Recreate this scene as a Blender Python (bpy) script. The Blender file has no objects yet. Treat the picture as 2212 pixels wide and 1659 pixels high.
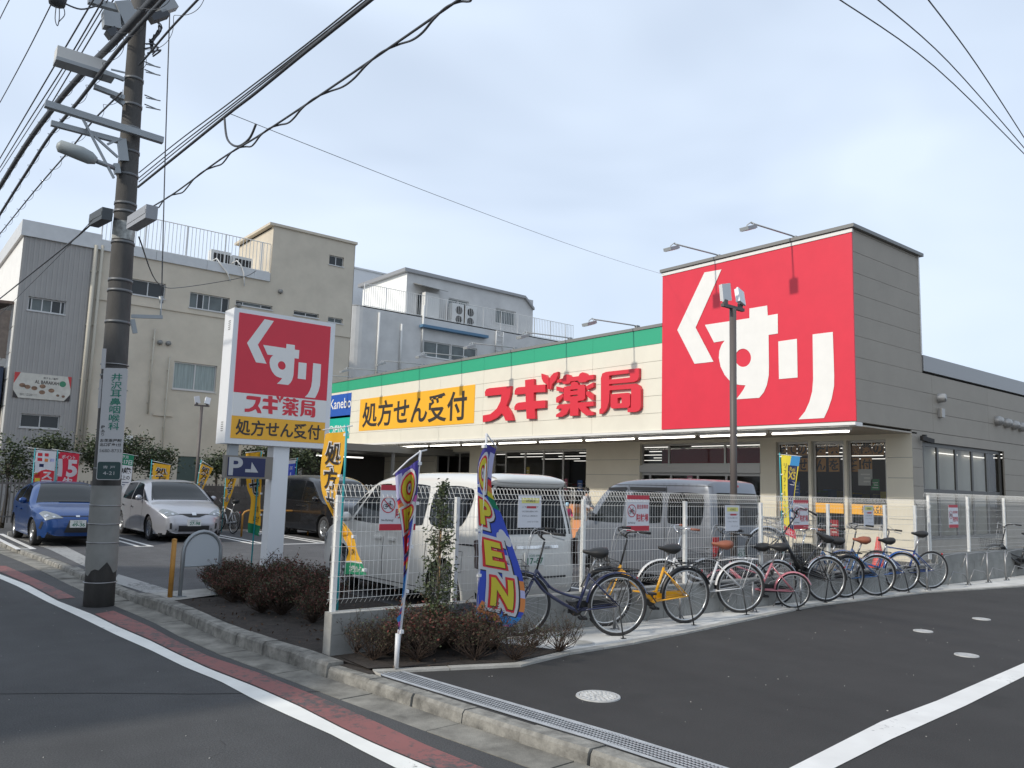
import bpy, bmesh, math, random
from mathutils import Vector, Matrix
import numpy as np
R = math.radians
random.seed(7); rng = random.Random(11)
S = bpy.context.scene
# ------------------------------------------------------------ camera
RM = Matrix(((0.7761397878003093, -0.10192636127736354, -0.6222684683237991),
             (-0.6298567214663127, -0.07869332603547488, -0.7727146115230268),
             (0.029791613198993355, 0.9916745319479727, -0.1252760251156252)))
H = 1.68; FP = 1743.0; CX, CY = 1106.0, 829.5
cd = bpy.data.cameras.new('camera'); cam = bpy.data.objects.new('camera', cd); S.collection.objects.link(cam)
cam.matrix_world = Matrix.Translation((0, 0, H)) @ RM.to_4x4()
cd.sensor_fit = 'HORIZONTAL'; cd.sensor_width = 36; cd.lens = FP / 2212 * 36; cd.clip_end = 2000; cd.clip_start = .05
S.camera = cam
# ------------------------------------------------------------ sky and sun
SUN_EL, SUN_AZ = R(31), R(178.5)      # azimuth of the sun's position from +X toward +Y
w = bpy.data.worlds.new('World'); S.world = w; w.use_nodes = True
nt = w.node_tree; nt.nodes.clear()
def N(t, **k):
    n = nt.nodes.new(t)
    for a, b in k.items(): setattr(n, a, b)
    return n
out = N('ShaderNodeOutputWorld'); bg = N('ShaderNodeBackground'); sky = N('ShaderNodeTexSky', sky_type='NISHITA')
sky.sun_disc = False; sky.sun_elevation = SUN_EL; sky.sun_rotation = R(90) - SUN_AZ; sky.air_density = 1.0; sky.dust_density = 2.0; sky.ozone_density = 1.5
tc = N('ShaderNodeTexCoord'); mp = N('ShaderNodeMapping'); mp.inputs['Scale'].default_value = (1.0, 2.2, 4.5); mp.inputs['Rotation'].default_value = (0.15, 0.25, 0.5)
nz = N('ShaderNodeTexNoise'); nz.inputs['Scale'].default_value = 1.15; nz.inputs['Detail'].default_value = 3; nz.inputs['Roughness'].default_value = .48; nz.inputs['Distortion'].default_value = .35
cr = N('ShaderNodeValToRGB'); cr.color_ramp.elements[0].position = .36; cr.color_ramp.elements[0].color = (.66, .66, .66, 1); cr.color_ramp.elements[1].position = .66; cr.color_ramp.elements[1].color = (.97, .97, .97, 1)
mx = N('ShaderNodeMix', data_type='RGBA'); mx.inputs['B'].default_value = (6.75, 7.75, 9.2, 1)
L = nt.links.new
L(tc.outputs['Generated'], mp.inputs['Vector']); L(mp.outputs['Vector'], nz.inputs['Vector']); L(nz.outputs['Fac'], cr.inputs['Fac'])
L(cr.outputs['Color'], mx.inputs['Factor']); L(sky.outputs['Color'], mx.inputs['A']); L(mx.outputs['Result'], bg.inputs['Color'])
bg.inputs['Strength'].default_value = .108
L(bg.outputs['Background'], out.inputs['Surface'])
sl = bpy.data.lights.new('sun', 'SUN'); sl.energy = 2.55; sl.angle = R(2.0); sl.color = (1, .93, .82)
so = bpy.data.objects.new('sun', sl); S.collection.objects.link(so)
sd = Vector((math.cos(SUN_EL) * math.cos(SUN_AZ), math.cos(SUN_EL) * math.sin(SUN_AZ), math.sin(SUN_EL)))
so.rotation_euler = sd.to_track_quat('Z', 'Y').to_euler(); so.location = sd * 60
S.view_settings.view_transform = 'Standard'; S.view_settings.look = 'None'; S.view_settings.exposure = 0.18; S.view_settings.gamma = 1
S.view_settings.use_curve_mapping = False
S.render.engine = 'CYCLES'; S.cycles.max_bounces = 8; S.cycles.transparent_max_bounces = 24

# ------------------------------------------------------------ measuring: photo pixel (2212 wide) -> point on a real plane
def ray(u, v): return RM @ Vector((u - CX, -(v - CY), -FP))
def G(u, v, z=0.0):
    r = ray(u, v); return Vector((0, 0, H)) + r * ((z - H) / r.z)
def FX(u, v, x):
    r = ray(u, v); return Vector((0, 0, H)) + r * (x / r.x)
def FY(u, v, y):
    r = ray(u, v); return Vector((0, 0, H)) + r * (y / r.y)
# ------------------------------------------------------------ materials
_m = {}
def mat(name, col, rough=.6, metal=0, nscale=0, namt=.15, bump=0, bscale=None, spec=None, emit=None, coat=0, col2=None, world=False, stretch=None):
    if name in _m: return _m[name]
    m = bpy.data.materials.new(name); m.use_nodes = True; t = m.node_tree; b = t.nodes['Principled BSDF']
    c = tuple(col) + (1,)
    b.inputs['Base Color'].default_value = c; b.inputs['Roughness'].default_value = rough; b.inputs['Metallic'].default_value = metal
    if spec is not None: b.inputs['Specular IOR Level'].default_value = spec
    if coat: b.inputs['Coat Weight'].default_value = coat; b.inputs['Coat Roughness'].default_value = .06
    if emit: b.inputs['Emission Color'].default_value = tuple(emit[:3]) + (1,); b.inputs['Emission Strength'].default_value = emit[3]
    if nscale or bump:
        if world:
            g = t.nodes.new('ShaderNodeNewGeometry'); vec = g.outputs['Position']
        else:
            g = t.nodes.new('ShaderNodeTexCoord'); vec = g.outputs['Object']
        if stretch:
            mpn = t.nodes.new('ShaderNodeMapping'); mpn.inputs['Scale'].default_value = stretch; t.links.new(vec, mpn.inputs['Vector']); vec = mpn.outputs['Vector']
    if nscale:
        n = t.nodes.new('ShaderNodeTexNoise'); n.inputs['Scale'].default_value = nscale; n.inputs['Detail'].default_value = 6; n.inputs['Roughness'].default_value = .62
        t.links.new(vec, n.inputs['Vector'])
        r = t.nodes.new('ShaderNodeMapRange'); r.inputs['From Min'].default_value = .3; r.inputs['From Max'].default_value = .7
        t.links.new(n.outputs['Fac'], r.inputs['Value'])
        x = t.nodes.new('ShaderNodeMix'); x.data_type = 'RGBA'
        lo = tuple(v * (1 - namt) for v in col) if col2 is None else tuple(col2); hi = tuple(min(1, v * (1 + namt)) for v in col) if col2 is None else tuple(col)
        x.inputs['A'].default_value = lo + (1,); x.inputs['B'].default_value = hi + (1,)
        t.links.new(r.outputs['Result'], x.inputs['Factor']); t.links.new(x.outputs['Result'], b.inputs['Base Color'])
    if bump:
        n2 = t.nodes.new('ShaderNodeTexNoise'); n2.inputs['Scale'].default_value = bscale or 60; n2.inputs['Detail'].default_value = 4
        t.links.new(vec, n2.inputs['Vector'])
        bm_ = t.nodes.new('ShaderNodeBump'); bm_.inputs['Strength'].default_value = bump; bm_.inputs['Distance'].default_value = .01
        t.links.new(n2.outputs['Fac'], bm_.inputs['Height']); t.links.new(bm_.outputs['Normal'], b.inputs['Normal'])
    _m[name] = m; return m
def asphalt(name, col, big=.35, dark=.78, grit=.35):
    m = bpy.data.materials.new(name); m.use_nodes = True; t = m.node_tree; b = t.nodes['Principled BSDF']; b.inputs['Roughness'].default_value = .88
    g = t.nodes.new('ShaderNodeNewGeometry')
    def nn(s, d=5):
        n = t.nodes.new('ShaderNodeTexNoise'); n.inputs['Scale'].default_value = s; n.inputs['Detail'].default_value = d; t.links.new(g.outputs['Position'], n.inputs['Vector']); return n.outputs['Fac']
    def rm(v, a, b_, c, d_):
        r = t.nodes.new('ShaderNodeMapRange'); r.inputs['From Min'].default_value = a; r.inputs['From Max'].default_value = b_; r.inputs['To Min'].default_value = c; r.inputs['To Max'].default_value = d_; t.links.new(v, r.inputs['Value']); return r.outputs['Result']
    def mul(a, c):
        x = t.nodes.new('ShaderNodeMath'); x.operation = 'MULTIPLY'; t.links.new(a, x.inputs[0]); t.links.new(c, x.inputs[1]); return x.outputs[0]
    v1 = rm(nn(big, 6), .3, .7, dark, 1.15); v2 = rm(nn(90, 2), .3, .7, 1 - grit, 1 + grit); v3 = rm(nn(3.2, 4), .35, .65, .93, 1.07)
    v4 = rm(nn(26, 3), .74, .8, 1, 1.7)
    mq = t.nodes.new('ShaderNodeMapping'); mq.inputs['Scale'].default_value = (1.6, .10, 1); t.links.new(g.outputs['Position'], mq.inputs['Vector']); nq = t.nodes.new('ShaderNodeTexNoise'); nq.inputs['Scale'].default_value = 1.0; nq.inputs['Detail'].default_value = 3; t.links.new(mq.outputs['Vector'], nq.inputs['Vector'])
    v5 = rm(nq.outputs['Fac'], .3, .7, .86, 1.12); vs_ = nn(1.1, 8); v6 = rm(vs_, .62, .72, 1, .8)
    v = mul(mul(mul(mul(mul(v1, v2), v3), v4), v5), v6)
    x = t.nodes.new('ShaderNodeVectorMath'); x.operation = 'SCALE'; x.inputs[0].default_value = col; t.links.new(v, x.inputs['Scale'])
    t.links.new(x.outputs[0], b.inputs['Base Color'])
    bp = t.nodes.new('ShaderNodeBump'); bp.inputs['Strength'].default_value = .5; bp.inputs['Distance'].default_value = .006
    t.links.new(nn(110, 3), bp.inputs['Height']); t.links.new(bp.outputs['Normal'], b.inputs['Normal'])
    _m[name] = m; return m
def paintline(name, col, wear=.55):
    "thick road paint, worn through in places to the asphalt under it"
    m = bpy.data.materials.new(name); m.use_nodes = True; t = m.node_tree; b = t.nodes['Principled BSDF']; b.inputs['Roughness'].default_value = .7
    g = t.nodes.new('ShaderNodeNewGeometry')
    n = t.nodes.new('ShaderNodeTexNoise'); n.inputs['Scale'].default_value = 14; n.inputs['Detail'].default_value = 10; n.inputs['Roughness'].default_value = .75; t.links.new(g.outputs['Position'], n.inputs['Vector'])
    n2 = t.nodes.new('ShaderNodeTexNoise'); n2.inputs['Scale'].default_value = .9; n2.inputs['Detail'].default_value = 3; t.links.new(g.outputs['Position'], n2.inputs['Vector'])
    ad = t.nodes.new('ShaderNodeMath'); ad.operation = 'ADD'; t.links.new(n.outputs['Fac'], ad.inputs[0])
    sc = t.nodes.new('ShaderNodeMath'); sc.operation = 'MULTIPLY'; sc.inputs[1].default_value = .5; t.links.new(n2.outputs['Fac'], sc.inputs[0]); t.links.new(sc.outputs[0], ad.inputs[1])
    r = t.nodes.new('ShaderNodeMapRange'); r.inputs['From Min'].default_value = wear; r.inputs['From Max'].default_value = wear + .12; t.links.new(ad.outputs[0], r.inputs['Value'])
    x = t.nodes.new('ShaderNodeMix'); x.data_type = 'RGBA'; x.inputs['A'].default_value = (.075, .075, .075, 1); x.inputs['B'].default_value = tuple(col) + (1,)
    t.links.new(r.outputs['Result'], x.inputs['Factor'])
    n3 = t.nodes.new('ShaderNodeTexNoise'); n3.inputs['Scale'].default_value = 3; t.links.new(g.outputs['Position'], n3.inputs['Vector'])
    r3 = t.nodes.new('ShaderNodeMapRange'); r3.inputs['To Min'].default_value = .78; r3.inputs['To Max'].default_value = 1.1; t.links.new(n3.outputs['Fac'], r3.inputs['Value'])
    y = t.nodes.new('ShaderNodeVectorMath'); y.operation = 'SCALE'; t.links.new(x.outputs['Result'], y.inputs[0]); t.links.new(r3.outputs['Result'], y.inputs['Scale'])
    t.links.new(y.outputs[0], b.inputs['Base Color']); _m[name] = m; return m
def glassmat(name, tint, alpha):
    m = bpy.data.materials.new(name); m.use_nodes = True; t = m.node_tree; t.nodes.clear()
    o = t.nodes.new('ShaderNodeOutputMaterial'); gl = t.nodes.new('ShaderNodeBsdfGlossy'); gl.inputs['Roughness'].default_value = .03
    tr = t.nodes.new('ShaderNodeBsdfTransparent'); tr.inputs['Color'].default_value = tuple(tint) + (1,)
    fr = t.nodes.new('ShaderNodeFresnel'); fr.inputs['IOR'].default_value = alpha; mxs = t.nodes.new('ShaderNodeMixShader')
    t.links.new(fr.outputs[0], mxs.inputs[0]); t.links.new(tr.outputs[0], mxs.inputs[1]); t.links.new(gl.outputs[0], mxs.inputs[2]); t.links.new(mxs.outputs[0], o.inputs[0])
    _m[name] = m; return m
# ------------------------------------------------------------ mesh helpers
class MB:
    def __init__(s): s.v = []; s.f = []; s.sm = []
    def add(s, vs, fs, smooth=False):
        b = len(s.v); s.v += [tuple(p) for p in vs]; s.f += [tuple(i + b for i in f) for f in fs]; s.sm += [smooth] * len(fs); return s
    def box(s, a, b):
        (x0, y0, z0), (x1, y1, z1) = a, b
        if x0 > x1: x0, x1 = x1, x0
        if y0 > y1: y0, y1 = y1, y0
        if z0 > z1: z0, z1 = z1, z0
        return s.add([(x0, y0, z0), (x1, y0, z0), (x1, y1, z0), (x0, y1, z0), (x0, y0, z1), (x1, y0, z1), (x1, y1, z1), (x0, y1, z1)],
                     [(0, 3, 2, 1), (4, 5, 6, 7), (0, 1, 5, 4), (1, 2, 6, 5), (2, 3, 7, 6), (3, 0, 4, 7)])
    def obox(s, c, u, v, w_, a, b, d):
        c = Vector(c); u = Vector(u).normalized() * a / 2; v = Vector(v).normalized() * b / 2; w_ = Vector(w_).normalized() * d / 2
        P = [c + u * i + v * j + w_ * k for k in (-1, 1) for (i, j) in ((-1, -1), (1, -1), (1, 1), (-1, 1))]
        return s.add(P, [(0, 3, 2, 1), (4, 5, 6, 7), (0, 1, 5, 4), (1, 2, 6, 5), (2, 3, 7, 6), (3, 0, 4, 7)])
    def tube(s, pts, r, n=6, cap=True, closed=False, smooth=True):
        P = [Vector(p) for p in pts]; m = len(P); rr = r if isinstance(r, (list, tuple)) else [r] * m
        vs = []; fs = []; up = None
        for i in range(m):
            if closed: t = P[(i + 1) % m] - P[i - 1]
            else: t = P[min(i + 1, m - 1)] - P[max(i - 1, 0)]
            if t.length < 1e-9: t = Vector((0, 0, 1))
            t.normalize()
            if up is None:
                up = Vector((0, 0, 1)) if abs(t.z) < .9 else Vector((1, 0, 0))
            a = t.cross(up)
            if a.length < 1e-6: a = t.cross(Vector((0, 1, 0)))
            a.normalize(); b = t.cross(a).normalized(); up = -b if False else a.cross(t)
            for k in range(n):
                q = 2 * math.pi * k / n; vs.append(P[i] + (a * math.cos(q) + b * math.sin(q)) * rr[i])
        last = m if closed else m - 1
        for i in range(last):
            for k in range(n):
                j = (i + 1) % m; fs.append((i * n + k, i * n + (k + 1) % n, j * n + (k + 1) % n, j * n + k))
        if cap and not closed:
            fs.append(tuple(range(n - 1, -1, -1))); fs.append(tuple((m - 1) * n + k for k in range(n)))
        return s.add(vs, fs, smooth)
    def lathe(s, prof, c=(0, 0, 0), axis='Z', n=16, smooth=True):
        vs = []; fs = []; c = Vector(c)
        for (r, z) in prof:
            for k in range(n):
                q = 2 * math.pi * k / n; x, y = r * math.cos(q), r * math.sin(q)
                vs.append(c + Vector({'Z': (x, y, z), 'Y': (x, z, y), 'X': (z, x, y)}[axis]))
        for i in range(len(prof) - 1):
            for k in range(n): fs.append((i * n + k, i * n + (k + 1) % n, (i + 1) * n + (k + 1) % n, (i + 1) * n + k))
        return s.add(vs, fs, smooth)
    def disc(s, c, r, axis='Z', n=16):
        c = Vector(c); vs = []
        for k in range(n):
            q = 2 * math.pi * k / n; x, y = r * math.cos(q), r * math.sin(q); vs.append(c + Vector({'Z': (x, y, 0), 'Y': (x, 0, y), 'X': (0, x, y)}[axis]))
        return s.add(vs, [tuple(range(n))])
    def prism(s, pts, d):
        d = Vector(d); P = [Vector(p) for p in pts]; n = len(P)
        return s.add(P + [p + d for p in P], [tuple(range(n - 1, -1, -1)), tuple(range(n, 2 * n))] + [(i, (i + 1) % n, n + (i + 1) % n, n + i) for i in range(n)])
    def build(s, name, m, parent=None, uv=None):
        me = bpy.data.meshes.new(name); me.from_pydata(s.v, [], s.f); me.update()
        if any(s.sm): me.polygons.foreach_set('use_smooth', s.sm)
        me.materials.append(m)
        return obj(name, me, parent)
def obj(name, me, parent=None):
    o = bpy.data.objects.new(name, me); S.collection.objects.link(o)
    if parent is not None: o.parent = parent
    return o
def tag(o, label=None, cat=None, group=None, kind=None):
    if label: o['label'] = label
    if cat: o['category'] = cat
    if group: o['group'] = group
    if kind: o['kind'] = kind
    return o
def thing(name, label, cat, loc=(0, 0, 0), rz=0, group=None):
    o = bpy.data.objects.new(name, None); S.collection.objects.link(o); o.location = loc; o.rotation_euler = (0, 0, rz); o.empty_display_size = .2
    return tag(o, label, cat, group)
def copy_tree(o, parent=None):
    c = o.copy(); S.collection.objects.link(c); c.parent = parent
    for ch in list(o.children): copy_tree(ch, c)
    return c
Z = Vector((0, 0, 1)); XX = Vector((1, 0, 0)); YY = Vector((0, 1, 0))
UX = -YY       # to the right along a wall that faces -X
# ------------------------------------------------------------ lettering
_tc = {}
def glyphs(s, bold=0.0):
    k = (s, bold)
    if k in _tc: return _tc[k]
    c = bpy.data.curves.new('t', 'FONT'); c.body = s; c.offset = bold; c.resolution_u = 4
    o = bpy.data.objects.new('t', c); S.collection.objects.link(o)
    dg = bpy.context.evaluated_depsgraph_get(); me = bpy.data.meshes.new_from_object(o.evaluated_get(dg))
    vs = [(v.co.x, v.co.y) for v in me.vertices]; fs = [tuple(p.vertices) for p in me.polygons]
    bpy.data.objects.remove(o); bpy.data.curves.remove(c); bpy.data.meshes.remove(me)
    if not vs: vs = [(0, 0)]
    x0 = min(v[0] for v in vs); x1 = max(v[0] for v in vs); y0 = min(v[1] for v in vs); y1 = max(v[1] for v in vs)
    _tc[k] = (vs, fs, (x0, y0, x1, y1)); return _tc[k]
def text2d(s, bold=0.0, ref=None):
    "vertices in 0..1 of the plain string's box"
    vs, fs, _ = glyphs(s, bold); x0, y0, x1, y1 = glyphs(s, 0.0 if ref is None else ref)[2]
    return [((x - x0) / (x1 - x0 or 1), (y - y0) / (y1 - y0 or 1)) for x, y in vs], fs
def lettering(s, m, P0, U, w_, h, parent, bold=0.012, V=Z, off=.004, name='lettering', depth=0):
    "text whose box has its lower left corner at P0, w_ wide along U and h high along V, standing off the surface by off"
    P0 = Vector(P0); U = Vector(U).normalized(); V = Vector(V).normalized(); Nn = U.cross(V)
    vs, fs = text2d(s, bold)
    P = [P0 + U * (x * w_) + V * (y * h) + Nn * off for x, y in vs]
    mb = MB(); mb.add(P, fs)
    return mb.build(name, m, parent)
def shape2d(polys):
    "filled 2D outline with holes -> verts, faces"
    c = bpy.data.curves.new('c', 'CURVE'); c.dimensions = '2D'; c.fill_mode = 'BOTH'
    for p in polys:
        sp = c.splines.new('POLY'); sp.points.add(len(p) - 1); sp.use_cyclic_u = True
        for i, (x, y) in enumerate(p): sp.points[i].co = (x, y, 0, 1)
    o = bpy.data.objects.new('c', c); S.collection.objects.link(o)
    me = bpy.data.meshes.new_from_object(o.evaluated_get(bpy.context.evaluated_depsgraph_get()))
    vs = [(v.co.x, v.co.y) for v in me.vertices]; fs = [tuple(p.vertices) for p in me.polygons]
    bpy.data.objects.remove(o); bpy.data.curves.remove(c); bpy.data.meshes.remove(me)
    return vs, fs
def cutout(polys, m, P0, U, w_, h, parent, name, off=.004, depth=0, V=Z):
    "polys in 0..1 placed on a plane; with depth it gets sides"
    P0 = Vector(P0); U = Vector(U).normalized(); V = Vector(V); Nn = U.cross(V)
    mp = lambda x, y, o: P0 + U * (x * w_) + V * (y * h) + Nn * o
    vs, fs = shape2d(polys); mb = MB(); mb.add([mp(x, y, off + depth) for x, y in vs], fs)
    if depth:
        for p in polys:
            n = len(p); mb.add([mp(x, y, off) for x, y in p] + [mp(x, y, off + depth) for x, y in p], [(i, (i + 1) % n, n + (i + 1) % n, n + i) for i in range(n)])
    return mb.build(name, m, parent)
def smoothpoly(pts, corners=(), n=4):
    "round every point not listed as a corner"
    o = []
    m = len(pts)
    for i in range(m):
        if i in corners: o.append(pts[i]); continue
        p0 = pts[i - 1]; p1 = pts[i]; p2 = pts[(i + 1) % m]
        a = ((p0[0] + p1[0]) / 2, (p0[1] + p1[1]) / 2); b = ((p2[0] + p1[0]) / 2, (p2[1] + p1[1]) / 2)
        a = (p1[0] * .45 + a[0] * .55, p1[1] * .45 + a[1] * .55); b = (p1[0] * .45 + b[0] * .55, p1[1] * .45 + b[1] * .55)
        for k in range(n + 1):
            t = k / n; o.append(((1 - t) ** 2 * a[0] + 2 * t * (1 - t) * p1[0] + t * t * b[0], (1 - t) ** 2 * a[1] + 2 * t * (1 - t) * p1[1] + t * t * b[1]))
    return o
# ------------------------------------------------------------ walls with openings
def wall(name, P0, U, w_, h, holes, m, parent, depth=.2, kind=None):
    P0 = Vector(P0); U = Vector(U).normalized(); Nn = U.cross(Z)
    xs = sorted({0, w_} | {q for a in holes for q in (a[0], a[2])}); zs = sorted({0, h} | {q for a in holes for q in (a[1], a[3])})
    xs = [x for x in xs if -1e-6 <= x <= w_ + 1e-6]; zs = [z for z in zs if -1e-6 <= z <= h + 1e-6]
    mb = MB(); f = lambda x, z, d=0: P0 + U * x + Z * z - Nn * d
    for i in range(len(xs) - 1):
        for j in range(len(zs) - 1):
            cx, cz = (xs[i] + xs[i + 1]) / 2, (zs[j] + zs[j + 1]) / 2
            if any(a[0] < cx < a[2] and a[1] < cz < a[3] for a in holes): continue
            mb.add([f(xs[i], zs[j]), f(xs[i + 1], zs[j]), f(xs[i + 1], zs[j + 1]), f(xs[i], zs[j + 1])], [(0, 1, 2, 3)])
    for a in holes:
        c = [(a[0], a[1]), (a[2], a[1]), (a[2], a[3]), (a[0], a[3])]
        for i in range(4):
            p, q = c[i], c[(i + 1) % 4]; mb.add([f(*p), f(*q), f(*q, depth), f(*p, depth)], [(0, 1, 2, 3)])
    o = mb.build(name, m, parent)
    if kind: o['kind'] = kind
    return o
def window(P0, U, a, parent, mf, mg, cols=2, rows=1, depth=.13, fw=.045, splits=None, name='window', curtain=None, sill=True):
    P0 = Vector(P0); U = Vector(U).normalized(); Nn = U.cross(Z)
    f = lambda x, z, d=0: P0 + U * x + Z * z - Nn * d
    x0, z0, x1, z1 = a; mb = MB()
    def bar(xa, za, xb, zb, d0=depth - .03, d1=depth + .03):
        mb.add([f(xa, za, d1), f(xb, za, d1), f(xb, zb, d1), f(xa, zb, d1), f(xa, za, d0), f(xb, za, d0), f(xb, zb, d0), f(xa, zb, d0)], [(0, 3, 2, 1), (4, 5, 6, 7), (0, 1, 5, 4), (1, 2, 6, 5), (2, 3, 7, 6), (3, 0, 4, 7)])
    bar(x0, z0, x1, z0 + fw); bar(x0, z1 - fw, x1, z1); bar(x0, z0 + fw, x0 + fw, z1 - fw); bar(x1 - fw, z0 + fw, x1, z1 - fw)
    sp = splits if splits else [i / cols for i in range(1, cols)]
    for q in sp:
        xm = x0 + (x1 - x0) * q; bar(xm - fw / 2, z0 + fw, xm + fw / 2, z1 - fw, depth - .022, depth + .022)
    for i in range(1, rows):
        zm = z0 + (z1 - z0) * i / rows; bar(x0 + fw, zm - fw / 2, x1 - fw, zm + fw / 2, depth - .018, depth + .018)
    if sill: bar(x0 - .03, z0 - .05, x1 + .03, z0 - .002, -.05, depth)
    fr = mb.build(name, mf, parent)
    qs = [0] + sp + [1]
    for i in range(len(qs) - 1):
        xa = x0 + (x1 - x0) * qs[i] + .01; xb = x0 + (x1 - x0) * qs[i + 1] - .01
        p = MB(); p.add([f(xa, z0 + .01, depth + .004), f(xb, z0 + .01, depth + .004), f(xb, z1 - .01, depth + .004), f(xa, z1 - .01, depth + .004)], [(0, 1, 2, 3)])
        p.build('pane', mg[i % len(mg)] if isinstance(mg, list) else mg, fr)
    return fr
def railing(p, q, h, step, m, parent, post=1.2, r=.012, name='railing'):
    p, q = Vector(p), Vector(q); d = q - p; n = int(d.length / step); mb = MB()
    for k in range(n + 1):
        c = p + d * (k / n); mb.box((c.x - r, c.y - r, c.z + .08), (c.x + r, c.y + r, c.z + h))
    for zz in (h, .08): mb.tube([p + Z * zz, q + Z * zz], .025, 4, smooth=False)
    k = 0
    while k * post <= d.length:
        c = p + d.normalized() * (k * post); mb.box((c.x - .03, c.y - .03, c.z), (c.x + .03, c.y + .03, c.z + h + .01)); k += 1
    return mb.build(name, m, parent)
# ============================================================ MATERIALS
m_road = asphalt('road_asphalt', (.062, .062, .062), .3, .82); m_lot = asphalt('lot_asphalt', (.085, .085, .087), .4, .8); m_new = asphalt('new_asphalt', (.031, .0295, .028), .25, .86, .25)
m_conc = mat('concrete', (.36, .35, .32), .85, nscale=5, namt=.22, bump=.4, bscale=70, world=True)
m_gut = mat('gutter_concrete', (.20, .19, .165), .95, nscale=4, namt=.45, bump=.5, bscale=90, world=True)
m_kerb = mat('kerb_concrete', (.215, .207, .185), .95, nscale=7, namt=.55, bump=.6, bscale=60, world=True)
m_strip = mat('strip_concrete', (.56, .55, .52), .85, nscale=1.8, namt=.16, bump=.3, bscale=80, world=True)
m_blk = mat('wall_block', (.24, .24, .225), .9, nscale=3, namt=.2, bump=.5, bscale=60, world=True)
m_white_line = paintline('white_road_paint', (.80, .79, .74), .49); m_red_line = paintline('red_road_paint', (.25, .098, .09), .645)
m_faded = paintline('faded_white_paint', (.33, .33, .32), .62); m_lotline = paintline('lot_white_paint', (.74, .73, .70), .5)
m_soil = mat('soil', (.032, .025, .02), .98, nscale=9, namt=.5, bump=1, bscale=30, world=True)
m_cream = mat('cream_siding', (.72, .685, .58), .5, nscale=.7, namt=.05); m_green = mat('green_band', (.03, .36, .20), .45)
m_red = mat('sign_red', (.66, .026, .052), .4, nscale=1.5, namt=.04); m_redl = mat('letter_red', (.66, .03, .05), .4); m_yel = mat('sign_yellow', (.86, .44, .03), .45)
m_ink = mat('sign_ink', (.035, .03, .028), .5); m_wht = mat('sign_white', (.76, .75, .72), .45, nscale=3, namt=.03); m_blue = mat('sign_blue', (.02, .10, .45), .4); m_teal = mat('sign_teal', (.01, .42, .32), .4)
m_cop = mat('coping_grey', (.20, .20, .19), .45); m_trim = mat('trim_white', (.74, .73, .70), .4)
m_side = mat('grey_siding', (.335, .298, .245), .6, nscale=1, namt=.06); m_roofedge = mat('roof_edge_metal', (.30, .30, .30), .4, metal=.3)
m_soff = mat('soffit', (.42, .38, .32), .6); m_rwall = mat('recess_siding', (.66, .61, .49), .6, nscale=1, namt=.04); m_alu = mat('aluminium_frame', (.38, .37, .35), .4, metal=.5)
m_glass = glassmat('shop_glass', (.72, .72, .70), 1.40)
m_tube = mat('tube_light', (.9, .9, .9), emit=(1, .96, .86, 5.0)); m_tubein = mat('ceiling_tube', (.9, .9, .9), emit=(1, .97, .92, 1.5))
m_dark = mat('dark_void', (.03, .03, .03), .8); m_metal = mat('galvanised_steel', (.42, .43, .44), .42, metal=.75, nscale=8, namt=.15); m_lampg = mat('lamp_grey', (.33, .35, .36), .45)
m_black = mat('black_plastic', (.018, .018, .019), .45); m_brown = mat('lamp_pole_brown', (.10, .085, .078), .5)
# ============================================================ GROUND
def sheet(name, pts, z, m, kind='structure', parent=None, thick=0):
    mb = MB(); P = [Vector((p[0], p[1], z)) for p in pts]; mb.add(P, [tuple(range(len(P)))])
    o = mb.build(name, m, parent)
    if kind: o['kind'] = kind
    return o
RZ = -.10
def line(px, z=RZ): return [G(u, v, z) for u, v in px]
kerb_px = [(100, 1219), (200, 1264), (292, 1304), (370, 1332), (475, 1384), (553, 1414), (634, 1440), (701, 1466), (860, 1519), (960, 1554), (1063, 1590), (1200, 1634), (1290, 1664)]
kl = line(kerb_px)
def kx(y):
    ys = [p.y for p in kl][::-1]; xs = [p.x for p in kl][::-1]
    if y < ys[0]: return xs[0] + (y - ys[0]) * -.06
    if y > ys[-1]: return xs[-1] + (y - ys[-1]) * -.055
    return float(np.interp(y, ys, xs))
sheet('ground', [(-250, -250), (250, -250), (250, 250), (-250, 250)], -.13, m_lot)
ys = [-30, -10, 0, 2, 4, 6, 8, 10, 11, 12, 13, 15, 18, 22, 30, 45, 90]
sheet('road', [(kx(y) - .27, y) for y in ys] + [(-9, 90), (-9, -30)], RZ, m_road)
sheet('far_pavement', [(-9, -30), (-9, 90), (-14, 90), (-14, -30)], RZ + .004, m_gut)
# L shaped gutter slabs
gut = thing('gutter', 'long concrete road gutter of slabs running between road and kerb', 'gutter'); gut['kind'] = 'structure'; del gut['category']
gy = -1.5
while gy < 30:
    gl = 1.0 if gy > 9 else 1.1
    a0, a1 = kx(gy + .008), kx(gy + gl - .008); wd = .30; j = rng.uniform(-.004, .004)
    mb = MB(); mb.prism([(a0 - wd, gy + .008, RZ + .004 + j), (a0, gy + .008, RZ + .012 + j), (a1, gy + gl - .008, RZ + .012 + j), (a1 - wd, gy + gl - .008, RZ + .004 + j)], (0, 0, -.06))
    mb.build('slab', m_gut, gut); gy += gl
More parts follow.
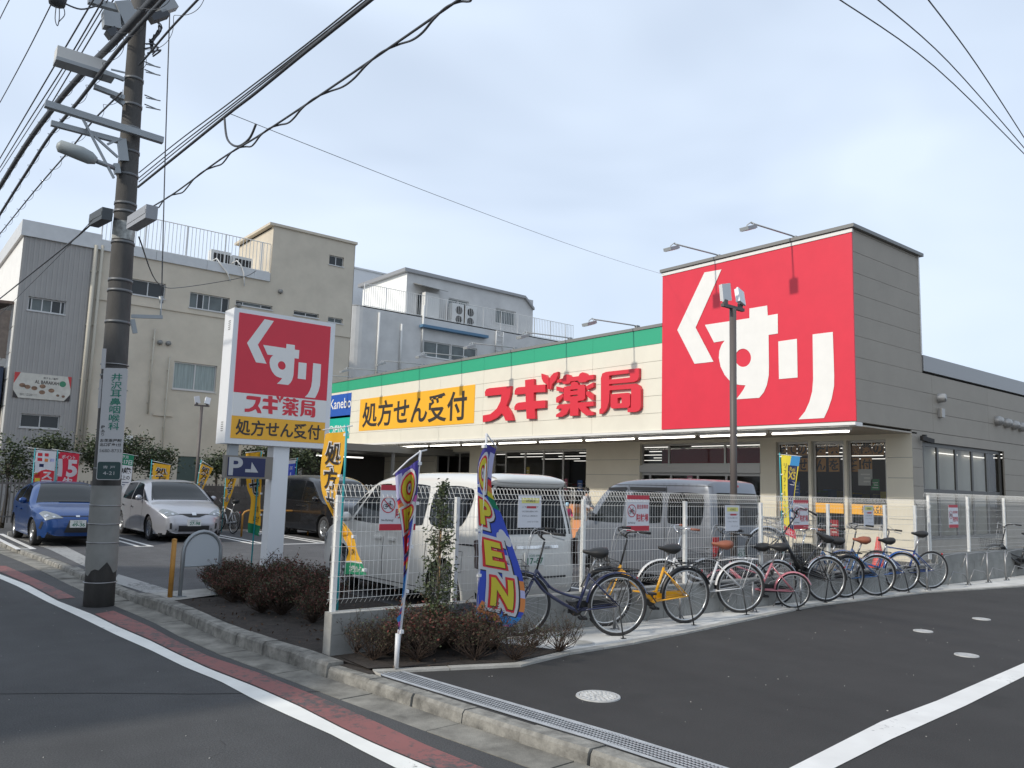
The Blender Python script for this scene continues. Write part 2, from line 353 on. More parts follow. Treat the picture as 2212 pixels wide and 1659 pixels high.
# kerb stones
kerb = thing('kerb', 'weathered concrete kerb stones along the road edge', 'kerb'); kerb['kind'] = 'structure'; del kerb['category']
gy = -1.5
while gy < 26:
    if gy < 6.55: zt, wd = .004, .16
    elif gy < 11.6: zt, wd = .04, .17
    elif gy < 12.2: zt, wd = .03, .19
    else: zt, wd = -.006, .19
    gl = .6; a0, a1 = kx(gy + .006) + .002, kx(gy + gl - .006) + .002; jz = rng.uniform(-.006, .006); jx = rng.uniform(-.008, .008)
    mb = MB(); y0, y1 = gy + .006, gy + gl - .006; b = .025
    sec = lambda x, y: [(x + jx, y, RZ - .03), (x + jx + .012, y, zt + jz - b), (x + jx + .03, y, zt + jz), (x + wd, y, zt + jz), (x + wd, y, RZ - .03)]
    A = sec(a0, y0); B = sec(a1, y1); mb.add(A + B, [(i, i + 1, 6 + i, 5 + i) for i in range(4)] + [(4, 3, 2, 1, 0), (5, 6, 7, 8, 9)]); mb.f[-6:] = mb.f[-6:]
    mb.build('kerb_stone', m_kerb, kerb); gy += gl
# white edge line and red shoulder
def band(name, up, lo, z, m):
    a = line(up, z); b = line(lo, z); mb = MB(); n = 60
    def rs(P):
        d = [0]
        for i in range(1, len(P)): d.append(d[-1] + (P[i] - P[i - 1]).length)
        t = np.linspace(0, d[-1], n); return [Vector((float(np.interp(q, d, [p.x for p in P])), float(np.interp(q, d, [p.y for p in P])), z)) for q in t]
    a, b = rs(a), rs(b); mb.add(a + b, [(i, i + 1, n + i + 1, n + i) for i in range(n - 1)]); o = mb.build(name, m); o['kind'] = 'structure'; return o
def ext(px, k0=1.6, k1=1.0):
    "carry a traced edge on past both frame sides"
    (a, b), (c, d) = px[0], px[1]; (e, f), (g, h) = px[-2], px[-1]
    return [(a - (c - a) * k0, b - (d - b) * k0)] + px + [(g + (g - e) * k1, h + (h - f) * k1)]
wl_up = [(10, 1244), (62, 1264), (125, 1298), (200, 1327), (250, 1352), (325, 1384), (375, 1409), (450, 1444), (553, 1484), (645, 1525), (738, 1573), (812, 1608), (923, 1655)]
wl_lo = [(0, 1250), (37, 1266), (100, 1299), (175, 1334), (250, 1371), (325, 1404), (400, 1441), (475, 1471), (553, 1513), (627, 1547), (719, 1588), (775, 1618), (856, 1659)]
band('edge_line', ext(wl_up, .3), ext(wl_lo, .3), RZ + .005, m_white_line)
dy = 3
red_lo1 = [(12, 1240), (62, 1261), (125, 1294)]; red_up1 = [(60, 1243), (112, 1266), (163, 1291)]
band('red_shoulder_far', ext(red_up1, .9, 0), ext(red_lo1, .9, 0), RZ + .005, m_red_line)
red_lo2 = [(205, 1326), (250, 1349), (325, 1381), (375, 1406), (450, 1441), (553, 1481), (645, 1522), (738, 1570), (812, 1605), (923, 1652), (970, 1672)]
red_up2 = [(245, 1319), (325, 1354), (375, 1381), (450, 1417), (553, 1451), (701, 1510), (812, 1559), (923, 1610), (1045, 1659), (1090, 1676)]
band('red_shoulder_near', red_up2, red_lo2, RZ + .005, m_red_line)
# lot and driveway surfaces (behind the kerb)
dw = line([(808, 1456), (1126, 1441), (1230, 1415), (1371, 1392), (1519, 1362), (1762, 1310), (2005, 1281), (2212, 1268)], 0)
pe = [(p.x, p.y) for p in dw]
far_e = [(20, pe[-1][1] + .05), (30, pe[-1][1] + .3), (70, pe[-1][1] + .5)]
sheet('driveway', [(kx(y) + .1, y) for y in (-1.5, 1, 3, 5, 6)] + [(kx(6.5) + .1, pe[0][1])] + pe + far_e + [(70, -30), (4.2, -30)], 0.0, m_new)
sheet('car_park', [(kx(y) + .15, y) for y in (6.6, 8, 10, 12.1, 14, 18, 24, 60)] + [(70, 60), (70, 7.3), (3.8, 7.3)], -.003, m_lot)
# sloped entrance apron with faded paint beside the kerb
sheet('faded_lane_mark', [G(u, v, .002).xy for u, v in ((255, 1240), (420, 1290), (365, 1296), (245, 1258))], .002, m_faded)
sheet('faded_lane_mark', [G(u, v, .002).xy for u, v in ((40, 1164), (130, 1174), (244, 1232), (215, 1240), (110, 1188))], .002, m_faded)
# bicycle strip of pale concrete between driveway and fence wall
WY = 7.28     # fence line
strip = [(p[0], p[1] + .105) for p in pe[2:]]
sheet('bicycle_strip', [(5.35, 7.2)] + [(5.35, strip[0][1] + .15)] + strip + [(20, strip[-1][1] + .05), (30, strip[-1][1] + .3), (30, 7.2)], .012, m_strip)
edge = thing('strip_edging', 'pale concrete edging blocks between asphalt driveway and planting', 'edging'); edge['kind'] = 'structure'; del edge['category']
pts = [Vector((a, b, 0)) for a, b in [(kx(6.5) + .2, pe[0][1] + .0)] + pe + far_e[:2]]
acc = []
for i in range(len(pts) - 1):
    d = pts[i + 1] - pts[i]; n = max(1, round(d.length / .6)); nn = Vector((-d.y, d.x, 0)).normalized() * .11
    for k in range(n):
        a = pts[i] + d * (k / n) + d.normalized() * .004; b = pts[i] + d * ((k + 1) / n) - d.normalized() * .004; zz = .022 + rng.uniform(-.003, .003)
        mb = MB(); mb.prism([a - Z * .1, b - Z * .1, b + nn - Z * .1, a + nn - Z * .1], (0, 0, .1 + zz)); mb.build('edging_block', m_conc, edge)
sheet('planting_bed', [(kx(6.2) + .1, 6.45), (kx(6.2) + .75, 6.45), (kx(6.2) + .75, 7.3), (kx(7.3) + .1, 7.3)], .009, m_soil)
# planting bed soil
bed = [(kx(6.62) + .2, pe[0][1] + .09)] + [(p[0], p[1] + .1) for p in pe[:3]] + [(5.34, 7.2), (3.75, 7.2)]
sheet('planting_bed', bed, .03, m_soil); 
sheet('planting_bed', [(kx(y) + .19, y) for y in (6.7, 8, 9, 10, 11.4)] + [(4.15, 11.5), (4.3, 12.35), (5.75, 12.9), (5.9, 12.7), (5.85, 7.46), (3.75, 7.46), (3.75, 7.2)], .03, m_soil)
sheet('concrete_pad', [(kx(y) + .19, y) for y in (11.35, 12.2)] + [(3.9, 12.3), (4.5, 12.4), (4.4, 11.75)], .036, m_conc)
# drain grating along the kerb
gr = thing('drain_grating', 'galvanised steel drain grating running along the kerb at the driveway mouth', 'drain grate')
gyy0, gyy1 = 0.3, 6.42; gx = lambda y: kx(y) + .215
mb = MB(); n = int((gyy1 - gyy0) / .028)
for k in range(n):
    y = gyy0 + k * .028; x = gx(y); mb.box((x, y, -.01), (x + .19, y + .005, .012))
for q in range(6):
    x_ = q * .038; mb.tube([(gx(gyy0) + x_, gyy0, .008), (gx((gyy0 + gyy1) / 2) + x_, (gyy0 + gyy1) / 2, .008), (gx(gyy1) + x_, gyy1, .008)], .005, 4, smooth=False)
o = mb.build('grating_bars', m_metal, gr); o['kind'] = 'stuff'
mb = MB()
for q in (-.012, .20): mb.tube([(gx(y) + q, y, .006) for y in (gyy0, 2, 4, gyy1)], .012, 4, smooth=False)
mb.build('frame', m_metal, gr)
sheet('drain_channel', [(gx(y) - .01, y) for y in (gyy0, 3, gyy1)] + [(gx(y) + .20, y) for y in (gyy1, 3, gyy0)], .0035, m_dark)
mb = MB(); sp_ = [G(u, v, RZ + .0035) for u, v in ((-40, 1499), (200, 1497), (420, 1499), (600, 1497), (740, 1492), (830, 1490))]
for i in range(5): a_, b_ = sp_[i], sp_[i + 1]; mb.add([a_, b_, b_ + Vector((.006, .014, 0)), a_ + Vector((.006, .014, 0))], [(0, 1, 2, 3)])
mb.build('road_seam', m_dark)['kind'] = 'structure'
gq = MB(); rg_ = random.Random(21)
for _ in range(170):
    x_, y_ = (rg_.uniform(.2, 3.2), rg_.uniform(2.2, 14)) if rg_.random() < .6 else (rg_.uniform(3.9, 12), rg_.uniform(1.6, 6.0)); s_ = rg_.uniform(.0015, .005); z_ = RZ if x_ < 3.3 else .0; gq.obox((x_, y_, z_ + s_ * .4), (rg_.random(), 1, 0), (1, -rg_.random(), .2), Z, s_ * 2, s_ * 1.4, s_)
o = gq.build('road_grit', m_conc); tag(o, 'small pale stones and grit scattered over the asphalt', 'grit', kind='stuff')
for k_, (x_, y_, n_) in enumerate(((1.3, 5.0, 9), (2.2, 8.6, 7), (.9, 7.6, 8), (6.2, 3.4, 8), (7.6, 4.6, 6))):
    mb = MB(); a_ = rg_.uniform(0, 3); p_ = Vector((x_, y_, (RZ if x_ < 3 else 0) + .0025)); P_k = [p_]
    for _ in range(n_): a_ += rg_.uniform(-.6, .6); p_ = p_ + Vector((math.cos(a_), math.sin(a_), 0)) * .13; P_k.append(p_)
    for i in range(n_): mb.add([P_k[i], P_k[i + 1], P_k[i + 1] + Vector((.003, .004, 0)), P_k[i] + Vector((.003, .004, 0))], [(0, 1, 2, 3)])
    mb.build('asphalt_crack', m_dark)['kind'] = 'structure'
# right white line
ru = [(1705, 1659), (1904, 1558), (2025, 1513), (2212, 1432)]; rl = [(1802, 1659), (1924, 1597), (2086, 1524), (2212, 1461)]
a = [G(u, v, .005) for u, v in ru]; b = [G(u, v, .005) for u, v in rl]
d0 = (a[0] - a[1]).normalized(); d1 = (a[-1] - a[0]).normalized(); dr = (a[-1] - a[0]).normalized()
mb = MB(); A = [a[0] - dr * 2.2] + a + [a[-1] + dr * 12]; B = [b[0] - dr * 2.2] + b + [b[-1] + dr * 12]; A = [Vector((p.x, p.y, .005)) for p in A]; B = [Vector((p.x, p.y, .005)) for p in B]
mb.add(A + B, [(i, i + 1, len(A) + i + 1, len(A) + i) for i in range(len(A) - 1)]); mb.build('driveway_line', m_lotline)['kind'] = 'structure'
# parking bay lines
def pl(name, px, wd=.1):
    P = [G(u, v, .004) for u, v in px]; mb = MB()
    for i in range(len(P) - 1):
        d = (P[i + 1] - P[i]).normalized(); n_ = Vector((-d.y, d.x, 0)) * wd / 2; mb.add([P[i] - n_, P[i + 1] - n_, P[i + 1] + n_, P[i] + n_], [(0, 1, 2, 3)])
    o = mb.build(name, m_lotline); o['kind'] = 'structure'
Pn = lambda x0, y0, x1, y1: (x0, y0, x1, y1)
for xb in (2.9, 5.35, 8.15, 9.9, 12.4):
    mb = MB(); mb.box((xb, 20.6, -.002), (xb + .1, 25.6, .004)); mb.box((xb + .28, 20.6, -.002), (xb + .38, 25.6, .004)); mb.box((xb, 20.5, -.002), (xb + .38, 20.6, .004)); mb.build('bay_line', m_lotline)['kind'] = 'structure'
for xb in (5.15, 8.3, 9.6, 12.9, 15.6):
    mb = MB(); mb.box((xb, 8, -.002), (xb + .1, 13, .004)); mb.build('bay_line', m_lotline)['kind'] = 'structure'
mb = MB(); mb.box((8.4, 20.2, -.002), (16, 20.32, .0045)); mb.build('bay_line', m_lotline)['kind'] = 'structure'
# manhole covers
m_mh = mat('manhole_cast', (.60, .59, .56), .6, nscale=30, namt=.2, bump=.8, bscale=90); m_mh2 = mat('manhole_plain', (.40, .40, .39), .7, nscale=20, namt=.15)
for (u, v, r, lab, mm) in ((1292, 1502, .18, 'large round patterned manhole cover in the dark driveway, nearest of all', m_mh), (1994, 1362, .115, 'small plain round inspection cover in the driveway, nearest the bicycles', m_mh2),
                           (2088, 1414, .12, 'small round inspection cover beside the white driveway line', m_mh2), (2120, 1336, .115, 'farthest small round inspection cover in the driveway', m_mh2), (1255, 1390, .15, 'round concrete cover set in the pale strip behind the navy bicycle', m_conc)):
    c = G(u, v, .01); t = thing('manhole_cover', lab, 'manhole cover', (c.x, c.y, .0), 0, 'round covers in the paving'); z0 = .012 if mm is m_conc else 0
    mb = MB(); mb.lathe([(0, .008 + z0), (r - .03, .008 + z0), (r - .028, .003 + z0)], n=32, smooth=False); mb.build('cover', mm, t)
    mb = MB(); mb.lathe([(r - .024, .003 + z0), (r - .024, .009 + z0), (r, .009 + z0), (r + .003, .0 + z0)], n=32, smooth=False); mb.build('ring', m_mh2, t)
    if mm is m_mh:
        mb = MB()
        for k in range(3):
            for q in range(8 + k * 6):
                a_ = 2 * math.pi * q / (8 + k * 6); rr = .035 + k * .05; mb.obox((rr * math.cos(a_), rr * math.sin(a_), .0095), (math.cos(a_), math.sin(a_), 0), (-math.sin(a_), math.cos(a_), 0), Z, .03, .012, .006)
        mb.build('raised_pattern', m_mh2, t)['kind'] = 'stuff'
# ============================================================ THE DRUGSTORE
XF, XR = 19.0, 21.9
YC = FX(1850, 918, XF).y; ZS = 3.42; ZL = 6.82; ZB = 8.42; YB = FX(1432, 700, XF).y; YE = 38.6
store = thing('drugstore', 'cream drugstore with long sign fascia, green band and big red corner block', 'shop', (XF, YC, 0))
SO = Vector((XF, YC, 0))
class Off:   # builds in world coordinates, parented to the store's empty
    pass
def under(o, root):
    o.matrix_parent_inverse = Matrix.Translation(-Vector(root.location)); return o
def sbuild(mb, name, m, parent=None, root=None):
    r = root or store; mb.v = [(x - r.location.x, y - r.location.y, z - r.location.z) for x, y, z in mb.v]; return mb.build(name, m, parent or r)
def P_(p, root=None):
    r = root or store; return Vector(p) - Vector(r.location)
# fascia siding panels
rows = [3.50 + .54 * i for i in range(6)]
rows[-1] = 6.2
y = YB; cols = [y]
while y < YE - .1: y = min(y + 3.05, YE); cols.append(y)
for j in range(5):
    for i in range(len(cols) - 1):
        mb = MB(); mb.box((XF, cols[i] + .004, rows[j] + .005), (XF + .05, cols[i + 1] - .004, rows[j + 1] - .005)); sbuild(mb, 'siding_panel', m_cream)
for i in range(len(cols) - 1):
    mb = MB(); mb.box((XF - .01, cols[i] + .003, 6.204), (XF + .05, cols[i + 1] - .003, 6.72)); sbuild(mb, 'green_band', m_green)
mb = MB(); mb.box((XF + .051, YB, 3.5), (XF + .35, YE, 6.72)); sbuild(mb, 'fascia_core', m_cop)
mb = MB(); mb.box((XF - .04, YB + .0, 6.724), (XF + .4, YE, ZL)); sbuild(mb, 'coping', m_cop)
mb = MB(); mb.box((XF - .05, YC - .0, 3.42), (XF - .002, YE, 3.495)); mb.box((XF - .002, YC, 3.40), (XF + .3, YE, 3.497)); sbuild(mb, 'fascia_bottom_trim', m_trim)
# red corner block
XBK = FY(1984, 558, YC).x
pw = (YB - YC)
mb = MB(); mb.box((XF + .01, YC + .01, 3.5), (XBK - .01, YB - .001, ZB)); sbuild(mb, 'block_core', m_side)
mb = MB(); mb.box((XF - .03, YC - .01, 3.52), (XF + .008, YB, ZB - .12)); rp = sbuild(mb, 'red_sign_panel', m_red)
mb = MB(); mb.box((XF - .05, YC - .03, ZB - .115), (XF + .01, YB + .03, ZB - .02)); sbuild(mb, 'panel_top_trim', m_trim)
mb = MB(); mb.box((XF - .10, YC - .1, ZB), (XBK + .1, YB + .06, ZB + .09)); sbuild(mb, 'block_coping', m_cop)
mb = MB(); mb.box((XBK - .06, YC - .02, 5.64), (XBK + .0, YC - .001, ZB)); sbuild(mb, 'corner_trim', m_trim)
# kusuri emblem, traced on its plane
C6 = lambda x, y: FX(1371.5 + .38 * x, 438.9 + .38 * y, XF)
def n6(x, y):
    p = C6(x, y); return ((YB - p.y) / pw, (p.z - 3.52) / (ZB - .12 - 3.52))
ku = [(400, 395), (497, 378), (350, 708), (452, 902), (344, 914), (246, 722)]
su = [(403, 693), (656, 655), (656, 600), (757, 583), (760, 640), (817, 630), (818, 742), (765, 750), (767, 930), (766, 980), (755, 1035), (738, 1075), (712, 1107), (580, 1116), (605, 1085), (622, 1060), (634, 1036), (600, 1034), (572, 1028), (545, 1012), (515, 977), (492, 930), (482, 880), (485, 840), (498, 806), (515, 782), (455, 793)]
suh = [(620 + 45 * math.cos(t * math.pi / 12), 880 + 52 * math.sin(t * math.pi / 12)) for t in range(24)]
ri1 = [(820, 787), (926, 772), (930, 992), (824, 1001)]
ri2 = [(1015, 747), (1130, 733), (1138, 980), (1137, 1040), (1124, 1110), (1104, 1170), (1080, 1222), (935, 1230), (972, 1185), (997, 1130), (1013, 1070), (1018, 1000)]
EMB = [[n6(*p) for p in q] for q in (ku, su, suh, ri1, ri2)]
def emblem(P0, U, w_, h, parent, off=.01, m=None):
    cutout([EMB[0]], m or m_wht, P0, U, w_, h, parent, 'emblem_letter', off); cutout([EMB[1], EMB[2]], m or m_wht, P0, U, w_, h, parent, 'emblem_letter', off)
    cutout([EMB[3]], m or m_wht, P0, U, w_, h, parent, 'emblem_letter', off); cutout([EMB[4]], m or m_wht, P0, U, w_, h, parent, 'emblem_letter', off)
emblem(P_((XF - .03, YB, 3.52)), UX, pw, ZB - .12 - 3.52, rp, .012)
# raised shop name, traced on its plane
C2 = lambda x, y: FX(1014.9 + .1984 * x, 768 + .1984 * y, XF)
pa, pb = C2(165, 735), C2(1895, 735); LY0 = pa.y; LW = pa.y - pb.y; LZ0 = 3.9; LH = 2.0
def n2(p):
    q = C2(*p); return ((LY0 - q.y) / LW, (q.z - LZ0) / LH)
su2 = [(193, 445), (190, 400), (205, 370), (240, 358), (473, 335), (470, 400), (455, 470), (422, 548), (460, 600), (485, 650), (500, 708), (415, 712), (400, 670), (373, 632), (320, 680), (250, 715), (168, 728), (168, 655), (250, 640), (320, 580), (360, 500), (372, 428)]
gi2 = [(628, 270), (725, 258), (727, 327), (850, 318), (850, 400), (722, 405), (722, 498), (850, 490), (850, 572), (735, 582), (740, 690), (645, 692), (640, 590), (512, 598), (512, 560), (530, 530), (560, 515), (636, 507), (634, 420), (515, 430), (515, 390), (530, 360), (560, 348), (630, 343)]
lf1 = [(805, 200), (850, 215), (880, 248), (888, 290), (888, 370), (870, 365), (868, 320), (830, 296), (810, 255)]
lf2 = [(986, 180), (985, 220), (965, 270), (920, 318), (912, 372), (894, 372), (893, 290), (905, 232), (940, 195)]
ya1 = [(972, 300), (982, 268), (1040, 252), (1050, 222), (1080, 208), (1112, 215), (1128, 240), (1212, 228), (1226, 200), (1255, 186), (1290, 198), (1305, 220), (1376, 212), (1376, 260), (1303, 272), (1290, 290), (1222, 297), (1200, 276), (1125, 285), (1110, 308), (1048, 314), (1030, 292)]
ya2 = [(1050, 345), (1125, 333), (1130, 300), (1165, 286), (1200, 298), (1210, 325), (1265, 320), (1284, 345), (1284, 468), (1262, 490), (1205, 498), (1202, 516), (1375, 503), (1375, 550), (1290, 560), (1325, 605), (1375, 618), (1375, 650), (1300, 656), (1250, 622), (1212, 570), (1208, 655), (1118, 661), (1116, 575), (1080, 638), (1030, 668), (965, 672), (967, 645), (1010, 618), (1032, 580), (967, 586), (980, 550), (1010, 535), (1118, 527), (1120, 500), (1060, 497), (1048, 480)]
yh1 = [(1122, 376), (1202, 367), (1202, 382), (1122, 391)]; yh2 = [(1122, 436), (1202, 427), (1202, 442), (1122, 451)]
dr1 = [(970, 340), (1045, 358), (1045, 402), (970, 385)]; dr2 = [(967, 460), (1038, 418), (1045, 450), (988, 518), (967, 516)]; dr3 = [(1375, 295), (1375, 345), (1302, 378), (1293, 338)]; dr4 = [(1293, 400), (1312, 390), (1375, 430), (1375, 490), (1325, 466), (1295, 430)]
ky1 = [(1455, 250), (1470, 200), (1510, 182), (1868, 142), (1868, 240), (1850, 275), (1810, 292), (1545, 315), (1545, 335), (1830, 310), (1870, 330), (1890, 370), (1890, 560), (1870, 600), (1830, 618), (1745, 620), (1745, 577), (1782, 570), (1785, 365), (1550, 382), (1545, 500), (1520, 580), (1480, 630), (1438, 640), (1438, 592), (1455, 575)]
kyh = [(1545, 222), (1770, 196), (1770, 243), (1545, 266)]; ky2 = [(1560, 425), (1745, 408), (1772, 428), (1775, 540), (1755, 570), (1575, 581), (1560, 566)]; kyi = [(1637, 467), (1680, 460), (1680, 522), (1637, 526)]
NAME = [[[n2(p) for p in q] for q in grp] for grp in ([su2], [gi2], [lf1], [lf2], [ya1], [ya2, yh1, yh2], [dr1], [dr2], [dr3], [dr4], [ky1, kyh], [ky2, kyi])]
nm = [cutout(g, m_redl, P_((XF, LY0, LZ0)), UX, LW, LH, store, 'raised_letter', .012, .11) for g in NAME]
# yellow prescription sign, cosmetics signs
def fsign(u0, v0, u1, v1, m, name, th=.012, parent=None):
    a, b = FX(u0, v0, XF), FX(u1, v1, XF); mb = MB(); mb.box((XF - th - .003, b.y, b.z), (XF - .003, a.y, a.z)); return sbuild(mb, name, m), a, b
s1, a, b = fsign(779, 863, 1024, 914, m_yel, 'yellow_sign')
a = FX(779, 861, XF); b = FX(1024, 915, XF)
lettering('処方せん受付', m_ink, P_((XF - .015, a.y - .35, b.z + .2)), UX, (a.y - b.y) - .9, (a.z - b.z) - .45, s1, .022)
s2, a, b = fsign(700, 857, 757, 901, m_blue, 'blue_sign'); lettering('Kanebo', m_wht, P_((XF - .015, a.y - .8, b.z + .5)), UX, 2.3, .5, s2, .01)
s3, a, b = fsign(700, 902, 754, 947, m_teal, 'teal_sign'); lettering('SOFINA', m_wht, P_((XF - .015, a.y - .3, b.z + .25)), UX, 2.7, .45, s3, .0)
# soffit, roof, end walls
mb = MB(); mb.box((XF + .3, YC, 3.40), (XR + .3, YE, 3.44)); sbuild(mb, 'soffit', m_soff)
mb = MB(); mb.box((XF + .35, YB + .01, 6.2), (45, YE, 6.3)); mb.box((XBK, YC + .2, 5.1), (45, YB + .3, 5.2)); sbuild(mb, 'roof', m_cop)
mb = MB(); mb.box((XF + .1, YE - .05, 0), (45, YE, 6.7)); mb.box((44.8, YC, 0), (45, YE, 6.2)); sbuild(mb, 'far_walls', m_cream)
# side wall (faces the driveway): siding rows
wx0, wx1, wz0, wz1 = 22.5, 28.1, .55, 3.22
for j, (z0, z1) in enumerate([(3.5 + .54 * i, min(3.5 + .54 * (i + 1), ZB)) for i in range(10)]):
    if z0 > ZB - .05: break
    x1 = XBK if z0 > 5.1 else 45.0
    xs = [XF + .02, XBK] if z0 > 5.1 else [XF + .02, XF + 4.2, 27, 31, 35, 39, 45]
    for i in range(len(xs) - 1):
        mb = MB(); mb.box((xs[i] + .003, YC, z0 + .005), (xs[i + 1] - .003, YC + .05, min(z1, 5.45 if x1 == 45 and i > 0 else ZB) - .005)); sbuild(mb, 'side_siding_panel', m_side)
mb = MB(); mb.box((XBK + .02, YC - .03, 5.18), (45, YC + .35, 5.62)); sbuild(mb, 'side_roof_edge', m_roofedge)
for (x0, x1) in ((XR, wx0), (wx1, 31), (31, 35), (35, 39), (39, 45)):
    for j in range(7):
        mb = MB(); mb.box((x0 + .003, YC, j * .5 + .004), (x1 - .003, YC + .05, j * .5 + .496 if j < 6 else 3.49)); sbuild(mb, 'side_siding_panel', m_side)
for (z0, z1) in ((0, wz0), (wz1, 3.49)):
    mb = MB(); mb.box((wx0, YC, z0), (wx1, YC + .05, z1)); sbuild(mb, 'side_siding_panel', m_side)
wo = window(P_((0, YC, 0)), XX, (wx0, wz0, wx1, wz1), store, mat('bronze_frame', (.14, .135, .125), .45, metal=.4), glassmat('side_glass', (.75, .75, .72), 1.4), rows=2, splits=[.21, .42, .62, .81], fw=.11, name='side_window', sill=False)
# recessed front wall
holes = []
def rh(u0, u1, z0, z1):
    a, b = FX(u0, 1000, XR).y, FX(u1, 1000, XR).y; r = (YE - a, z0, YE - b, z1); holes.append(r); return r
h_r1 = rh(1676, 1746, .85, 3.25); h_r2 = rh(1752, 1823, .1, 3.25); h_r3 = rh(1829, 1914, .85, 3.25)
h_dr = rh(1382, 1642, .05, 3.3); h_l1 = rh(1063, 1266, .7, 3.2); h_l2 = rh(940, 1014, .7, 3.2); h_lv = rh(772, 812, 1.0, 2.3)
wl_ = wall('recess_wall', P_((XR, YE, 0)), UX, YE - YC, 3.41, holes, m_rwall, store, .12)
for j in range(1, 7):
    pass
W0 = P_((XR, YE, 0))
window(W0, UX, h_r1, store, m_alu, m_glass, 1, fw=.07); window(W0, UX, h_r2, store, m_alu, m_glass, 1, fw=.09, sill=False); window(W0, UX, h_r3, store, m_alu, m_glass, 1, fw=.07)
window(W0, UX, h_l1, store, m_alu, m_glass, splits=[.14, .36, .56, .76], fw=.09); window(W0, UX, h_l2, store, m_alu, m_glass, 3, fw=.08)
da = h_dr; window(W0, UX, (da[0], 2.55, da[2], da[3]), store, m_alu, m_glass, splits=[.25, .72], fw=.07, sill=False)
mb = MB(); q = lambda x: YE - x
mb.box((XR - .02, q(da[2]), 2.3), (XR + .14, q(da[0]), 2.545)); sbuild(mb, 'door_header', m_alu)
dw_ = window(W0, UX, (da[0], .05, da[2], 2.29), store, m_alu, m_glass, splits=[.08, .27, .5, .73], fw=.08, name='sliding_door', sill=False)
lv = MB()
for k in range(11): lv.box((XR - .01, q(h_lv[2]), 1.02 + k * .115), (XR + .05, q(h_lv[0]), 1.10 + k * .115))
sbuild(lv, 'louvre', m_trim)
mb = MB(); mb.box((XR + .06, q(h_lv[2]), 1.0), (XR + .1, q(h_lv[0]), 2.3)); sbuild(mb, 'louvre_back', m_cop)
# siding seams of recessed wall as thin battens
mb = MB()
for zz in (.55, 1.1, 1.65, 2.2, 2.75):
    for (u0, u1) in ((1266, 1380), (815, 938), (1916, 1973)):
        a_, b_ = FX(u0, 1000, XR).y, FX(u1, 1000, XR).y; mb.box((XR - .004, b_ + .02, zz), (XR - .001, a_ - .02, zz + .012))
sbuild(mb, 'siding_joint', m_cop)
# dark entrance canopy tiles text behind glass
m_or = mat('orange_window_sheet', (.62, .32, .09), .6); m_or2 = mat('orange_strip', (.85, .42, .03), .5)
def wchar(ch, u, v0, v1):
    a = FX(u, v0, XR + .2); b = FX(u, v1, XR + .2); s = a.z - b.z
    mb = MB(); mb.box((XR + .2, a.y - s * .55, b.z - .05), (XR + .206, a.y + s * .55, a.z + .05)); o = sbuild(mb, 'window_sheet', m_or)
    lettering(ch, m_ink, P_((XR + .2, a.y + s * .45, b.z)), UX, s * .9, s, o, .03)
for ch, x in zip('全ての', (115, 205, 295)): wchar(ch, 1659 + .25 * x, 905.2 + .25 * 218, 905.2 + .25 * 300)
for ch, x in zip('医療', (450, 565)): wchar(ch, 1659 + .25 * x, 905.2 + .25 * 208, 905.2 + .25 * 300)
for ch, x in zip('機関の', (740, 845, 950)): wchar(ch, 1659 + .25 * x, 905.2 + .25 * 205, 905.2 + .25 * 297)
for ch, x in zip('処方せ', (110, 205, 300)): wchar(ch, 1659 + .25 * x, 905.2 + .25 * 352, 905.2 + .25 * 438)
for ch, x in zip('んを', (455, 570)): wchar(ch, 1659 + .25 * x, 905.2 + .25 * 352, 905.2 + .25 * 440)
for ch, x in zip('受付', (740, 850)): wchar(ch, 1659 + .25 * x, 905.2 + .25 * 350, 905.2 + .25 * 440)
for (h_, tx) in ((h_r1, 1), (h_r2, 0), (h_r3, 1)):
    ya, yb = q(h_[0]) - .08, q(h_[2]) + .08; mb = MB(); mb.box((XR + .07, yb, 1.18), (XR + .075, ya, 1.46)); o = sbuild(mb, 'orange_strip', m_or2)
    if tx: lettering('処方せん受付', m_ink, P_((XR + .07, ya - .3, 1.22)), UX, (ya - yb) * .62, .2, o, .02)
pc_ = [('poster_red', (.5, .03, .04)), ('poster_white', (.6, .6, .58)), ('poster_green', (.06, .28, .12)), ('poster_yellow', (.62, .48, .06)), ('poster_pink', (.6, .2, .28)), ('poster_blue', (.05, .14, .4))]
rp_ = random.Random(3)
for (h_, z0_, z1_, n_) in ((h_l1, .9, 2.1, 7), (h_l2, .9, 2.0, 3), (h_dr, 1.0, 2.1, 6), (h_r1, 1.5, 2.0, 1), (h_r3, 1.5, 2.1, 2), (h_r2, .4, 1.1, 1)):
    for k in range(n_):
        y_ = q(h_[2]) + .25 + (q(h_[0]) - q(h_[2]) - .7) * (k + rp_.random() * .6) / n_; z_ = rp_.uniform(z0_, z1_); w_, hh_ = rp_.uniform(.2, .42), rp_.uniform(.25, .55); nm_, cc_ = pc_[rp_.randrange(6)]
        mb = MB(); mb.box((XR + .17, y_, z_), (XR + .175, y_ + w_, z_ + hh_)); o = sbuild(mb, 'window_poster', mat(nm_, cc_, .6)); mb = MB()
        for e in range(3): mb.box((XR + .167, y_ + w_ * .15, z_ + hh_ * (.2 + .22 * e)), (XR + .1695, y_ + w_ * rp_.uniform(.5, .88), z_ + hh_ * (.28 + .22 * e)))
        sbuild(mb, 'poster_print', mat('poster_print', (.85, .84, .8), .6), o)
mb = MB(); mb.box((XR + 1.2, q(h_dr[2]), 2.5), (XR + 1.25, q(h_dr[0]), 3.2)); sbuild(mb, 'inner_banner', mat('dark_red_banner', (.32, .02, .035), .6))
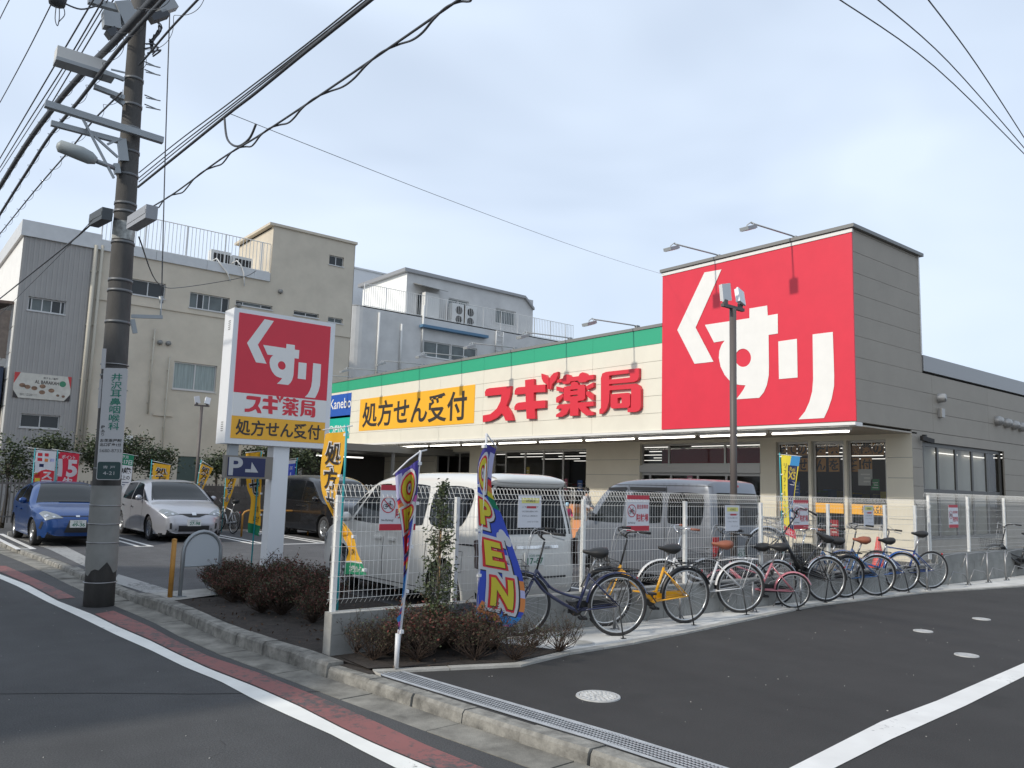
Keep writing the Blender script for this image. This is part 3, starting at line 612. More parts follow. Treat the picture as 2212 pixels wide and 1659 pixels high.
# tube lamps under the canopy
t0 = YC + .35; ks = 0
while t0 < 34.5:
    mb = MB(); mb.box((XF + .33, t0, 3.33), (XF + .43, t0 + 2.3, 3.395)); f_ = sbuild(mb, 'tube_fitting', m_trim)
    mb = MB(); mb.tube([(XF + .38, t0 + .05, 3.30), (XF + .38, t0 + 2.25, 3.30)], .022, 8); sbuild(mb, 'tube_lamp', m_tube, f_); t0 += 2.42
# interior: floor, ceiling, back wall, shelves, tubes
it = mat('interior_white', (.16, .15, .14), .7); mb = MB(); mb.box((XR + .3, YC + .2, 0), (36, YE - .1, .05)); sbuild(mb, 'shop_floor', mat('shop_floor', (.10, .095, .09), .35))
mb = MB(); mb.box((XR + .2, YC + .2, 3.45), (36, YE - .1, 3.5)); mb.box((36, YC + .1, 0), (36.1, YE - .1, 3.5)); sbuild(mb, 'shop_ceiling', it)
for i in range(6):
    mb = MB()
    for k in range(5): mb.tube([(23.6 + k * 2.6, YC + 1.2 + i * 4.3, 3.3), (23.6 + k * 2.6, YC + 4.4 + i * 4.3, 3.3)], .016, 6)
    sbuild(mb, 'ceiling_and_fill_tubes', m_tubein)
sc = [(.5, .1, .08), (.08, .2, .5), (.6, .5, .1), (.1, .35, .15), (.6, .6, .6), (.5, .25, .4)]
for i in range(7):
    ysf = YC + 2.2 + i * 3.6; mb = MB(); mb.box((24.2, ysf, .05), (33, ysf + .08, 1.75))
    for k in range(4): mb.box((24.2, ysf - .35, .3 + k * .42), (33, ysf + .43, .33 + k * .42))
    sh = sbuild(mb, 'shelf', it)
    for c_ in range(3):
        mb = MB()
        for k in range(4):
            for q_ in range(14):
                if rng.random() < .33:
                    x_ = 24.3 + q_ * .6; hh = rng.uniform(.15, .33)
                    mb.box((x_, ysf - .33, .335 + k * .42), (x_ + .5, ysf - .1, .335 + k * .42 + hh))
        mb.build('goods', mat('goods%d' % ((i + c_) % 6), sc[(i + c_) % 6], .5), sh) if not mb.v else sbuild(mb, 'goods', mat('goods_' + str((i + c_) % 6), sc[(i + c_) % 6], .5), sh)
mb = MB(); mb.box((23.7, YC + .5, .5), (28.6, YC + .54, 3.2)); sbuild(mb, 'interior_partition', mat('partition_cream', (.80, .77, .68), .7)); mb = MB()
for x_ in (24.2, 26.2): mb.tube([(x_, YC + .42, 3.0), (x_ + 1.5, YC + .42, 3.0)], .016, 6)  # tubes added to brighten the partition seen through the side windows
sbuild(mb, 'ceiling_and_fill_tubes', m_tubein)
# wall things on the side: camera, vents
mb = MB(); mb.obox((22.4, YC - .18, 3.25), (1, -.5, -.25), (.5, 1, 0), Z, .36, .12, .12); mb.box((22.5, YC - .1, 3.3), (22.58, YC + .0, 3.4)); sbuild(mb, 'security_camera', m_black)
for k, x in enumerate((27.6, 28.3, 28.9, 29.5, 30.6)):
    mb = MB(); mb.lathe([(0, -.22), (.1, -.2), (.16, -.1), (.16, 0)], (x, YC, 4.15 - .02 * k), 'Y', 10); sbuild(mb, 'vent_hood', m_alu)
mb = MB(); mb.lathe([(0, -.2), (.12, -.18), (.14, 0)], (23.6, YC, 4.5), 'Y', 10); mb.box((23.5, YC - .12, 3.95), (23.7, YC, 4.2)); sbuild(mb, 'wall_speaker', m_alu)
# sign lamps on arms
def signlamp(y, zt, lab, x0=XF):
    t = thing('sign_lamp', lab, 'spotlight', (x0, y, zt), 0, 'spotlights on arms above the fascia')
    mb = MB(); mb.tube([(.25, 0, .08), (0, 0, .1), (-1.85, 0, .02)], .022, 6); mb.box((.1, -.05, -.02), (.25, .05, .12)); mb.build('arm', m_lampg, t)
    mb = MB(); mb.tube([(-1.85, 0, .05), (-1.9, -.1, -.02), (-1.9, -.1, -.12)], .015, 5); mb.tube([(-1.85, 0, .05), (-1.9, .1, -.02), (-1.9, .1, -.12)], .015, 5); mb.build('bracket', m_lampg, t)
    mb = MB(); mb.obox((-1.98, 0, -.14), (1, 0, .35), YY, (-.35, 0, 1), .4, .26, .09); mb.build('lamp_head', m_lampg, t)
    mb = MB(); mb.obox((-1.97, 0, -.192), (1, 0, .35), YY, (-.35, 0, 1), .34, .22, .008); mb.build('lens', m_wht, t)
    return t
for i, u in enumerate((751, 823, 904, 995, 1102, 1221, 1367)):
    nth = ('leftmost', 'second from the left', 'third from the left', 'middle', 'third from the red block', 'second from the red block', 'nearest the red block')[i]
    signlamp(FX(u, 850, XF).y, ZL, 'grey spotlight on an arm over the green band, %s' % nth)
signlamp(FX(1712, 600, XF).y, ZB + .08, 'right grey spotlight on an arm above the red block'); signlamp(FX(1546, 600, XF).y, ZB + .08, 'left grey spotlight on an arm above the red block')
# ============================================================ BACKGROUND BUILDINGS
YBB = 40.2
m_beige = mat('beige_render', (.54, .485, .395), .85, nscale=.9, namt=.09, world=True); m_corr = mat('grey_corrugated', (.33, .32, .305), .6, nscale=1, namt=.05, world=True)
m_whitew = mat('white_metal_wall', (.76, .75, .71), .55, nscale=1.3, namt=.06, world=True); m_cap = mat('parapet_cap', (.55, .56, .56), .5, nscale=2, namt=.08)
m_wf = mat('window_frame_light', (.5, .5, .49), .4, metal=.3); m_pane = mat('old_window_glass', (.035, .04, .042), .12, spec=.35); m_pane2 = mat('frosted_window_glass', (.13, .15, .15), .35, spec=.3, nscale=1.2, namt=.3)
m_curt = mat('curtained_glass', (.26, .31, .30), .3, nscale=3, namt=.25, stretch=(8, 1, .3))
m_pipe = mat('drain_pipe', (.44, .41, .34), .6); m_wpipe = mat('white_pipe', (.66, .66, .64), .5)
def rect(u0, v0, u1, v1, Y, x0=0, z0=0):
    a = FY(u0, v0, Y); b = FY(u1, v1, Y); return (a.x - x0, min(a.z, b.z) - z0, b.x - x0, max(a.z, b.z) - z0)
bx0 = FY(55, 478, YBB).x; bx1 = FY(215, 515, YBB).x; bx2 = FY(592, 487, YBB).x; bx3 = FY(768, 530, YBB).x; zr = FY(55, 478, YBB).z; ztw = FY(592, 487, YBB).z
beige = thing('beige_building', 'three storey beige building with grey corrugated bay, roof railing and stair tower', 'building', (bx0, YBB, 0))
def bb(mb, name, m, parent=None): return sbuild(mb, name, m, parent, beige)
B0 = Vector((0, 0, 0)); hg = [rect(62, 640, 140, 680, YBB, bx0), rect(45, 893, 127, 927, YBB, bx0)]
hg = [(h[0], h[1], h[2], h[3]) for h in hg]
wall('grey_wall', (0, 0, 0), XX, bx1 - bx0, zr - .65, hg, m_corr, beige)
mb = MB()
for k in range(int((bx1 - bx0) / .2)):
    x = bx0 + .04 + k * .2; w_ = x - bx0
    segs = [(0, zr - .65)]
    for h in hg:
        if h[0] - .1 < w_ < h[2] + .06:
            ns = []
            for (a, b) in segs:
                if h[1] - .06 > a: ns.append((a, min(b, h[1] - .06)))
                if h[3] + .02 < b: ns.append((max(a, h[3] + .02), b))
            segs = ns
    for (a, b) in segs: mb.box((x, YBB - .022, a), (x + .08, YBB - .001, b))
o = bb(mb, 'corrugation', m_corr); o['kind'] = 'stuff'
window((0, 0, 0), XX, hg[0], beige, m_wf, [m_pane, m_pane2, m_pane2, m_pane], splits=[.1, .38, .63, .88]); window((0, 0, 0), XX, hg[1], beige, m_wf, m_pane, 2)
# beige wall with windows
wl0 = bx1 - bx0
hw = [rect(284, 601, 356, 646, YBB, bx1), rect(411, 630, 494, 677, YBB, bx1), rect(510, 648, 588, 670, YBB, bx1), rect(377, 780, 465, 848, YBB, bx1), rect(635, 670, 688, 688, YBB, bx1), rect(709, 684, 740, 700, YBB, bx1),
      rect(712, 550, 742, 577, YBB, bx1), rect(385, 985, 430, 1040, YBB, bx1), rect(600, 978, 640, 1010, YBB, bx1)]
wall('beige_wall', (wl0, 0, 0), XX, bx3 - bx1, zr - .65, [h for i, h in enumerate(hw) if i != 6], m_beige, beige)
wall('tower_wall', (bx2 - bx0, 0, zr - .65), XX, bx3 - bx2, ztw - zr + .65, [(hw[6][0] - (bx2 - bx1), hw[6][1] - zr + .65, hw[6][2] - (bx2 - bx1), hw[6][3] - zr + .65)], m_beige, beige)
BW = Vector((wl0, 0, 0))
window(BW, XX, hw[0], beige, m_wf, [m_pane, m_pane], 2); window(BW, XX, hw[1], beige, m_wf, [m_pane2, m_pane, m_pane2, m_pane2, m_pane], splits=[.2, .35, .5, .82]); window(BW, XX, hw[2], beige, m_wf, [m_pane, m_pane2, m_pane], splits=[.2, .7])
window(BW, XX, hw[3], beige, m_wf, m_curt, splits=[.5], fw=.06); window(BW, XX, hw[4], beige, m_wf, m_pane, 2); window(BW, XX, hw[5], beige, m_wf, m_pane2, 2); window(BW, XX, hw[6], beige, m_wf, m_pane, 2)
mb = MB(); mb.box((bx1 + hw[7][0], YBB + .05, hw[7][1]), (bx1 + hw[7][2], YBB + .1, hw[7][3])); bb(mb, 'door', mat('green_door', (.06, .09, .08), .5))
mb = MB(); mb.box((bx1 + hw[8][0], YBB + .05, hw[8][1]), (bx1 + hw[8][2], YBB + .1, hw[8][3])); bb(mb, 'shutter', m_cop)
mb = MB(); D_ = 17
mb.add([(bx0, YBB, 0), (bx0, YBB + D_, 0), (bx0, YBB + D_, zr - .65), (bx0, YBB, zr - .65)], [(0, 3, 2, 1)]); lw = bb(mb, 'white_side_wall', m_whitew)
for k in range(7):
    mb = MB(); mb.box((bx0 - .03, YBB + .05, 1 + k * 1.15), (bx0 - .001, YBB + D_, 1 + k * 1.15 + 1.1)); bb(mb, 'cladding_board', m_whitew)
mb = MB(); mb.box((bx0 + .02, YBB + .3, zr - .62), (bx3 - .02, YBB + D_, zr - .652)); mb.box((bx3 - .02, YBB, 0), (bx3, YBB + D_, ztw)); mb.box((bx2, YBB + .02, zr - .65), (bx2 + .02, YBB + 5, ztw)); mb.box((bx2, YBB + .3, ztw - .1), (bx3 - .02, YBB + 5, ztw - .02)); bb(mb, 'roof', m_beige)
mb = MB(); mb.box((bx0 - .12, YBB - .12, zr - .65), (bx1 + .1, YBB + .3, zr + .05)); mb.box((bx0 - .12, YBB + .3, zr - .65), (bx0 + .25, YBB + D_, zr + .05)); bb(mb, 'parapet', m_cap)
x = bx1 + .1
while x < bx2 - .1:
    x2 = min(x + 2.4, bx2 - .05); mb = MB(); mb.box((x + .006, YBB - .1, zr - .65), (x2 - .006, YBB + .3, zr - .2)); bb(mb, 'parapet_block', m_cap); x = x2
mb = MB(); mb.box((bx2 - .25, YBB - .1, ztw - .02), (bx3 + .08, YBB + 5.1, ztw + .12)); bb(mb, 'tower_coping', m_beige)
railing((bx1 - bx0 + .1, .12, zr - .2), (bx2 - bx0 - .05, .12, zr - .2), 1.6, .18, m_wpipe, beige, 1.9)
zl = FY(350, 668, YBB).z; mb = MB(); mb.box((bx1 + .05, YBB - .06, zl), (bx3, YBB - .002, zl + .09)); zl2 = FY(215, 938, YBB).z
for (a, b) in (((330, 895), (372, 900)), ((257, 940), (332, 942))): 
    pa_, pb_ = FY(*a, YBB), FY(*b, YBB); mb.box((pa_.x, YBB - .07, pa_.z - .05), (pb_.x, YBB - .002, pa_.z + .05))
bb(mb, 'ledge', m_beige)
def vpipe(u0, v0, u1, v1, r, m, name='drain_pipe'):
    a = FY(u0, v0, YBB - .1); b = FY(u1, v1, YBB - .1); mb = MB(); mb.tube([a, Vector((a.x, a.y, b.z))], r, 8)
    for k in range(4): zz = b.z + (a.z - b.z) * (k + .5) / 4; mb.box((a.x - r * 1.4, YBB - .1, zz), (a.x + r * 1.4, YBB, zz + .05))
    bb(mb, name, m)
vpipe(222, 530, 175, 1000, .07, m_pipe); vpipe(208, 530, 165, 1000, .09, m_pipe); vpipe(367, 770, 350, 1020, .035, m_pipe); vpipe(335, 710, 325, 895, .04, m_pipe)
for (u, v) in ((345, 740), (363, 742), (605, 630), (515, 660)): mb = MB(); p = FY(u, v, YBB); mb.lathe([(0, -.14), (.12, -.12), (.12, 0)], (p.x, YBB, p.z), 'Y', 8); bb(mb, 'vent_hood', m_cop)
mb = MB(); p = FY(272, 948, YBB); mb.box((p.x - .2, YBB - .2, p.z - .25), (p.x + .25, YBB, p.z + .15)); bb(mb, 'meter_box', m_wpipe)
# roof air conditioners
for (u, v, lab) in ((475, 552, 'left rooftop air conditioner unit behind the beige building railing'), (521, 565, 'right rooftop air conditioner unit behind the beige building railing')):
    p = FY(u, v, YBB + .7); t = thing('air_conditioner', lab, 'air conditioner', (p.x, YBB + .7, zr - .45), 0, 'rooftop air conditioners on the beige building')
    mb = MB(); hz = FY(u, v - 9, YBB + .7).z - (zr - .45); mb.box((-.5, -.15, 0), (.5, .3, hz)); mb.build('casing', m_wpipe, t); mb = MB(); mb.box((-.38, -.165, hz * .3), (.46, -.152, hz * .85)); mb.build('grille', m_dark, t)
for (uv) in ([(468, 558), (480, 575), (492, 590), (498, 608)], [(512, 563), (522, 575), (527, 590), (528, 618)]):
    mb = MB(); P = [FY(u, v, YBB - .14) for u, v in uv]; mb.tube([P[0] + YY * .9] + P, .035, 6); bb(mb, 'hose', m_wpipe)
# banner on the grey bay
p0 = FY(32, 868, YBB - .05); a = FY(32, 803, YBB - .05); b = FY(155, 815, YBB - .05); bw = b.x - a.x; bh = 1.55 * 1.12 * (a.z - p0.z) / (a.z - p0.z) * .86
bh = (a.z - FY(32, 858, YBB - .05).z)
ban = thing('restaurant_banner', 'pale restaurant banner with red corners and dish photos on the grey wall', 'banner', (a.x, YBB - .06, a.z - bh))
mb = MB(); mb.box((0, 0, 0), (bw, .02, bh)); sh_ = mb.build('sheet', mat('banner_pale', (.55, .53, .47), .6, nscale=4, namt=.12), ban)
m_br = mat('banner_red', (.5, .05, .05), .6); m_bg = mat('banner_green', (.05, .22, .12), .6)
mb = MB(); mb.add([(0, -.004, bh), (bw * .1, -.004, bh), (0, -.004, bh * .55), (bw, -.004, bh), (bw * .93, -.004, bh), (bw, -.004, bh * .5)], [(0, 2, 1), (3, 4, 5)]); mb.build('red_corner', m_br, ban)
mb = MB(); mb.add([(0, -.004, 0), (bw * .1, -.004, 0), (0, -.004, bh * .3), (bw, -.004, 0), (bw, -.004, bh * .28), (bw * .9, -.004, 0)], [(0, 1, 2), (3, 4, 5)]); mb.build('dark_corner', m_ink, ban)
lettering('AL BARAKAH', m_ink, (bw * .36, 0, bh * .62), XX, bw * .42, bh * .13, ban, .02); lettering('旅するご飯屋', m_ink, (bw * .5, 0, bh * .82), XX, bw * .26, bh * .08, ban, .01)
mb = MB(); mb.lathe([(0, 0), (bh * .12, 0)], (bw * .85, -.004, bh * .68), 'Y', 16, False); mb.build('badge', m_bg, ban)
md = mat('dish_print', (.22, .13, .08), .6, nscale=9, namt=.6)
for k, (x, z) in enumerate(((.15, .5), (.24, .45), (.36, .42), (.5, .52), (.5, .28), (.66, .38), (.78, .2), (.88, .18))):
    mb = MB(); vs = [(bw * x + (bw * (.055 if k < 6 else .03)) * math.cos(t), -.004, bh * z + bh * (.085 if k < 6 else .05) * math.sin(t)) for t in [i * math.pi / 6 for i in range(12)]]; mb.add(vs, [tuple(range(12))]); mb.build('dish_picture', md, ban)
for z_ in (.1, .05): lettering('個室あり 歓迎会承ります', m_ink, (bw * .12, 0, bh * z_ + .05), XX, bw * .3, bh * .04, ban, 0)
# old dark building at far left
old = thing('old_shopfront', 'old dark brown building with patched wooden eaves at the left edge', 'building', (bx0 - 7.05, YBB + 1, 0))
mb = MB(); mb.box((0, 0, 0), (6.95, 8, 6.2)); mb.build('walls', mat('dark_brown_wall', (.07, .06, .05), .8, nscale=2, namt=.4), old)
mb = MB(); mb.prism([(-.3, -.6, 8.6), (7.0, -.6, 8.9), (7.0, 8, 9.8), (-.3, 8, 9.8)], (0, 0, .12)); mb.build('roof', mat('rusty_roof', (.14, .10, .08), .8, nscale=3, namt=.4), old)
for k in range(8): mb = MB(); mb.box((k * .87, -.5, 6.5), (k * .87 + .84, -.44, 8.6)); mb.build('eave_board', mat('patched_board_%d' % (k % 2), ((.26, .22, .18), (.17, .14, .12))[k % 2], .8, nscale=4, namt=.3), old)
mb = MB(); mb.box((.2, -.5, 3.0), (6.9, -.45, 6.1)); mb.build('awning_sheet', mat('blue_black_sheet', (.03, .045, .08), .7), old)
# white building behind
YW = 54.0
wx = FY(785, 660, YW).x; wz = FY(785, 660, YW).z; wxr = FY(1240, 735, YW).x + 2.6; pcx = FY(880, 580, YW + 1.6).x; pz = FY(880, 580, YW + 1.6).z; pxr = FY(1152, 640, YW + 1.6).x
wb = thing('white_building', 'pale grey building with rounded corner, roof terrace railing and white penthouse', 'building', (wx, YW, 0))
m_pale = mat('pale_grey_wall', (.56, .555, .54), .7, nscale=.8, namt=.1, world=True)
hW = [rect(916, 735, 973, 778, YW, wx), rect(976, 741, 1030, 778, YW, wx)]
hW[1] = (hW[1][0], hW[0][1], hW[1][2], hW[0][3])
wall('wall', (0, 0, 0), XX, wxr - wx, wz, hW, m_pale, wb)
for h in hW: window((0, 0, 0), XX, h, wb, m_wpipe, m_pane2, 2, fw=.08)
mb = MB(); rr = 1.35; arc = [(-rr * math.sin(t), rr - rr * math.cos(t)) for t in [i * math.pi / 16 for i in range(9)]]
for i in range(8): mb.add([(arc[i][0], arc[i][1], 0), (arc[i + 1][0], arc[i + 1][1], 0), (arc[i + 1][0], arc[i + 1][1], wz), (arc[i][0], arc[i][1], wz)], [(0, 1, 2, 3)], True)
mb.add([(-rr, rr, 0), (-rr, 14, 0), (-rr, 14, wz), (-rr, rr, wz)], [(0, 1, 2, 3)]); mb.build('corner_wall', m_pale, wb)
mb = MB(); mb.prism([(-rr, 14, wz - .1)] + [(a, b, wz - .1) for a, b in arc[::-1]] + [(wxr - wx, 0, wz - .1), (wxr - wx, 14, wz - .1)], (0, 0, .08)); mb.build('terrace_floor', m_cap, wb)
zz = rect(765, 770, 782, 800, YW, wx); mb = MB(); mb.box((-rr - .02, 1.3, zz[1]), (-rr + .03, 2.6, zz[3] + .3)); mb.build('side_window', m_pane, wb)
railing((0.1, .12, wz), (wxr - wx - 2.6, .12, wz), 1.75, .19, m_wpipe, wb, 1.9); railing((-rr + .1, 1.1, wz), (-rr + .1, 6, wz), 1.75, .19, m_wpipe, wb, 1.9)
for (u0, v0, v1) in ((820, 675, 820), (868, 700, 810), (916, 660, 760)): mb = MB(); a = FY(u0, v0, YW - .08); b = FY(u0, v1, YW - .08); mb.tube([P_(a, wb), P_(Vector((a.x, a.y, b.z)), wb)], .09, 6); mb.build('pipe', m_wpipe, wb)
a = FY(906, 702, YW); b = FY(1048, 728, YW); mb = MB(); mb.box((a.x - wx, -.5, a.z - .2), (b.x - wx, 0, a.z + .02)); mb.build('blue_awning', mat('blue_awning', (.09, .19, .30), .6), wb)
a = FY(1070, 715, YW); mb = MB()
for dx in (0, .75): mb.tube([(a.x - wx + dx, -.15, a.z - 1.9), (a.x - wx + dx, -.15, a.z)], .05, 5)
for k in range(5): mb.tube([(a.x - wx, -.15, a.z - k * .42), (a.x - wx + .75, -.15, a.z - k * .42)], .025, 5)
mb.build('ladder', m_wpipe, wb)
px0, px1 = pcx - wx, pxr - wx
hP = [rect(969, 643, 1012, 672, YW + 1.6, wx + px0, wz), rect(1071, 665, 1113, 705, YW + 1.6, wx + px0, wz), rect(901, 632, 921, 688, YW + 1.6, wx + px0, wz)]
hP = [(h[0], max(h[1], .2), h[2], h[3]) for h in hP]
wall('penthouse_wall', (px0, 1.6, wz), XX, px1 - px0, pz - wz - .35, hP, m_pale, wb)
for h in hP: window((px0, 1.6, wz), XX, h, wb, m_wpipe, m_pane2 if h is not hP[2] else m_pane, 2, fw=.07)
mb = MB(); mb.add([(px0, 1.6, wz), (px0, 9, wz), (px0, 9, pz - .1), (px0, 1.6, pz - .35)], [(0, 3, 2, 1)]); mb.build('penthouse_side', mat('white_render', (.80, .80, .77), .6, nscale=1, namt=.04, world=True), wb)
zo = [(px0 - .35, pz), (px1 - 1.1, pz - .15), (px1 - .1, pz - 1.0), (px1, pz - 1.1), (px1, pz - 1.3), (px1 - 1.1, pz - .38), (px0 - .35, pz - .3)]
mb = MB(); mb.prism([(x, 1.35, z) for x, z in zo], (0, 8, 0)); mb.build('penthouse_roof', m_roofedge, wb)
a = FY(893, 612, YW + 1.6); mb = MB(); mb.prism([(a.x - wx, 1.58, a.z), (a.x - wx + 2.6, 1.58, a.z - .1), (a.x - wx + 2.6, .3, a.z - .5), (a.x - wx, .3, a.z - .4)], (0, 0, .05)); mb.build('door_canopy', m_cop, wb)
for (u, lab) in ((932, 'tall white air conditioner box by the penthouse door'), (990, 'left double fan unit on the white building terrace'), (1015, 'right double fan unit on the white building terrace')):
    p = FY(u, 690, YW + .9); t = thing('air_conditioner', lab, 'air conditioner', (p.x, YW + .9, wz), 0, 'condenser units on the white building terrace')
    hh = 2.3 if u == 932 else 1.85; mb = MB(); mb.box((-.68, 0, 0), (.68, .5, hh)); mb.build('casing', m_wpipe, t)
    mb = MB()
    for zc in (.5, 1.3): mb.lathe([(0, -.01), (.33, -.01), (.36, 0)], (0.05, 0, zc), 'Y', 12)
    if u != 932: mb.build('fan_grille', m_dark, t)
# second pale block behind
m_far = mat('far_pale_wall', (.62, .63, .64), .7); fb = thing('far_block', 'plain pale block showing between beige tower and penthouse', 'building', (FY(757, 590, 66).x - 2, 66, 0))
mb = MB(); mb.box((0, 0, 0), (6.6, 8, FY(757, 578, 66).z)); mb.build('walls', m_far, fb); mb = MB(); mb.box((-.1, -.1, FY(757, 578, 66).z), (6.7, 8, FY(757, 578, 66).z + .15)); mb.build('coping', m_cap, fb)
# dark carport with a lit tube between the buildings
cp = thing('carport', 'dark open carport with a lit tube lamp beyond the drugstore end', 'carport', (14.2, 31.5, 0))
mb = MB(); mb.box((0, 0, 3.0), (9, 6.5, 3.3)); mb.build('roof', m_cop, cp); mb = MB(); mb.box((0, 6.3, 0), (9, 6.5, 3)); mb.box((8.8, 0, 0), (9, 6.5, 3)); mb.build('back_wall', mat('carport_back', (.06, .055, .05), .8), cp)
for x in (.1, 4.5): mb = MB(); mb.box((x, .1, 0), (x + .12, .22, 3)); mb.build('post', m_cop, cp)
mb = MB(); mb.tube([(2.2, 3, 2.8), (4.6, 3, 2.8)], .035, 6); mb.build('tube_lamp', m_tubein, cp)
cw = thing('low_wall_block', 'small cream walled outbuilding behind the yellow banner', 'outbuilding', (15.4, 38.9, 0)); mb = MB(); mb.box((0, 0, 0), (3.4, 1.0, 4.6)); mb.build('walls', m_cream, cw)
# house across the street (behind the photographer): it shades the near left corner
hs = thing('house_across', 'two storey gabled house across the street, out of frame behind the camera', 'house', (-6.2, 7.0, 0))
mb = MB(); mb.prism([(-8, 0, -.1), (-8, 10, -.1), (-8, 10, 5.3), (-8, 6.5, 8.5), (-8, 3.5, 8.5), (-8, 0, 5.3)], (8, 0, 0)); mb.build('walls', m_beige, hs)
mb = MB(); mb.prism([(-8.2, -.2, 5.2), (-8.2, 3.45, 8.56), (-8.2, 6.55, 8.56), (-8.2, 10.2, 5.2), (-8.2, 10.3, 5.35), (-8.2, 6.6, 8.72), (-8.2, 3.4, 8.72), (-8.2, -.3, 5.35)], (8.4, 0, 0)); mb.build('roof', m_cop, hs)
for y_ in (1.5, 4.5, 7.5): mb = MB(); mb.box((0, y_, 3.2), (.05, y_ + 1.2, 4.5)); mb.build('window', m_pane, hs)
# ============================================================ VEHICLES
def cr_(pts, n=7):
    o = []
    for i in range(len(pts) - 1):
        p0 = pts[max(i - 1, 0)]; p1 = pts[i]; p2 = pts[i + 1]; p3 = pts[min(i + 2, len(pts) - 1)]
        for k in range(n):
            t = k / n; o.append(tuple(.5 * (2 * p1[a] + (p2[a] - p0[a]) * t + (2 * p0[a] - 5 * p1[a] + 4 * p2[a] - p3[a]) * t * t + (3 * p1[a] - p0[a] - 3 * p2[a] + p3[a]) * t ** 3) for a in (0, 1)))
    o.append(pts[-1]); return o
m_tyre = mat('tyre_rubber', (.02, .02, .021), .8); m_rim = mat('alloy_rim', (.36, .37, .38), .35, metal=.8); m_carglass = mat('tinted_car_glass', (.008, .009, .010), .09, spec=.2)
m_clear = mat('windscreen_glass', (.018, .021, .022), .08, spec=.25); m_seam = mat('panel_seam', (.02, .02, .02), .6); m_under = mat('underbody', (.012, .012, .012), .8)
m_hl = mat('headlamp', (.26, .28, .29), .15, spec=.8, metal=.4); m_tl = mat('tail_lamp', (.35, .01, .012), .15, spec=1.0); m_plate = mat('number_plate', (.66, .67, .65), .5); m_pgreen = mat('plate_green', (.02, .16, .09), .5)
m_chrome = mat('chrome', (.7, .7, .7), .1, metal=1); m_tls = mat('smoky_tail_lamp', (.10, .075, .07), .12, spec=1.0); m_amber = mat('amber_lamp', (.45, .15, .02), .2)
COLS = [(0, 0), (.45, .015), (.68, .06), (.82, .17), (.9, .34), (.955, .58), (.99, .84), (1.0, 1.0)]
def dOf(fx): return float(np.interp(abs(fx), [c[0] for c in COLS], [c[1] for c in COLS]))
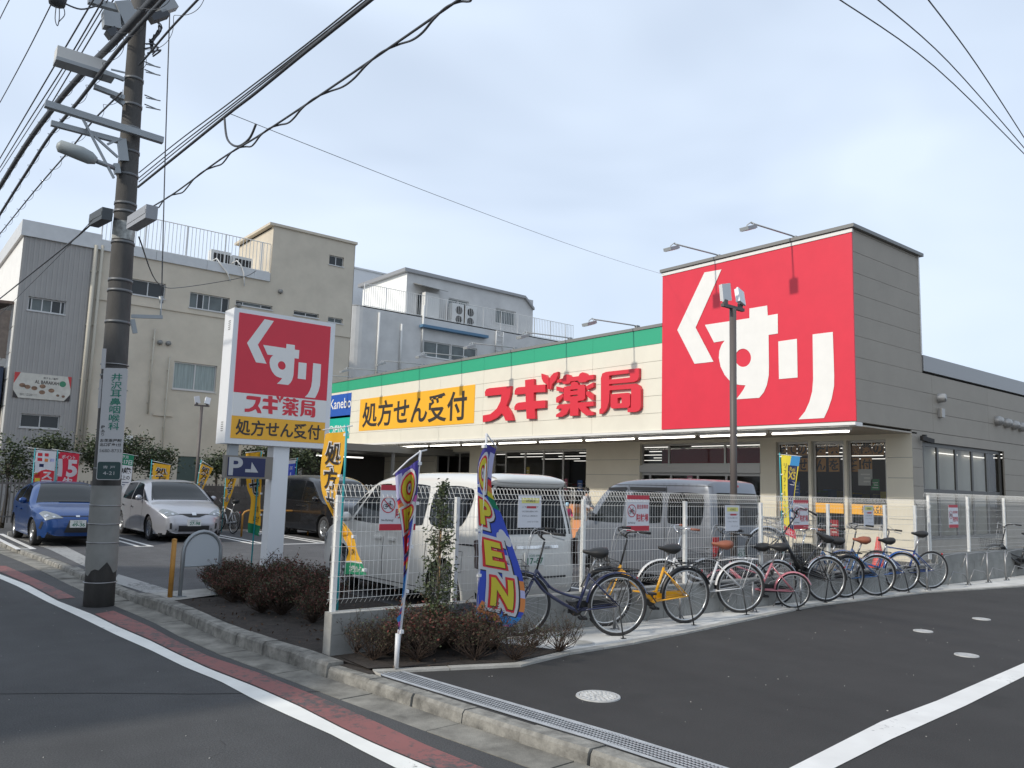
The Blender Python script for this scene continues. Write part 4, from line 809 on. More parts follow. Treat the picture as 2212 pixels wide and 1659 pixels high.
class Car:
    def __init__(s, name, label, group, paint, up, L_, W2, belt, wheels, zb=.2, r=.13, tum=.16, top=1.8, nose=(.9, .22), tail=(.5, .06), ra=.37, rw=.33, loc=(0, 0), rz=0, spokes=7, flare=.0):
        s.W2, s.belt, s.top, s.tum, s.nose, s.tail, s.L, s.r, s.rw = W2, belt, top, tum, nose, tail, L_, r, rw
        s.root = thing(name, label, 'car' if 'van' not in name else 'van', (loc[0], loc[1], 0), rz, group)
        upd = cr_(up); s.nup = len(upd); O = list(upd)
        yr, yf = wheels
        bot = [(.12, zb)]
        for yc in (yr, yf):
            bot.append((yc - ra - .01, zb))
            for k in range(15):
                a = math.pi - math.pi * k / 14; bot.append((yc + ra * math.cos(a), max(zb, s.rw + ra * math.sin(a) - .0)))
            bot.append((yc + ra + .01, zb))
        bot.append((L_ - .15, zb))
        O += bot; s.O = [Vector((0, p[0], p[1])) for p in O]; n = len(O)
        s.N = []; s.R = []
        for i in range(n):
            t = (s.O[(i + 1) % n] - s.O[i - 1]).normalized(); s.N.append(Vector((0, -t.z, t.y)) * 1.0); s.R.append(r if i < s.nup else .018)
        c = sum(s.O, Vector()) / n
        if sum((c - s.O[i]).dot(s.N[i]) for i in range(s.nup)) < 0: s.N = [-q for q in s.N]
        m = len(s.O); mb = MB(); cols = [(-f, d) for f, d in COLS[::-1][:-1]] + COLS; vs = []
        for i in range(m):
            for f, d in cols:
                q = s.O[i] + s.N[i] * (s.R[i] * d); vs.append((f * s.W(q.y, q.z), q.y, q.z))
        k = len(cols); fs = []; fd = []
        for i in range(m):
            j = (i + 1) % m
            for a in range(k - 1):
                (fs if i < s.nup - 1 else fd).append((i * k + a, j * k + a, j * k + a + 1, i * k + a + 1))
        # sides
        bm = bmesh.new(); ring = [s.O[i] + s.N[i] * s.R[i] for i in range(m)]; bvs = [bm.verts.new(p) for p in ring]; bm.faces.new(bvs)
        for y in np.arange(.1, L_, .14): bmesh.ops.bisect_plane(bm, geom=bm.verts[:] + bm.edges[:] + bm.faces[:], plane_co=(0, float(y), 0), plane_no=(0, 1, 0))
        for z in np.arange(.25, top, .12): bmesh.ops.bisect_plane(bm, geom=bm.verts[:] + bm.edges[:] + bm.faces[:], plane_co=(0, 0, float(z)), plane_no=(0, 0, 1))
        bmesh.ops.remove_doubles(bm, verts=bm.verts[:], dist=.0005)
        bmesh.ops.triangulate(bm, faces=bm.faces[:])
        bm.verts.index_update(); sv = [(v.co.y, v.co.z) for v in bm.verts]; sf = [tuple(v.index for v in f.verts) for f in bm.faces]; bm.free()
        mb.add(vs, fs, True)
        for sg in (1, -1): mb.add([(sg * s.W(y, z), y, z) for y, z in sv], sf if sg < 0 else [f[::-1] for f in sf], True)
        body = mb.build('body', paint, s.root); me = body.data
        bm = bmesh.new(); bm.from_mesh(me); bmesh.ops.remove_doubles(bm, verts=bm.verts[:], dist=.002); bmesh.ops.recalc_face_normals(bm, faces=bm.faces[:]); bm.to_mesh(me); bm.free()
        s.body = body
        mb = MB(); mb.add(vs, fd); mb.box((-W2 + .12, .15, zb - .03), (W2 - .12, L_ - .25, zb + .05)); mb.build('underbody', m_under, s.root)
        for yc in (yr, yf):
            for sg in (-1, 1):
                xo = sg * (s.W(yc, .4) - .035); wdt = .2; t = MB()
                a = 1 if sg > 0 else -1
                t.lathe([(rw * .66, xo - a * wdt), (rw * .94, xo - a * wdt), (rw, xo - a * (wdt - .03)), (rw, xo - a * .03), (rw * .95, xo), (rw * .68, xo - a * .004), (rw * .64, xo - a * .03)], (0, yc, rw), 'X', 26)
                w_ = t.build('wheel', m_tyre, s.root); q = MB(); q.lathe([(rw * .67, xo - a * .008), (rw * .6, xo - a * .012), (rw * .57, xo - a * .05), (rw * .3, xo - a * .08), (0, xo - a * .08)], (0, yc, rw), 'X', 22)
                for e in range(spokes):
                    an = 2 * math.pi * e / spokes; dv = Vector((0, math.cos(an), math.sin(an))); pv = Vector((0, -math.sin(an), math.cos(an)))
                    q.add([Vector((xo - a * .015, yc, rw)) + dv * rw * .62 + pv * .028, Vector((xo - a * .015, yc, rw)) + dv * rw * .62 - pv * .028, Vector((xo - a * .03, yc, rw)) + dv * .03 - pv * .022, Vector((xo - a * .03, yc, rw)) + dv * .03 + pv * .022,
                           Vector((xo - a * .06, yc, rw)) + dv * rw * .62 + pv * .03, Vector((xo - a * .06, yc, rw)) + dv * rw * .62 - pv * .03], [(0, 1, 2, 3), (0, 4, 3), (1, 5, 2)])
                q.lathe([(0, xo - a * .02), (.045, xo - a * .022), (.05, xo - a * .06)], (0, yc, rw), 'X', 10); q.build('rim', m_rim, w_)
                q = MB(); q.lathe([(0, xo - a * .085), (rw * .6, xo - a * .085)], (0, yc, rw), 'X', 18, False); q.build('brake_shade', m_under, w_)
                q = MB(); q.box((xo - a * .24, yc - ra, zb), (xo - a * .25, yc + ra, rw + ra)); q.build('wheel_well', m_under, s.root)
    def W(s, y, z):
        w_ = s.W2
        if z > s.belt: w_ -= s.tum * max(0, (z - s.belt) / (s.top - s.belt)) ** 1.25
        if z < .42: w_ -= .035 * ((.42 - z) / .25)
        w_ -= .012 * math.exp(-((z - s.belt * .78) / .06) ** 2)
        if y > s.L - s.nose[0]: w_ -= s.nose[1] * ((y - (s.L - s.nose[0])) / s.nose[0]) ** 2.4
        if y < s.tail[0]: w_ -= s.tail[1] * ((s.tail[0] - y) / s.tail[0]) ** 2
        return w_
    def near(s, p):
        P = Vector((0, p[0], p[1])); return min(range(s.nup), key=lambda i: (s.O[i] - P).length)
    def bandp(s, name, pa, pb, f0, f1, m, off=.006, parent=None, f2=None, f3=None, n=8):
        "patch on the front/top/rear band from outline point pa to pb, between width fractions"
        ia, ib = s.near(pa), s.near(pb)
        if ia > ib: ia, ib = ib, ia; f0, f1, f2, f3 = (f2 if f2 is not None else f0), (f3 if f3 is not None else f1), f0, f1
        if f2 is None: f2, f3 = f0, f1
        mb = MB(); vs = []; m_ = ib - ia
        if m_ < 1: ib += 1; m_ = 1
        for i in range(ia, ib + 1):
            t = (i - ia) / m_; a = f0 + (f2 - f0) * t; b = f1 + (f3 - f1) * t
            for k in range(n + 1):
                f = a + (b - a) * k / n; q = s.O[i] + s.N[i] * (s.R[i] * dOf(f) - off); vs.append((f * (s.W(q.y, q.z) + (off if abs(f) > .9 else 0)), q.y, q.z))
        fs = [(i * (n + 1) + k, (i + 1) * (n + 1) + k, (i + 1) * (n + 1) + k + 1, i * (n + 1) + k + 1) for i in range(m_) for k in range(n)]
        mb.add(vs, fs, True); return mb.build(name, m, parent or s.root)
    def sidep(s, name, c, m, off=.004, rnd=.22, sides=(1, -1), parent=None):
        for sg in sides:
            mb = MB(); n = 8; vs = []
            for i in range(n + 1):
                for j in range(n + 1):
                    a = -1 + 2 * i / n; b = -1 + 2 * j / n; u = a * math.sqrt(1 - rnd * b * b * .5 * a * a) ; v = b * math.sqrt(1 - rnd * a * a * .5 * b * b); u = (u + 1) / 2; v = (v + 1) / 2
                    y = (c[0][0] * (1 - u) + c[1][0] * u) * v + (c[3][0] * (1 - u) + c[2][0] * u) * (1 - v); z = (c[0][1] * (1 - u) + c[1][1] * u) * v + (c[3][1] * (1 - u) + c[2][1] * u) * (1 - v)
                    vs.append((sg * (s.W(y, z) + off), y, z))
            mb.add(vs, [(i * (n + 1) + j, (i + 1) * (n + 1) + j, (i + 1) * (n + 1) + j + 1, i * (n + 1) + j + 1) for i in range(n) for j in range(n)], True); o = mb.build(name, m, parent or s.root)
        return o
    def seam(s, name, pts, m=None, wd=.012, sides=(1, -1), off=.002):
        for sg in sides:
            mb = MB(); P = [];
            for i in range(len(pts) - 1):
                n = max(1, int(math.dist(pts[i], pts[i + 1]) / .12))
                P += [(pts[i][0] + (pts[i + 1][0] - pts[i][0]) * k / n, pts[i][1] + (pts[i + 1][1] - pts[i][1]) * k / n) for k in range(n)]
            P.append(pts[-1]); vs = []
            for i, (y, z) in enumerate(P):
                a = P[max(i - 1, 0)]; b = P[min(i + 1, len(P) - 1)]; d = Vector((b[0] - a[0], b[1] - a[1])).normalized(); nn = (-d.y * wd / 2, d.x * wd / 2)
                for q in (-1, 1): yy, zz = y + nn[0] * q, z + nn[1] * q; vs.append((sg * (s.W(yy, zz) + off), yy, zz))
            mb.add(vs, [(2 * i, 2 * i + 1, 2 * i + 3, 2 * i + 2) for i in range(len(P) - 1)]); mb.build(name, m or m_seam, s.root)
    def handle(s, y, z, m, sides=(1, -1)):
        for sg in sides:
            mb = MB(); x = s.W(y, z); mb.box((sg * x, y - .1, z - .018), (sg * (x + .035), y + .1, z + .018)); mb.build('door_handle', m, s.root)
    def plate(s, y, z, text, front=True, top='練馬 500', tilt=0):
        d = 1 if front else -1; t = MB(); t.box((-.165, y, z - .083), (.165, y + d * .012, z + .083)); p = t.build('number_plate', m_plate, s.root)
        U = -XX if front else XX
        lettering(text, m_pgreen, (U * -.12) + Vector((0, y + d * .012, z - .06)), U, .26, .075, p, .02, off=.002); lettering(top, m_pgreen, (U * -.09) + Vector((0, y + d * .012, z + .03)), U, .17, .03, p, .01, off=.002)
    def mirror(s, y, z, m, sides=(1, -1)):
        for sg in sides:
            x = s.W(y, z); mb = MB(); c = Vector((sg * (x + .11), y, z + .02))
            mb.lathe([(0, -.07), (.06, -.06), (.085, 0), (.08, .05), (0, .06)], c, 'Y', 10); mb.v = [(p[0], p[1], c.z + (p[2] - c.z) * .9) for p in mb.v]
            mb.box((sg * (x - .02), y - .03, z - .05), (sg * (x + .1), y + .03, z - .01)); mb.build('door_mirror', m, s.root)
def paint(name, col, metal=0, rough=.3): return mat(name, col, rough, metal=metal, coat=.6)
# -- white minivan
pw_ = paint('white_pearl_paint', (.64, .63, .59))
up = [(4.58, .24), (4.62, .42), (4.60, .62), (4.54, .80), (4.36, .95), (4.02, 1.06), (3.72, 1.13), (3.45, 1.33), (3.1, 1.58), (2.78, 1.74), (2.3, 1.81), (1.6, 1.84), (.8, 1.84), (.28, 1.82), (.06, 1.78), (.05, 1.70), (.12, 1.58), (.06, 1.25), (.0, 1.0), (-.02, .74), (-.02, .5), (.04, .28)]
c = Car('white_minivan', 'white minivan backed up to the white mesh fence, tinted rear windows', None, pw_, up, 4.6, .85, 1.10, (.80, 3.62), zb=.22, r=.13, top=1.84, loc=(6.88, 8.02), spokes=9, ra=.38, rw=.33)
c.bandp('windscreen', (3.66, 1.17), (2.84, 1.71), -.86, .86, m_clear, f2=-.80, f3=.80); c.bandp('rear_window', (.09, 1.66), (.03, 1.08), -.88, .88, m_carglass)
c.bandp('rear_spoiler', (.3, 1.82), (.055, 1.73), -.86, .86, pw_, off=.02)
c.sidep('rear_quarter_window', [(.22, 1.66), (1.18, 1.66), (1.18, 1.10), (.36, 1.12)], m_carglass, rnd=.6); c.sidep('sliding_door_window', [(1.27, 1.67), (2.22, 1.67), (2.30, 1.08), (1.27, 1.10)], m_carglass, rnd=.3)
c.sidep('front_door_window', [(2.32, 1.67), (2.74, 1.64), (3.26, 1.09), (2.40, 1.07)], m_clear, rnd=.15); c.sidep('front_quarter_window', [(2.9, 1.52), (2.98, 1.5), (3.62, 1.08), (3.34, 1.08)], m_clear, rnd=.1)
c.seam('door_seam', [(1.22, 1.02), (1.22, .62), (1.24, .3)]); c.seam('door_seam', [(2.32, 1.02), (2.34, .6), (2.32, .28)]); c.seam('door_seam', [(3.4, .96), (3.36, .6), (3.2, .4)]); c.seam('slide_rail', [(.12, .93), (1.2, .94)], wd=.022)
c.seam('sill_seam', [(1.15, .30), (3.2, .29)], wd=.01); c.handle(2.10, .88, pw_); c.handle(2.48, .88, pw_); c.mirror(3.28, 1.12, pw_)
c.seam('fuel_lid_seam', [(.38, .84), (.62, .84), (.62, .58), (.38, .58), (.38, .84)], wd=.007, sides=(-1,))
c.sidep('headlamp', [(4.2, .86), (4.5, .78), (4.52, .62), (4.3, .66)], m_hl, off=.006, rnd=.3); c.sidep('tail_lamp', [(-.0, 1.02), (.16, 1.0), (.13, .66), (-.01, .64)], m_tls, off=.008, rnd=.2); c.bandp('tail_lamp', (.0, 1.0), (-.02, .66), .90, .99, m_tls); c.bandp('tail_lamp', (.0, 1.0), (-.02, .66), -.99, -.90, m_tls)
c.bandp('tailgate_trim', (-.015, .93), (-.02, .88), -.55, .55, m_chrome, off=.012); c.bandp('bumper_seam', (-.02, .54), (-.02, .52), -.95, .95, m_seam, off=.004); c.plate(-.035, .76, '17-67', False)
# -- silver kei van
ps_ = paint('silver_paint', (.20, .215, .24), .5, .36)
up = [(3.38, .26), (3.41, .45), (3.38, .66), (3.26, .86), (3.08, 1.03), (2.92, 1.14), (2.72, 1.42), (2.5, 1.66), (2.28, 1.79), (1.9, 1.86), (1.2, 1.89), (.5, 1.89), (.2, 1.87), (.09, 1.80), (.03, 1.45), (.0, 1.1), (-.01, .8), (-.01, .5), (.02, .28)]
c = Car('silver_van', 'small silver box van parked beyond the mesh fence, left of the brown lamp pole', None, ps_, up, 3.4, .735, 1.02, (.62, 2.98 - .42), zb=.24, r=.09, top=1.89, tum=.08, nose=(.6, .12), ra=.31, rw=.27, loc=(11.45, 8.1), spokes=8)
c.bandp('windscreen', (2.9, 1.17), (2.36, 1.75), -.88, .88, m_clear); c.bandp('rear_window', (.08, 1.66), (.02, 1.14), -.84, .84, m_carglass); c.bandp('brake_lamp', (.095, 1.80), (.085, 1.76), -.1, .1, m_tl, off=.012)
c.sidep('rear_quarter_window', [(.2, 1.66), (.94, 1.66), (.96, 1.12), (.22, 1.12)], m_carglass, rnd=.35); c.sidep('sliding_door_window', [(1.06, 1.66), (1.78, 1.66), (1.80, 1.10), (1.06, 1.12)], m_carglass, rnd=.25); c.sidep('front_door_window', [(1.92, 1.67), (2.30, 1.64), (2.72, 1.08), (1.96, 1.08)], m_clear, rnd=.12)
c.seam('window_visor', [(1.0, 1.70), (1.82, 1.70)], m_black, wd=.06, off=.02); c.seam('window_visor', [(1.9, 1.70), (2.34, 1.68)], m_black, wd=.05, off=.02)
c.seam('door_seam', [(1.0, 1.75), (.98, .9), (1.0, .3)]); c.seam('door_seam', [(1.86, 1.75), (1.87, .9), (1.86, .3)]); c.seam('slide_rail', [(.1, .78), (1.0, .80)], wd=.02); c.seam('roof_seam', [(.1, 1.77), (2.2, 1.76)], wd=.01); c.handle(1.74, .9, ps_); c.handle(2.02, .9, ps_); c.mirror(2.62, 1.15, m_black)
c.sidep('headlamp', [(3.04, .90), (3.2, .84), (3.26, .64), (3.1, .64)], m_hl, rnd=.2); c.bandp('tail_lamp', (.0, .98), (-.01, .62), .84, .98, m_tl); c.bandp('tail_lamp', (.0, .98), (-.01, .62), -.98, -.84, m_tl); c.plate(-.02, .7, '43-12', False, '足立 480'); c.bandp('tailgate_seam', (-.01, .54), (-.01, .52), -.95, .95, m_seam, off=.003)
# -- blue hatchback, nose toward the camera (rotated half a turn)
pb_ = paint('blue_paint', (.005, .045, .18), .3, .28)
def placef(nosey, xc): return (xc, nosey), math.pi     # local +y points to world -y
up = [(3.98, .24), (4.02, .40), (4.0, .55), (3.93, .68), (3.7, .80), (3.35, .90), (3.05, .96), (2.7, 1.14), (2.3, 1.34), (2.0, 1.42), (1.6, 1.455), (1.2, 1.43), (.7, 1.33), (.28, 1.18), (.1, 1.06), (.04, .95), (.0, .75), (-.02, .5), (.04, .28)]
c = Car('blue_hatchback', 'metallic blue hatchback parked nose out, partly behind the utility pole', None, pb_, up, 4.0, .85, .92, (.72, 3.27), zb=.19, r=.11, top=1.45, tum=.22, nose=(.95, .30), tail=(.6, .12), ra=.33, rw=.305, loc=(4.12, 24.85), rz=math.pi, spokes=6)
c.bandp('windscreen', (3.0, .985), (2.1, 1.395), -.86, .86, m_clear, f2=-.80, f3=.80)
c.sidep('front_door_window', [(1.62, 1.37), (2.1, 1.34), (2.82, .96), (1.62, .92)], m_carglass, rnd=.15); c.sidep('rear_door_window', [(.8, 1.22), (1.56, 1.36), (1.56, .92), (.78, .95)], m_carglass, rnd=.2)
c.seam('door_seam', [(1.6, .9), (1.58, .3)]); c.seam('door_seam', [(2.75, .9), (2.72, .3)]); c.seam('door_seam', [(.95, .85), (1.05, .5)]); c.handle(1.8, .78, pb_); c.handle(1.05, .8, pb_); c.mirror(2.6, .98, pb_)
for sg in (1, -1):
    hl_ = c.bandp('headlamp', (3.66, .80), (3.955, .63), sg * .86, sg * .99, m_hl, off=.01, f2=sg * .52, f3=sg * 1.0)
    for (f_, y_, z_) in ((.90, 3.82, .74), (.78, 3.9, .70)): c.bandp('lamp_lens', (y_, z_), (y_ + .045, z_ - .05), sg * f_, sg * (f_ + .07), m_chrome, off=.016, parent=hl_)
c.bandp('lower_grille', (3.98, .60), (4.01, .32), -.30, .30, m_black, off=.008, f2=-.52, f3=.52); c.bandp('badge', (3.91, .70), (3.945, .655), -.07, .07, m_chrome, off=.014); c.plate(4.02, .52, '49-36'); c.seam('fog_lamp', [(3.72, .40), (3.80, .56)], m_black, wd=.07, off=.006)
c.bandp('roof_seam', (2.02, 1.42), (2.0, 1.425), -.8, .8, m_seam, off=.003); c.bandp('wiper', (3.0, .975), (2.98, .985), -.7, .3, m_black, off=.016); c.bandp('bonnet_seam', (3.92, .705), (3.925, .69), -.6, .6, m_seam, off=.004)
# -- silver wagon, nose toward the camera
pg_ = paint('silver_grey_paint', (.40, .41, .44), .5, .32)
up = [(4.58, .22), (4.62, .38), (4.61, .54), (4.54, .70), (4.28, .84), (3.9, .95), (3.5, 1.03), (3.15, 1.20), (2.75, 1.42), (2.4, 1.53), (2.0, 1.57), (1.3, 1.56), (.6, 1.50), (.25, 1.42), (.12, 1.28), (.05, 1.02), (.0, .8), (-.02, .5), (.03, .28)]
c = Car('silver_wagon', 'silver grey wagon parked nose out between the utility pole and the roadside sign', None, pg_, up, 4.62, .885, 1.0, (.86, 3.64), zb=.18, r=.12, top=1.57, tum=.22, nose=(1.0, .30), tail=(.5, .1), ra=.345, rw=.32, loc=(6.93, 26.05), rz=math.pi, spokes=6)
c.bandp('windscreen', (3.46, 1.055), (2.52, 1.50), -.87, .87, m_clear, f2=-.80, f3=.80)
c.sidep('front_door_window', [(1.95, 1.48), (2.5, 1.44), (3.1, 1.03), (1.95, 1.0)], m_carglass, rnd=.12); c.sidep('rear_door_window', [(1.0, 1.45), (1.88, 1.48), (1.88, 1.0), (1.0, 1.02)], m_carglass, rnd=.15); c.sidep('front_quarter_window', [(2.75, 1.3), (2.82, 1.28), (3.45, 1.02), (3.2, 1.02)], m_carglass, rnd=.1)
c.seam('door_seam', [(1.92, .98), (1.9, .28)]); c.seam('door_seam', [(3.05, .98), (3.0, .28)]); c.handle(2.1, .82, m_chrome); c.handle(1.2, .84, m_chrome); c.mirror(3.0, 1.06, pg_)
for sg in (1, -1):
    hl_ = c.bandp('headlamp', (4.22, .86), (4.54, .68), sg * .88, sg * .99, m_hl, off=.01, f2=sg * .56, f3=sg * .98)
    for (f_, y_, z_) in ((.88, 4.4, .78), (.76, 4.48, .745)): c.bandp('lamp_lens', (y_, z_), (y_ + .05, z_ - .04), sg * f_, sg * (f_ + .08), m_chrome, off=.016, parent=hl_)
c.bandp('upper_grille', (4.56, .70), (4.60, .63), -.48, .48, m_black, off=.008, f2=-.2, f3=.2); c.bandp('lower_grille', (4.62, .42), (4.61, .28), -.66, .66, m_black, off=.008); c.bandp('badge', (4.5, .75), (4.56, .68), -.085, .085, m_chrome, off=.016); c.plate(4.62, .50, '27-98')
for sg in (1, -1): c.bandp('fog_lamp', (4.61, .36), (4.61, .30), sg * .72, sg * .80, m_hl, off=.012); c.bandp('bumper_vent', (4.6, .50), (4.6, .34), sg * .90, sg * .94, m_black, off=.01)
c.bandp('bonnet_seam', (4.52, .735), (4.54, .72), -.58, .58, m_seam, off=.004)
# -- black minivan, nose toward the camera, mostly its side shows
pk_ = paint('black_paint', (.010, .010, .011), 0, .2)
up = [(4.66, .24), (4.70, .45), (4.68, .75), (4.58, .95), (4.1, 1.10), (3.7, 1.18), (3.35, 1.42), (3.0, 1.65), (2.6, 1.77), (2.0, 1.83), (1.0, 1.83), (.35, 1.79), (.12, 1.68), (.05, 1.3), (.0, 1.0), (-.02, .7), (-.02, .45), (.03, .28)]
c = Car('black_minivan', 'glossy black minivan parked behind the roadside sign post', None, pk_, up, 4.7, .90, 1.08, (.88, 3.75), zb=.22, r=.13, top=1.83, ra=.38, rw=.34, loc=(11.25, 24.9), rz=math.pi, spokes=9)
c.sidep('rear_quarter_window', [(.35, 1.62), (1.15, 1.66), (1.15, 1.1), (.4, 1.14)], m_carglass, rnd=.4); c.sidep('sliding_door_window', [(1.22, 1.66), (2.3, 1.66), (2.3, 1.08), (1.22, 1.1)], m_carglass, rnd=.2); c.sidep('front_door_window', [(2.38, 1.66), (2.8, 1.62), (3.4, 1.1), (2.38, 1.07)], m_carglass, rnd=.12)
c.bandp('windscreen', (3.65, 1.22), (2.95, 1.67), -.86, .86, m_clear); c.handle(2.12, .92, m_chrome); c.handle(2.55, .92, m_chrome); c.mirror(3.4, 1.12, pk_); c.seam('chrome_strip', [(.4, 1.07), (3.3, 1.05)], m_chrome, wd=.012, off=.004)
c.seam('door_seam', [(1.2, 1.0), (1.2, .3)]); c.seam('door_seam', [(2.34, 1.0), (2.34, .3)])
# ============================================================ FENCE
m_wire = mat('white_fence_wire', (.75, .74, .70), .45); m_post = mat('white_fence_post', (.74, .74, .71), .45)
wt = FY(700, 1318, WY - .07).z; WT = .42; X0w = 3.68
fw_ = thing('block_wall', 'low grey concrete block wall that carries the white mesh fence', 'wall', (X0w, WY, 0))
def wb_(mb, name, m, parent=None, root=None): return sbuild(mb, name, m, parent, root or fw_)
for r_ in range(2):
    x = X0w - (.2 if r_ else 0); first = True
    while x < 27:
        xa = max(x, X0w); xb = min(x + .4, 27)
        if xb - xa > .05:
            mb = MB(); mb.box((xa + .003, WY - .08 + rng.uniform(-.0015, .0015), .02 + r_ * .2), (xb - .003, WY + .08, .02 + r_ * .2 + .196)); wb_(mb, 'wall_block', m_blk)
        x += .4
mb = MB(); mb.box((X0w, WY - .074, 0), (27, WY + .074, .42)); wb_(mb, 'wall_core', m_conc)
mb = MB(); mb.box((16.6, WY - .078, .42), (27, WY + .078, .60)); wb_(mb, 'upper_course', m_blk)
posts = [FY(u, 1080, WY).x for u in (735, 992, 1265, 1484, 1647, 1792, 1914, 1979)]
fence = thing('mesh_fence', 'long white welded mesh fence with folded top along the bicycle strip', 'fence', (posts[0], WY, WT))
fence2 = thing('mesh_fence', 'taller white mesh fence section at the far right end', 'fence', (16.55, WY, .6))
def mesh_panel(root, x0, x1, z0, z1, step=.052, nh=6):
    mb = MB(); R_ = .0021; n = int((x1 - x0) / step)
    prof = lambda: [(.05, z0 + .0), (0, z0 + .05), (0, z1 - .16), (-.045, z1 - .125), (.03, z1 - .005), (.05, z1), (.07, z1 - .02), (.075, z1 - .075)]
    for k in range(n + 1):
        x = x0 + k * step
        mb.tube([(x, WY + dy, z) for dy, z in prof()], R_, 4, cap=False, smooth=False)
    for (dy, z) in [(0, z0 + .05), (-.045, z1 - .125), (.075, z1 - .07), (.06, z1 - .01)] + [(0.004, z0 + .12 + (z1 - .3 - z0) * i / nh) for i in range(nh + 1)]: mb.tube([(x0 - .02, WY + dy, z), (x1 + .02, WY + dy, z)], R_, 4, smooth=False)
    return wb_(mb, 'wire_panel', m_wire, None, root)
def post(root, x, z0, z1):
    mb = MB(); mb.box((x - .022, WY + .01, z0), (x + .022, WY + .06, z1)); mb.box((x - .016, WY + .0, z1 - .25), (x + .016, WY + .012, z1 - .2)); wb_(mb, 'post', m_post, None, root)
ends = posts + [16.55]
for i in range(len(ends) - 1): mesh_panel(fence, ends[i] + (-.06 if i == 0 else .0), ends[i + 1] - .045, WT + .07, 1.65)
for x in posts: post(fence, x, WT - .1, 1.54)
p2 = [FY(u, 1080, WY).x for u in (2009, 2093, 2171)]; p2 += [p2[-1] + 1.8, p2[-1] + 3.6, p2[-1] + 5.4]
for i in range(5): mesh_panel(fence2, p2[i] - (.1 if i == 0 else 0), p2[i + 1] - .05, .62, 1.79)
for x in p2: post(fence2, x, .5, 1.74)
# signs on the fence
m_signw = mat('notice_white', (.66, .66, .68), .4); m_signr = mat('notice_red', (.50, .03, .05), .4); m_yelp = mat('notice_yellow', (.72, .68, .20), .5); m_noticegray = mat('notice_grey_text', (.12, .12, .12), .5)
def bike_icon(root, cx, cz, s):
    mb = MB()
    def ring(x, z, r, w_):
        vs = [];
        for k in range(24):
            a = 2 * math.pi * k / 24; vs += [(x + r * math.cos(a), -.006, z + r * math.sin(a)), (x + (r - w_) * math.cos(a), -.006, z + (r - w_) * math.sin(a))]
        mb.add(vs, [(2 * k, 2 * k + 1, (2 * k + 3) % 48, (2 * k + 2) % 48) for k in range(24)])
    def bar(a, b, w_=.008, y=-.006):
        a, b = Vector((a[0], y, a[1])), Vector((b[0], y, b[1])); d = (b - a).normalized(); n_ = Vector((-d.z, 0, d.x)) * w_; mb.add([a - n_, b - n_, b + n_, a + n_], [(0, 1, 2, 3)])
    ring(cx - s * .3, cz - s * .15, s * .22, s * .05); ring(cx + s * .3, cz - s * .15, s * .22, s * .05)
    for a, b in (((-.3, -.15), (-.1, .15)), ((-.1, .15), (.2, .15)), ((.2, .15), (.3, -.15)), ((-.3, -.15), (0, -.15)), ((0, -.15), (-.1, .15)), ((0, -.15), (.2, .15)), ((.2, .15), (.14, .32)), ((.14, .32), (.28, .32))): bar((cx + a[0] * s, cz + a[1] * s), (cx + b[0] * s, cz + b[1] * s), s * .03)
    mb.build('bicycle_symbol', m_ink, root); mb = MB(); ring(cx, cz, s * .72, s * .09); a = Vector((cx - s * .48, -.008, cz + s * .48)); b = Vector((cx + s * .48, -.008, cz - s * .48)); d = (b - a).normalized(); n_ = Vector((-d.z, 0, d.x)) * s * .04; mb.add([a - n_, b - n_, b + n_, a + n_], [(0, 1, 2, 3)]); mb.build('prohibition_ring', m_signr, root)
def nopark(u, v, lab, w_=.42, h=.31, f=fence):
    p = FY(u, v, WY - .02); t = thing('parking_sign', lab, 'sign', (p.x, WY - .02, p.z), 0, 'red and white cycle park signs on the fence')
    h = .46; w_ = .43
    mb = MB(); mb.box((0, -.004, 0), (w_, 0, h)); mb.build('board', m_signw, t); mb = MB(); mb.box((0, -.006, 0), (w_, -.0045, h * .14)); mb.build('red_band', m_signr, t); mb = MB(); mb.box((0, -.006, h * .88), (w_, -.0045, h)); mb.build('red_band', m_signr, t)
    bike_icon(t, w_ * .22, h * .56, .115); lettering('居住者専用', m_signr, (w_ * .44, -.004, h * .62), XX, w_ * .5, h * .12, t, .01, off=.003); lettering('駐輪場', m_signr, (w_ * .42, -.004, h * .26), XX, w_ * .54, h * .22, t, .015, off=.003)
    lettering('No Parking!', m_ink, (w_ * .05, -.004, h * .19), XX, w_ * .32, h * .06, t, .0, off=.003)
nopark(818, 1146, 'red and white cycle park sign behind the purple banner, first from the left'); nopark(1353, 1147, 'red and white cycle park sign above the yellow bicycle'); nopark(1714, 1143, 'red and white cycle park sign beside the medicine banner'); nopark(2050, 1140, 'red and white cycle park sign on the taller fence section')
